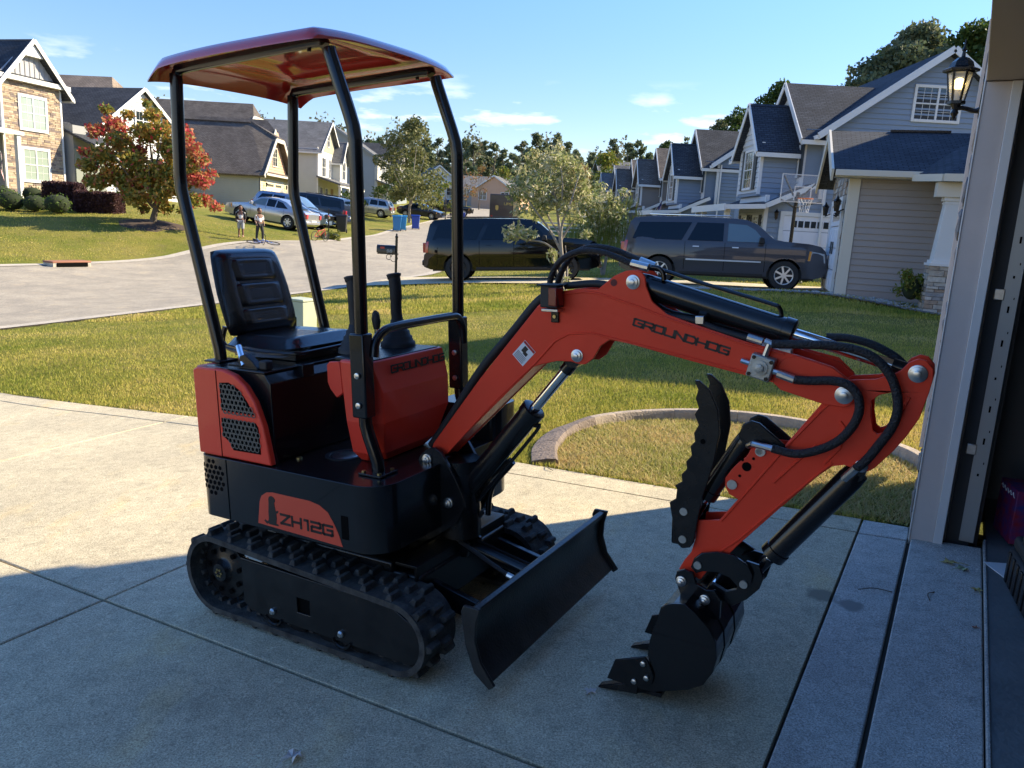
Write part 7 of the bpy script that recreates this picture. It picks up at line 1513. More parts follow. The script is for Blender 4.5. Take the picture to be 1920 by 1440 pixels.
for k in range(12): a = 2 * math.pi * k / 12; b_ = 2 * math.pi * (k + 1) / 12; nt_.tube([(.21 * math.cos(a), -.68 + .21 * math.sin(a), 2.54), (.16 * math.cos(b_), -.68 + .16 * math.sin(b_), 2.35), (.13 * math.cos(a), -.68 + .13 * math.sin(a), 2.15)], .006, 4)
nt_.build('net', white, hp)
# flags
def flag(px, py, D, s, label, yaw):
    p = at(px, py, D); f = thing('flag', p, yaw, label, 'flag'); 
    MB().tube([(-.1, 0, -.55), (.55 * s, 0, .55)], .015, 6).build('flag_pole', w_trim, f)
    def pt(a, b): return (.55 * s * (1 - a * .0) * (1 - .9 * a) + a * .05, .04 * math.sin(a * 7 + b * 2), .55 - a * 1.05 - b * .5 + b * .12 * a)
    n = 8
    for k in range(13):
        mb = MB(); b0, b1 = k / 13, (k + 1) / 13; mb.add([pt(i / n, b0) for i in range(n + 1)] + [pt(i / n, b1) for i in range(n + 1)], [(i, i + 1, n + 2 + i, n + 1 + i) for i in range(n)])
        mb.build('flag_stripe', redlab if k % 2 == 0 else white, f, fix=False)
    mb = MB(); mb.add([(q[0], q[1] - .012, q[2]) for q in [pt(i / 8 * .42, 0) for i in range(9)] + [pt(i / 8 * .42, .54) for i in range(9)]], [(i, i + 1, 10 + i, 9 + i) for i in range(8)]); mb.build('flag_canton', mat('flag blue', (.02, .03, .12), rough=.7), f, fix=False)
flag(655, 352, 80, 1.0, 'striped red and white flag hanging at the white house porch', 0)
flag(1222, 392, 45, 1.0, 'striped flag on the porch of the second blue house', 0)
flag(4, 308, 35.6, 1.0, 'striped flag hanging beside the stone-fronted house', R(-60))
# utility box on the lawn
q = at(566, 618, 12.3); p = q; ub = thing('utility_box', (p[0], p[1], tz(p[0], p[1])), R(-28), 'pale green utility box standing on the lawn behind the seat', 'utility box')
ugm = mat('weathered green paint', (.38, .42, .30), rough=.6, var=.25, vscale=2.5, color2=(.48, .50, .38)); MB().box(-.19, .17, -.16, .16, -.05, .44).build('box_shell', ugm, ub, bevel=.012); MB().box(-.20, .18, -.17, .17, .44, .48).build('box_cap', ugm, ub, bevel=.01)
# storm drain
p = at(127, 490, 25.2); sd_ = thing('storm_drain', (p[0], p[1], tz(p[0], p[1])), R(62), 'rusty storm drain opening in the curb', 'drain')
MB().box(-.65, .65, -.25, .30, .10, .16).build('drain_cover', mat('rusty iron', (.28, .12, .07), rough=.8), sd_, bevel=.02); MB().box(-.5, .5, -.27, -.22, -.02, .10).build('drain_opening', darkhole, sd_)
for x in (-.58, .58): MB().box(x - .05, x + .05, -.24, .28, -.1, .10).build('drain_cheek', curbm, sd_)
# curb edging round the dry bed, a run of moulded concrete
ed_uv = [(-2.27, 4.33), (-2.42, 4.62), (-2.50, 5.00), (-2.45, 5.35), (-2.25, 5.68), (-1.9, 5.95), (-1.5, 6.08), (-1.05, 6.05), (-.6, 5.86), (-.27, 5.58), (-.1, 5.3)]
edg = frame('bed_edging', (0, 0, 0), e1, e2, en, label='curved stamped concrete edging round the dry grass bed next to the driveway', cat='edging')
pa = smooth_path([np.array([a, b]) for a, b in ed_uv], 5); edm = mat('stamped concrete', (.22, .17, .14), rough=.9, bump=.7, bscale=45, var=.4, vscale=9); edm2 = mat('tan edging concrete', (.42, .34, .26), rough=.9, bump=.4, bscale=60, var=.3, vscale=9)
seg_n = len(pa) - 1
def eprof(i, wd=.058):
    t = pa[min(i + 1, seg_n)] - pa[max(i - 1, 0)]; t = t / np.linalg.norm(t); n_ = np.array([-t[1], t[0]]); q = pa[i]; k = .06 if i < 12 else 0.0; hgt = .035 + .045 * min(1, max(0, (i - 3) / 12)); 
    return [(*(q + n_ * (wd + k)), -.05), (*(q + n_ * (wd + k)), .010 + hgt * .25), (*(q + n_ * wd * .3), hgt), (*(q - n_ * wd * .7), hgt), (*(q - n_ * wd), hgt * .6), (*(q - n_ * wd), -.05)]
for s0 in range(0, seg_n, 3):
    s1 = min(seg_n, s0 + 3); mb = MB(); rows = [eprof(i) for i in range(s0, s1 + 1)]
    rows[0] = [tuple(np.array(a) * .985 + np.array(b) * .015) for a, b in zip(rows[0], rows[1])]
    vs = [p for r_ in rows for p in r_]; fs = []
    for i in range(len(rows) - 1):
        for k in range(6): k2 = (k + 1) % 6; fs.append((i * 6 + k, i * 6 + k2, (i + 1) * 6 + k2, (i + 1) * 6 + k))
    fs += [tuple(range(6)), tuple(range((len(rows) - 1) * 6, len(rows) * 6))]
    mb.add(vs, fs).build('edging_block', edm if s0 < 13 else edm2, edg, bevel=.003)
# neighbour bed: border and white pebbles
nbd = [(3.9, 18.2), (5.2, 17.9), (6.9, 17.4), (8.0, 16.4), (8.7, 15.2), (9.6, 14.0)]
# ------------------------------------------------------------------ plants
def tri_obj(name, V, m, parent=None, quads=False):
    """V: n x k x 3 array of separate leaf faces"""
    n, k, _ = V.shape; me = bpy.data.meshes.new(name); me.vertices.add(n * k); me.vertices.foreach_set('co', V.reshape(-1).astype(np.float32))
    me.loops.add(n * k); me.loops.foreach_set('vertex_index', np.arange(n * k, dtype=np.int32)); me.polygons.add(n)
    me.polygons.foreach_set('loop_start', np.arange(0, n * k, k, dtype=np.int32)); me.update(calc_edges=True); me.materials.append(m)
    o = bpy.data.objects.new(name, me); col.objects.link(o)
    if parent: o.parent = parent
    return o
def leafset(C, size, rs, flat=0.0, aspect=1.6, shape='leaf'):
    n = len(C); a = rs.normal(size=(n, 3)); a /= np.linalg.norm(a, axis=1)[:, None]; b = rs.normal(size=(n, 3))
    if flat: a[:, 2] *= (1 - flat); b[:, 2] *= (1 - flat); a /= np.linalg.norm(a, axis=1)[:, None]
    b -= (b * a).sum(1)[:, None] * a; b /= np.linalg.norm(b, axis=1)[:, None]
    s = size * rs.uniform(.6, 1.35, n)[:, None]; L = a * s * aspect / 2; W = b * s / 2
    return np.stack([C - L, C + W * .9 - L * .1, C + L, C - W * .9 - L * .1], 1)
def blobpts(centers, radii, dens, rs, surf=.55):
    out = []
    for c, r_ in zip(centers, radii):
        r_ = np.atleast_1d(r_) * np.ones(3); n = max(6, int(dens * (r_.prod() ** (1 / 1.5)))); d = rs.normal(size=(n, 3)); d /= np.linalg.norm(d, axis=1)[:, None]
        rr_ = surf + (1 - surf) * rs.uniform(0, 1, n) ** .6; rr_ *= rs.uniform(.75, 1.12, n); out.append(np.array(c) + d * r_ * rr_[:, None])
    return np.concatenate(out)
def limbs(parent, base, h, spread, n, r0, m, rs, fork=.35, name='trunk'):
    t = MB().tube([base, (base[0] + rs.normal() * .03 * h, base[1] + rs.normal() * .02 * h, base[2] + h * fork), (base[0] + rs.normal() * .05 * h, base[1], base[2] + h * .78)], [r0 * 1.25, r0 * .8, r0 * .2], 8).build(name, m, parent)
    ends = []
    for k in range(n):
        a = 2 * math.pi * k / n + rs.uniform(-.4, .4); z0 = base[2] + h * min(.7, rs.uniform(fork * .7, fork * 1.5)); zt = min(base[2] + h * .82, z0 + h * rs.uniform(.3, .5)); q = (base[0] + math.cos(a) * spread * .4, base[1] + math.sin(a) * spread * .4, z0 + (zt - z0) * .55); e = (base[0] + math.cos(a) * spread * .7, base[1] + math.sin(a) * spread * .7, zt)
        MB().tube([(base[0], base[1], z0), q, e], [r0 * .55, r0 * .3, r0 * .08], 6).build('limb', m, parent); ends.append(e)
    return ends
def tree(name, loc, label, cat='tree', h=6.0, cr=2.4, cz=None, m=None, lm=None, n=26, leaf=.12, dens=420, trunk=.12, fork=.3, seed=1, group=None, shape=1.0, core=True, limbn=6):
    rs = np.random.RandomState(seed); t = thing(name, loc, 0, label, cat, group); m = m or bark; lm = lm or lf_green
    if trunk: limbs(t, (0, 0, -.1), h, cr, limbn, trunk, m, rs, fork)
    z0 = h * fork if cz is None else cz; C = []; Rr = []
    for k in range(n):
        f = rs.uniform(0, 1); zz = z0 + (h - z0) * f; prof = math.sin(math.pi * min(1, (.18 + .82 * f)) ** shape) ** .7 if f < 1 else 0; a = rs.uniform(0, 2 * math.pi); rd = cr * prof * rs.uniform(.35, 1.0); r_ = cr * rs.uniform(.22, .38); C.append((math.cos(a) * rd, math.sin(a) * rd, zz)); Rr.append((r_, r_, r_ * .75))
    P = blobpts(C, Rr, dens, rs); tri_obj('crown', leafset(P, leaf, rs), lm, t); return t
G = lambda x, y: (x, y, tz(x, y))
# maple: green-gold crown with red sides
rs = np.random.RandomState(3); p = at(285, 421, 33.3); mt = thing('maple_tree', G(p[0], p[1]), 0, 'broad maple turning red and gold on the left-hand lawn', 'tree')
limbs(mt, (0, 0, -.1), 4.6, 2.2, 9, .13, bark, rs, .22)
def uv3(px, py, dy=0): q = at(px, py, 33.3 + dy); return np.array([q[0] - p[0], q[1] - p[1], q[2] - mt.location.z])
gc, gr, rc, rr2 = [], [], [], []
for px, py, s, red_ in [(200, 205, .45, 0), (215, 235, .7, 1), (180, 245, .55, 1), (240, 215, .4, 0), (225, 265, .8, 0), (195, 290, .8, 0), (165, 310, .6, 0), (180, 340, .7, 0), (215, 330, .9, 0), (250, 300, .9, 0), (285, 215, .55, 0), (275, 195, .35, 0), (300, 245, .8, 0), (270, 250, .8, 0), (262, 280, .5, 1), (245, 340, .9, 0), (285, 330, 1.0, 0), (320, 280, .9, 0), (310, 320, .9, 0), (330, 350, .8, 0), (300, 365, .7, 0), (255, 370, .7, 0), (270, 392, .4, 0), (310, 390, .5, 0), (345, 255, .6, 1), (360, 280, .6, 1), (375, 300, .55, 1), (350, 310, .7, 0), (380, 340, .6, 1), (395, 325, .4, 1), (365, 335, .6, 1), (385, 375, .5, 1), (405, 388, .4, 1), (360, 375, .6, 0), (345, 395, .4, 0), (340, 240, .4, 1), (250, 355, .8, 0), (235, 290, .5, 1), (160, 285, .4, 1)]:
    for dy in ((-1.0, .6) if s > .5 else (0,)):
        q = uv3(px, py, dy + rs.uniform(-.4, .4)); (rc if red_ else gc).append(q); (rr2 if red_ else gr).append((s * .62, s * .8, s * .5))
tri_obj('green_gold_crown', leafset(blobpts(gc, [tuple(np.array(q) * 1.15) for q in gr], 1150, rs, .15), .115, rs), lf_maple_g, mt); tri_obj('red_crown', leafset(np.concatenate([blobpts(rc, [tuple(np.array(q) * 1.25) for q in rr2], 1000, rs, .1), blobpts(gc, [tuple(np.array(q) * 1.2) for q in gr], 90, rs, .5)]), .115, rs), lf_maple_r, mt)
mx_, my_ = mt.location.x, mt.location.y; ang_ = [2 * math.pi * k / 24 for k in range(24)]; mv_ = [(0, 0, .06)] + [(r_ * (1 + .1 * math.sin(3 * a)) * math.cos(a), r_ * math.sin(a), tz(mx_ + r_ * math.cos(a), my_ + r_ * math.sin(a)) - mt.location.z + h_) for r_, h_ in ((.9, .05), (1.4, -.02)) for a in ang_]
mul_ = MB().add(mv_, [(0, 1 + k, 1 + (k + 1) % 24) for k in range(24)] + [(1 + k, 25 + k, 25 + (k + 1) % 24, 1 + (k + 1) % 24) for k in range(24)]).build('mulch_ring', mat('mulch', (.06, .04, .03), rough=1), mt)
# silvery shrub-tree in front of the black SUV
rs = np.random.RandomState(8); q0 = at(1060, 548, 19.0); st_ = thing('silver_shrub_tree', G(q0[0], q0[1]), 0, 'tall feathery silver-green shrub tree with several pale stems before the black SUV', 'tree')
def uv4(px, py, D=19.0): q = at(px, py, D); return (q[0] - st_.location.x, q[1] - st_.location.y, q[2] - st_.location.z)
def stem(pts, r0, r1): 
    P_ = smooth_path([np.array(uv4(a, b, 19.0 + d)) for a, b, d in pts], 4); k = len(P_); MB().tube(P_, list(np.linspace(r0, r1, k)), 6).build('stem', barkp, st_)
for pts, a, b in (([(1060, 552, 0), (1053, 480, 0), (1048, 420, .1), (1040, 360, .3), (1030, 310, .5)], .06, .015), ([(1055, 500, 0), (1052, 430, -.1), (1070, 380, -.3), (1085, 330, -.4)], .045, .012), ([(1052, 470, 0), (1030, 430, 0), (1000, 390, -.2), (975, 350, -.3)], .04, .01), ([(1050, 440, 0), (1025, 400, .3), (1010, 350, .4), (1000, 310, .5)], .03, .01), ([(1052, 450, 0), (1075, 415, 0), (1095, 400, .2)], .03, .01), ([(1053, 480, 0), (1020, 455, -.2), (985, 450, -.3), (960, 440, -.4)], .03, .01), ([(1060, 552, 0), (1045, 510, -.2), (1035, 480, -.3)], .03, .01), ([(1062, 552, 0), (1064, 500, .2), (1060, 460, .2)], .03, .012), ([(1050, 400, 0), (1055, 350, -.3), (1050, 300, -.3)], .025, .008)): stem(pts, a, b)
C, Rr = [], []
for px, py, s in [(1000, 300, .32), (1040, 290, .34), (1020, 320, .4), (985, 330, .36), (970, 350, .34), (1005, 350, .42), (1045, 340, .42), (1075, 310, .34), (1090, 330, .34), (1080, 350, .4), (1060, 375, .4), (1020, 380, .4), (985, 375, .34), (965, 365, .26), (1095, 355, .28), (1100, 375, .2), (1040, 305, .35), (1060, 300, .28), (1002, 285, .2), (1045, 275, .18), (955, 435, .22), (970, 430, .26), (985, 440, .24), (960, 445, .2), (1000, 440, .18), (1035, 475, .16), (1040, 490, .14), (1100, 440, .18), (1085, 410, .2), (1010, 400, .28), (975, 395, .22), (1065, 395, .3), (1060, 525, .14), (1065, 510, .1)]:
    C.append(uv4(px, py, 19 + rs.uniform(-.5, .5))); Rr.append((s, s * 1.1, s * .8))
tri_obj('crown', leafset(blobpts(C, Rr, 1700, rs, .1), .052, rs, aspect=2.6), lf_silver, st_)
# second pale plumed clump right of it
rs = np.random.RandomState(9); q0 = at(1135, 452, 27.5); st2 = thing('plumed_shrub', G(q0[0], q0[1]), 0, 'pale plumed shrub with drooping lime branches left of the dark grey SUV', 'shrub')
C, Rr = [], []
for px, py, s in [(1110, 380, .5), (1130, 370, .5), (1150, 385, .5), (1160, 400, .45), (1120, 400, .5), (1145, 410, .5), (1100, 410, .4), (1090, 385, .35), (1165, 420, .4), (1120, 425, .5), (1105, 430, .5), (1150, 435, .5), (1175, 380, .3), (1170, 360, .25), (1125, 350, .3)]:
    q = at(px, py, 27.5 + rs.uniform(-.6, .6)); C.append((q[0] - q0[0], q[1] - q0[1], q[2] - st2.location.z)); Rr.append((s, s, s * .8))
tri_obj('crown', leafset(blobpts(C, Rr, 1000, rs, .1), .07, rs, aspect=2.5), lf_silver, st2)
Vd = []
for k in range(1500):
    c = C[rs.randint(len(C))]; x, y = c[0] + rs.uniform(-.5, .5), c[1] + rs.uniform(-.5, .5); z = c[2] - rs.uniform(0, 1.0); L = rs.uniform(.25, .6); dx = rs.uniform(-.08, .08); Vd.append([(x, y, z), (x + .018, y, z), (x + dx, y + .02, z - L)])
tri_obj('drooping_branches', np.array(Vd), lf_lime, st2)
MB().tube([(0, 0, -.1), (.1, 0, .8), (.3, 0, 1.8)], [.07, .05, .02], 6).tube([(0, 0, -.1), (-.2, 0, .8), (-.5, 0, 1.6)], [.06, .04, .02], 6).build('stems', barkp, st2)
# trees along the left side of the road
def ptree(px, py, D, label, **k): q = at(px, py, D); return tree(k.pop('name', 'shade_tree'), G(q[0], q[1]), label, **k)
ptree(768, 400, 70, 'tall pale green birch-like tree with thin trunks on the left roadside', name='birch_tree', h=8.6, cr=3.0, lm=lf_birch, n=44, leaf=.17, dens=260, trunk=.12, fork=.18, seed=21, m=barkp)
ptree(733, 400, 78, 'dark rounded shrub tree in front of the blue grey house', name='small_tree', h=4.2, cr=2.4, lm=lf_green, n=18, leaf=.2, dens=150, trunk=.1, seed=22)
ptree(835, 398, 82, 'young lime green tree beside the black pickup', name='young_tree', h=4.0, cr=1.5, lm=lf_lime, n=18, leaf=.17, dens=230, trunk=.06, fork=.3, seed=23)
ptree(812, 402, 84, 'small green roadside tree next to the lime green one', name='young_tree', h=3.6, cr=1.3, lm=lf_green, n=14, leaf=.17, dens=230, trunk=.06, fork=.35, seed=24)
ptree(873, 392, 110, 'slim bare reddish tree far along the road', name='bare_tree', h=6.0, cr=1.7, lm=lf_rust, n=12, leaf=.16, dens=110, trunk=.08, seed=25)
ptree(898, 385, 125, 'thin brownish tree behind the distant grey house', name='bare_tree', h=6.5, cr=2.0, lm=lf_rust, n=12, leaf=.18, dens=90, trunk=.08, seed=26)
ptree(940, 382, 140, 'bright yellow green tree over the distant tan house', name='autumn_tree', h=7, cr=2.6, lm=lf_lime, n=18, leaf=.3, dens=60, trunk=.1, seed=27)
ptree(1085, 372, 105, 'golden autumn tree behind the silver shrub tree', name='autumn_tree', h=7.2, cr=2.3, lm=lf_rust, n=18, leaf=.24, dens=90, trunk=.1, seed=28)
ptree(1140, 360, 130, 'yellow green tree above the end of the right-hand row', name='autumn_tree', h=9.5, cr=4.2, lm=lf_lime, n=24, leaf=.35, dens=60, trunk=.12, seed=29)
ptree(1175, 350, 120, 'olive tree between the row of houses and the pines', name='autumn_tree', h=8.0, cr=3.2, lm=lf_birch, n=20, leaf=.3, dens=70, trunk=.12, seed=30)
ptree(655, 392, 74, 'dark rounded bush at the corner of the white house porch', name='bush', cat='bush', h=2.6, cr=1.7, cz=.3, lm=lf_green, n=14, leaf=.2, dens=160, trunk=0, seed=31)
# shrubs by the stone house
def shrub(px, py, D, r, label, lm=lf_box, seed=1, sq=.78, name='round_shrub', dens=1500, leaf=.06, group=None):
    q = at(px, py, D); rs = np.random.RandomState(seed); s = thing(name, G(q[0], q[1]), 0, label, 'shrub', group)
    MB().ball((0, 0, r * sq * .9), r * (.86 if name == 'round_shrub' else .5), 14, 8, (1, 1, sq)).build('shrub_core', mat('dark twigs', (.02, .03, .01), rough=1), s)
    tri_obj('foliage', leafset((blobpts([(0, 0, r * sq * .9)], [(r, r, r * sq)], dens * r, rs, .80) if name == 'round_shrub' else blobpts([(rs.uniform(-.6, .6) * r, rs.uniform(-.6, .6) * r, r * sq * rs.uniform(.3, 1.6)) for _ in range(9)], [(r * .45,) * 3] * 9, dens * 1.3, rs, .2)), leaf, rs), lm, s); return s
shrub(22, 391, 36, .62, 'clipped round shrub nearest the left edge of the lawn bed', seed=1)
shrub(66, 391, 36.2, .55, 'clipped round shrub in the middle of the row under the stone wall', seed=2)
shrub(108, 393, 35.6, .62, 'clipped round shrub at the right end of the row, next to the plum hedge', seed=3)
shrub(60, 352, 38.3, .5, 'low dark green shrub right under the lower stone-house window', lf_green, seed=4)
shrub(100, 345, 38.2, .62, 'bright lime shrub touching the stone wall', lf_lime, seed=5); shrub(5, 350, 37, .6, 'green shrub at the flag-side corner of the stone house', lf_green, seed=6)
def hedge(px0, px1, py, D, w, h, label, lm, seed):
    a = at(px0, py, D); b = at(px1, py, D); rs = np.random.RandomState(seed); L = b[0] - a[0]; s = thing('hedge', (a[0], a[1], tz((a[0] + b[0]) / 2, a[1])), 0, label, 'hedge')
    MB().box(.06, L - .06, .05, w - .05, 0, h - .06).build('hedge_core', mat('dark twigs', (.03, .015, .015), rough=1), s); n = int(2600 * L * h)
    P = np.c_[rs.uniform(0, L, n), rs.uniform(0, w, n), rs.uniform(0, h, n)]; f = rs.randint(0, 4, n); P[f == 0, 1] = rs.normal(0, .03, (f == 0).sum()); P[f == 1, 2] = h + rs.normal(0, .03, (f == 1).sum()); P[f == 2, 0] = L + rs.normal(0, .03, (f == 2).sum()); P[f == 3, 1] = rs.normal(.03, .05, (f == 3).sum())
    tri_obj('foliage', leafset(P, .07, rs), lm, s)
hedge(80, 145, 390, 37.4, .9, 1.25, 'square clipped plum hedge behind the round shrubs', lf_plum, 11); hedge(140, 215, 392, 36.6, 1.0, .95, 'lower plum hedge running towards the maple', lf_plum, 12)
shrub(1705, 572, 16.2, .36, 'small yellow green bush against the stone pedestal', lf_lime, 13, 1.25, 'small_bush', 2600, .045)
shrub(1458 + 60, 470, 23.5, .25, 'spiky potted plant in front of the white garage door', lf_green, 14, .9, 'potted_plant', 1500, .06)
shrub(628, 436, 39.6, .45, 'low yellow flowering plant around the dark mailbox post', lf_lime, 15, .5, 'low_plant', 1400, .06)
shrub(612, 438, 39.9, .35, 'small leafy clump left of the mailbox post', lf_lime, 16, .5, 'low_plant', 1400, .06)
# pines
def pine(px, pytop, pybase, D, seed, label, cr=2.2, open_=.5, group=None, lm=lf_pine):
    rs = np.random.RandomState(seed); q = at(px, pybase, D); top = at(px, pytop, D); x, y = q[0], q[1]; z0 = tz(x, y) - .5; h = top[2] - z0
    t = thing('pine_tree', (x, y, z0), 0, label, 'tree', group); MB().tube([(0, 0, 0), (rs.normal() * .15, 0, h * .5), (rs.normal() * .3, 0, h * .97)], [.02 * h, .014 * h, .004 * h], 6).build('trunk', bark, t)
    C, Rr = [], []; n = rs.randint(12, 17)
    for k in range(n):
        f = open_ + (1 - open_) * (k + rs.uniform(0, 1)) / n; a = rs.uniform(0, 6.28); w = cr * (1 - ((f - open_) / (1.02 - open_)) ** 2.2) * rs.uniform(.45, 1.0); r_ = cr * rs.uniform(.26, .42); C.append((w * math.cos(a), w * math.sin(a), h * f)); Rr.append((r_, r_, r_ * .55))
    mb = MB()
    for c in C: mb.bar((0, 0, c[2] - r_ * .8), c, .08, .08)
    mb.build('limbs', bark, t); lf = .010 * D ** .75; P = blobpts(C, Rr, 34 / lf, rs, .1); tri_obj('crown', leafset(P, lf * 1.1, rs, aspect=2.4), lm, t)
ORD = ['first', 'second', 'third', 'fourth', 'fifth', 'sixth', 'seventh', 'eighth', 'ninth']
PL = ['pine showing between the grey gable house and the dark-roofed house', 'small pine just over the dark purplish roof', 'pine top touching the left side of the birch crown'] + ['%s open-crowned pine to the right of the birch-like tree' % ORD[k] for k in range(9)] + ['%s open-crowned pine above the silver shrub tree, counted leftmost first' % ORD[k] for k in range(7)] + ['%s pine past the silver shrub tree, towards the grey house row' % ORD[k] for k in range(6)] + ['half-hidden pine between the dark roof and the canopy post', 'pine peeking over the second blue house']
EL = ['rounded evergreen just above the second blue house roof', 'smaller evergreen touching the ridge of the second blue house', 'evergreen filling the gap left of the nearest blue house ridge', 'evergreen over the cross gable of the nearest blue house, leftmost there', 'evergreen second from the left over the nearest blue house', 'tallest evergreen over the long roof slope of the nearest blue house', 'evergreen just right of the tallest one', 'evergreen halfway between the tallest one and the lantern', 'evergreen directly behind the lantern spike', 'evergreen between the lantern and the garage corner', 'evergreen closest to the garage corner', 'far evergreen low over the taupe house', 'farthest evergreen at the end of the house row']
GP = 'pines along the end of the road'
lst = [(688, 262, .9), (708, 262, .8), (725, 270, .7), (795, 262, 1), (818, 262, 1.1), (845, 268, 1), (868, 262, 1.15), (885, 270, .9), (903, 268, 1.1), (922, 272, 1.1), (940, 285, .8), (957, 290, .9), (975, 268, 1.2), (1000, 258, 1.35), (1018, 270, 1.1), (1036, 258, 1.3), (1060, 270, 1.2), (1075, 285, .9), (1105, 288, 1.0), (1125, 290, .8), (1142, 264, 1.1), (1170, 268, 1.2), (1188, 266, .9), (1212, 288, .8), (1240, 272, .8), (670, 275, .7), (1275, 262, .7)]
for i, (px, py, s) in enumerate(lst):
    D = 175 + (i * 37 % 50); pine(px, py, 380, D, 100 + i, PL[i], cr=2.9 * s, open_=.45 if i % 3 else .3, group=GP)
GB = 'big dark evergreens behind the blue houses'
for i, (px, py, D, cr_) in enumerate([(1375, 212, 95, 2.6), (1395, 220, 98, 2.0), (1452, 165, 80, 2.6), (1615, 125, 62, 3.2), (1640, 112, 66, 3.2), (1690, 74, 62, 3.8), (1720, 95, 66, 3.2), (1745, 85, 70, 3.0), (1800, 68, 60, 3.4), (1835, 72, 62, 3.0), (1860, 90, 62, 3.0), (1345, 225, 110, 2), (1250, 270, 140, 2.2)]):
    q = at(px, 300, D); rs = np.random.RandomState(300 + i); top = at(px, py, D)[2]; z0 = tz(q[0], q[1]); h = top - z0
    tree('evergreen_tree', (q[0], q[1], z0), EL[i], h=h, cr=cr_ * 1.1, cz=h * .5, lm=lf_pine if i % 2 else lf_green, n=46, leaf=.26, dens=190, trunk=.22, fork=.6, seed=400 + i, group=GB, limbn=4)
# distant wood as one mass
rs = np.random.RandomState(77); n = 70000; X_ = rs.uniform(-120, 110, n); Y_ = rs.uniform(215, 275, n); Z_ = TZ(X_, Y_) + rs.uniform(0, 1, n) ** 1.2 * (13.5 + 3.0 * np.sin(X_ * .31) + 2.0 * np.sin(X_ * .9 + 2) + 1.5 * np.sin(X_ * 2.3 + Y_)); P = np.c_[X_, Y_, Z_]
wd = tri_obj('distant_wood', leafset(P, .75, rs, aspect=1.4), leafm('distant foliage', [(.09, .105, .06), (.14, .145, .08), (.18, .15, .09)], sc=.15)); tag(wd, kind='stuff')
n = 8000; X_ = rs.uniform(-75, -24, n); Y_ = rs.uniform(130, 180, n); Z_ = TZ(X_, Y_) + rs.uniform(0, 9, n); wd2 = tri_obj('distant_wood', leafset(np.c_[X_, Y_, Z_], .9, rs, aspect=1.4), lf_green); tag(wd2, kind='stuff')
# fence of pale rails behind the silver shrub, far right of the road
fc = frame('rail_fence', G(1.5, 62), (1, 0, 0), (0, 1, 0), (0, 0, 1), label='pale post and rail fence beyond the silver shrub tree', cat='fence')
for k in range(6): MB().box(k * 1.6 - .05, k * 1.6 + .05, -.05, .05, -.2, 1.1).build('post', w_warm, fc)
for z in (.35, .65, .95):
    for k in range(5): MB().box(k * 1.6 + .05, k * 1.6 + 1.55, -.02, .02, z, z + .1).build('rail', w_warm, fc)
# ------------------------------------------------------------------ grass blades near the drive
def blades(name, n, gen, h, wdt, m, rs, lean=.5):
    P = gen(n); k = len(P); ang = rs.uniform(0, 2 * math.pi, k); hh = h * rs.uniform(.55, 1.35, k); w = wdt * rs.uniform(.7, 1.3, k); ln = rs.uniform(0, lean, k) * hh; la = rs.uniform(0, 2 * math.pi, k)
    A = P + np.c_[np.cos(ang) * w, np.sin(ang) * w, np.zeros(k) - .004]; B = P - np.c_[np.cos(ang) * w, np.sin(ang) * w, np.zeros(k) + .004]; T_ = P + np.c_[np.cos(la) * ln, np.sin(la) * ln, hh]
    return tag(tri_obj(name, np.stack([A, B, T_], 1), m), kind='stuff')
rs = np.random.RandomState(55)
bed_poly = [uvxy(a, b) for a, b in [(-2.2, 4.27), (-2.35, 4.62), (-2.43, 5.0), (-2.38, 5.33), (-2.2, 5.63), (-1.88, 5.88), (-1.5, 6.0), (-1.07, 5.98), (-.65, 5.8), (-.33, 5.53), (-.17, 5.25), (-.17, 4.27)]]
def lawn_gen(y0, y1, x0, x1):
    def gfn(n):
        u = rs.uniform(0, 1, n); Y = 1 / (1 / y0 + u * (1 / y1 - 1 / y0)); X = Y * rs.uniform(-.72, .66, n)       # denser near the viewer
        ok = (X > x0) & (X < x1)
        for pl, mg in ((drive_poly, -.0), (road_poly, .38), (nd_poly, .05), (garage_poly, .12)):
            ins = inpoly(X, Y, pl); ok &= ~ins
            if mg: ok &= edist(X, Y, pl) > mg
        ok &= ~inpoly(X, Y, bed_poly); X, Y = X[ok], Y[ok]; return np.c_[X, Y, TZ(X, Y) + .012 * np.sin(X * 3.1 + Y) * np.sin(Y * 2.7 - X)]
    return gfn
blades('lawn_grass', 430000, lawn_gen(3.6, 16.5, -14, 11), .023, .0042, grassm, rs, .9)
blades('lawn_grass', 130000, lawn_gen(14.5, 40, -34, 16), .045, .012, grassm, rs)
def bed_gen(n):
    X = rs.uniform(-.5, 4.5, n); Y = rs.uniform(3.5, 7.5, n); ok = inpoly(X, Y, bed_poly); X, Y = X[ok], Y[ok]; return np.c_[X, Y, TZ(X, Y) + .004 + .012 * np.sin(X * 3.1 + Y) * np.sin(Y * 2.7 - X)]
blades('dry_bed_grass', 200000, bed_gen, .026, .0036, strawm, rs, 2.2)
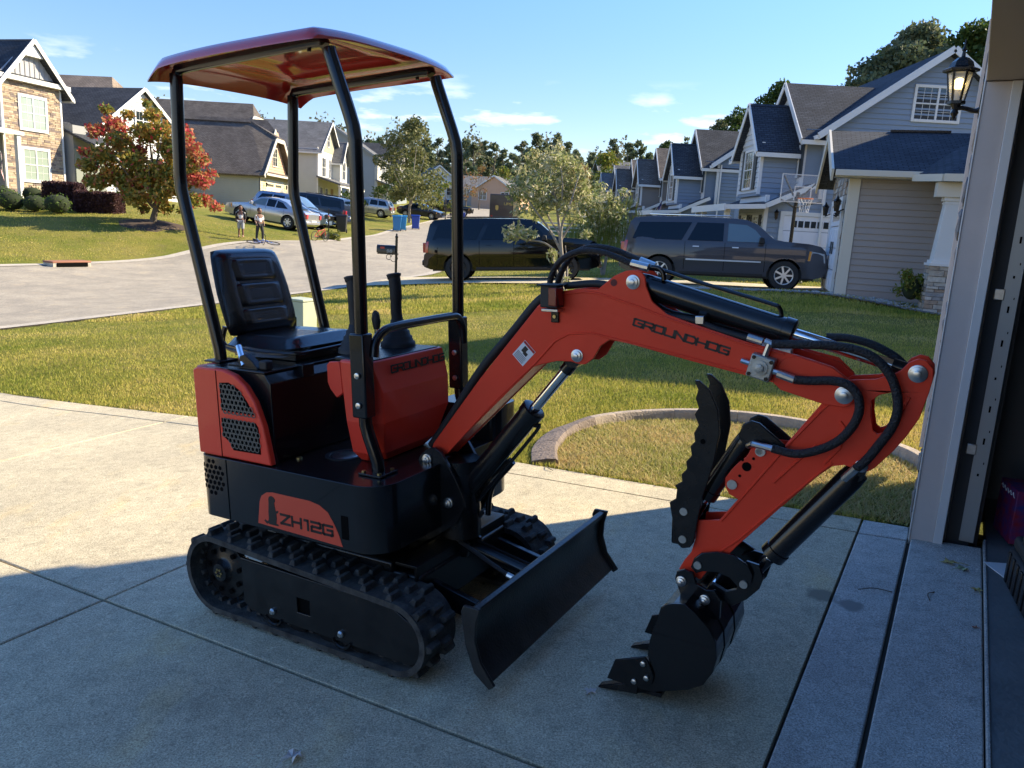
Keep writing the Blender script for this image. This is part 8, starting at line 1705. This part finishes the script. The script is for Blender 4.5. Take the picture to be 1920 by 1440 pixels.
# ------------------------------------------------------------------ small things on the ground
# pebble bed in front of the low house
rs = np.random.RandomState(61)
peb_c = [(3.7, 19.2), (5.0, 18.6), (6.6, 17.7), (7.6, 16.5), (8.2, 15.2), (9.4, 13.2), (11, 13.5), (9.6, 16.4), (7.5, 17.75), (6.2, 18.9), (4.2, 19.9)]
ico = [(0, 0, 1), (.89, 0, .45), (.28, .85, .45), (-.72, .53, .45), (-.72, -.53, .45), (.28, -.85, .45), (.72, .53, -.45), (-.28, .85, -.45), (-.89, 0, -.45), (-.28, -.85, -.45), (.72, -.53, -.45), (0, 0, -1)]
icf = [(0, 1, 2), (0, 2, 3), (0, 3, 4), (0, 4, 5), (0, 5, 1), (1, 6, 2), (2, 7, 3), (3, 8, 4), (4, 9, 5), (5, 10, 1), (6, 7, 2), (7, 8, 3), (8, 9, 4), (9, 10, 5), (10, 6, 1)]
n = 9000; X = rs.uniform(3, 11.5, n); Y = rs.uniform(13, 20.2, n); ok = inpoly(X, Y, peb_c) & ~inpoly(X, Y, nd_poly); X, Y = X[ok], Y[ok]; Z = TZ(X, Y)
ic = np.array(ico); fa = np.array(icf); T3 = []
S_ = rs.uniform(.018, .042, len(X)); V = (ic[None] * S_[:, None, None] * rs.uniform(.6, 1.2, (len(X), 1, 3))) + np.c_[X, Y, Z + .015][:, None]; T3 = V[:, fa].reshape(-1, 3, 3)
tag(tri_obj('pebbles', T3, mat('white river pebbles', (.50, .49, .47), rough=.8, var=.5, vscale=3)), kind='stuff')
pb = [(x, y) for x, y in peb_c[:6]]
ribbon('bed_border', [(x - .13, y - .12) for x, y in pb], pb, edm, .05, nx=2, sub=3, kind=None)
tag(bpy.data.objects['bed_border'], 'low concrete border between the pebbles and the lawn of the low greige house', 'edging')
bedm = mat('dark bed soil', (.09, .075, .06), rough=1, var=.4, vscale=5)
ribbon('planting_bed', [(3.7, 19.2), (5.0, 18.6), (6.6, 17.7), (7.6, 16.5), (8.2, 15.2), (9.4, 13.2)], [(4.2, 19.9), (6.0, 19.0), (7.5, 17.8), (8.6, 17.3), (9.6, 16.4), (11, 13.5)], bedm, .008, nx=4, sub=3)
ppl = concrete('paver concrete', (.30, .27, .24), (.24, .22, .2), (.3, .25, .2), 17)
# leaves lying about
def fallen(loc, yaw, c, s, label, stem_=True):
    l = thing('fallen_leaf', loc, yaw, label, 'leaf'); m = mat('dry leaf', c, rough=.7, bump=.3, bscale=80); out = []
    rl = random.Random(int(abs(loc[0]) * 1000))
    for k in range(13):
        an = R(-130 + 260 * k / 12 + rl.uniform(-6, 6)); rr_ = s * (1.0 if k % 3 == 0 else rl.uniform(.5, .78)) * rl.uniform(.8, 1.1); out.append((rr_ * math.cos(an), rr_ * math.sin(an) * .75, s * rl.uniform(.05, .55) * abs(math.sin(an))))
    o = [(0, 0, .004)] + out; MB().add(o, [(0, i, i + 1) for i in range(1, len(o) - 1)]).build('leaf_blade', m, l, smooth=False)
    if stem_: MB().tube([(0, 0, .006), (-s * .8, s * .15, .012), (-s * 1.5, s * .1, .004)], s * .03, 5).build('stem', m, l)
tan_ = (.36, .30, .23); ye = (.42, .34, .12); gr_ = (.30, .36, .20)
def dloc(px, py, dz=.004): u, w = DP(px, py); return UW(u, w, dz)
fallen(dloc(548, 1424), 1.1, (.62, .56, .50), .042, 'curled pale dry leaf on the concrete below the near track'); fallen(dloc(1108, 1300), 1.6, (.55, .48, .42), .032, 'small dry leaf beside the bucket teeth')
fallen(dloc(1783, 1058), 2.9, ye, .05, 'large yellow brown leaf at the foot of the garage jamb'); fallen(dloc(1802, 1070), .4, gr_, .04, 'pale green leaf beside the larger yellow one')
fallen(dloc(1832, 1110), 1.4, ye, .035, 'dull leaf lying in the white grit'); fallen(dloc(1829, 1180), 2.0, (.30, .12, .06), .018, 'tiny rust red leaf in the white grit')
for k, (px, py, sx, lb) in enumerate([(1640, 1110, .07, 'thin dry twig across the narrow apron slab'), (1745, 1120, .05, 'short dark twig on the wide apron slab'), (1030, 880, .05, 'dark curled leaf stalk at the sunny edge of the drive')]):
    u, w = DP(px, py); q = UW(u, w, .008); t = thing('twig', q, k, lb, 'twig'); MB().tube(smooth_path([(-sx, 0, 0), (0, .012, .004), (sx, -.008, 0)], 4), .0022, 5).build('twig_stalk', bark, t)
# white grit along the threshold
rs = np.random.RandomState(64); n = 5200; w = rs.uniform(-.5, 4.05, n); u = .075 + .06 * rs.uniform(-1, 1, n) * rs.uniform(.2, 1, n); u = np.where(rs.uniform(0, 1, n) < .22, u - rs.uniform(0, .12, n), u); S_ = rs.uniform(.0007, .0022, n)
Pp = np.array(UW(0, 0))[None] + u[:, None] * e1[None] + w[:, None] * e2[None] + .0055 * en[None]; V = (np.array([(1, 0, 0), (-.5, .85, 0), (-.5, -.85, 0), (0, 0, 1.1)])[None] * S_[:, None, None] * rs.uniform(.6, 1.4, (n, 4, 1))) + Pp[:, None]
tag(tri_obj('paint_grit', V[:, np.array([(0, 1, 3), (1, 2, 3), (2, 0, 3)])].reshape(-1, 3, 3), mat('white grit', (.72, .72, .72), rough=.9)), kind='stuff')
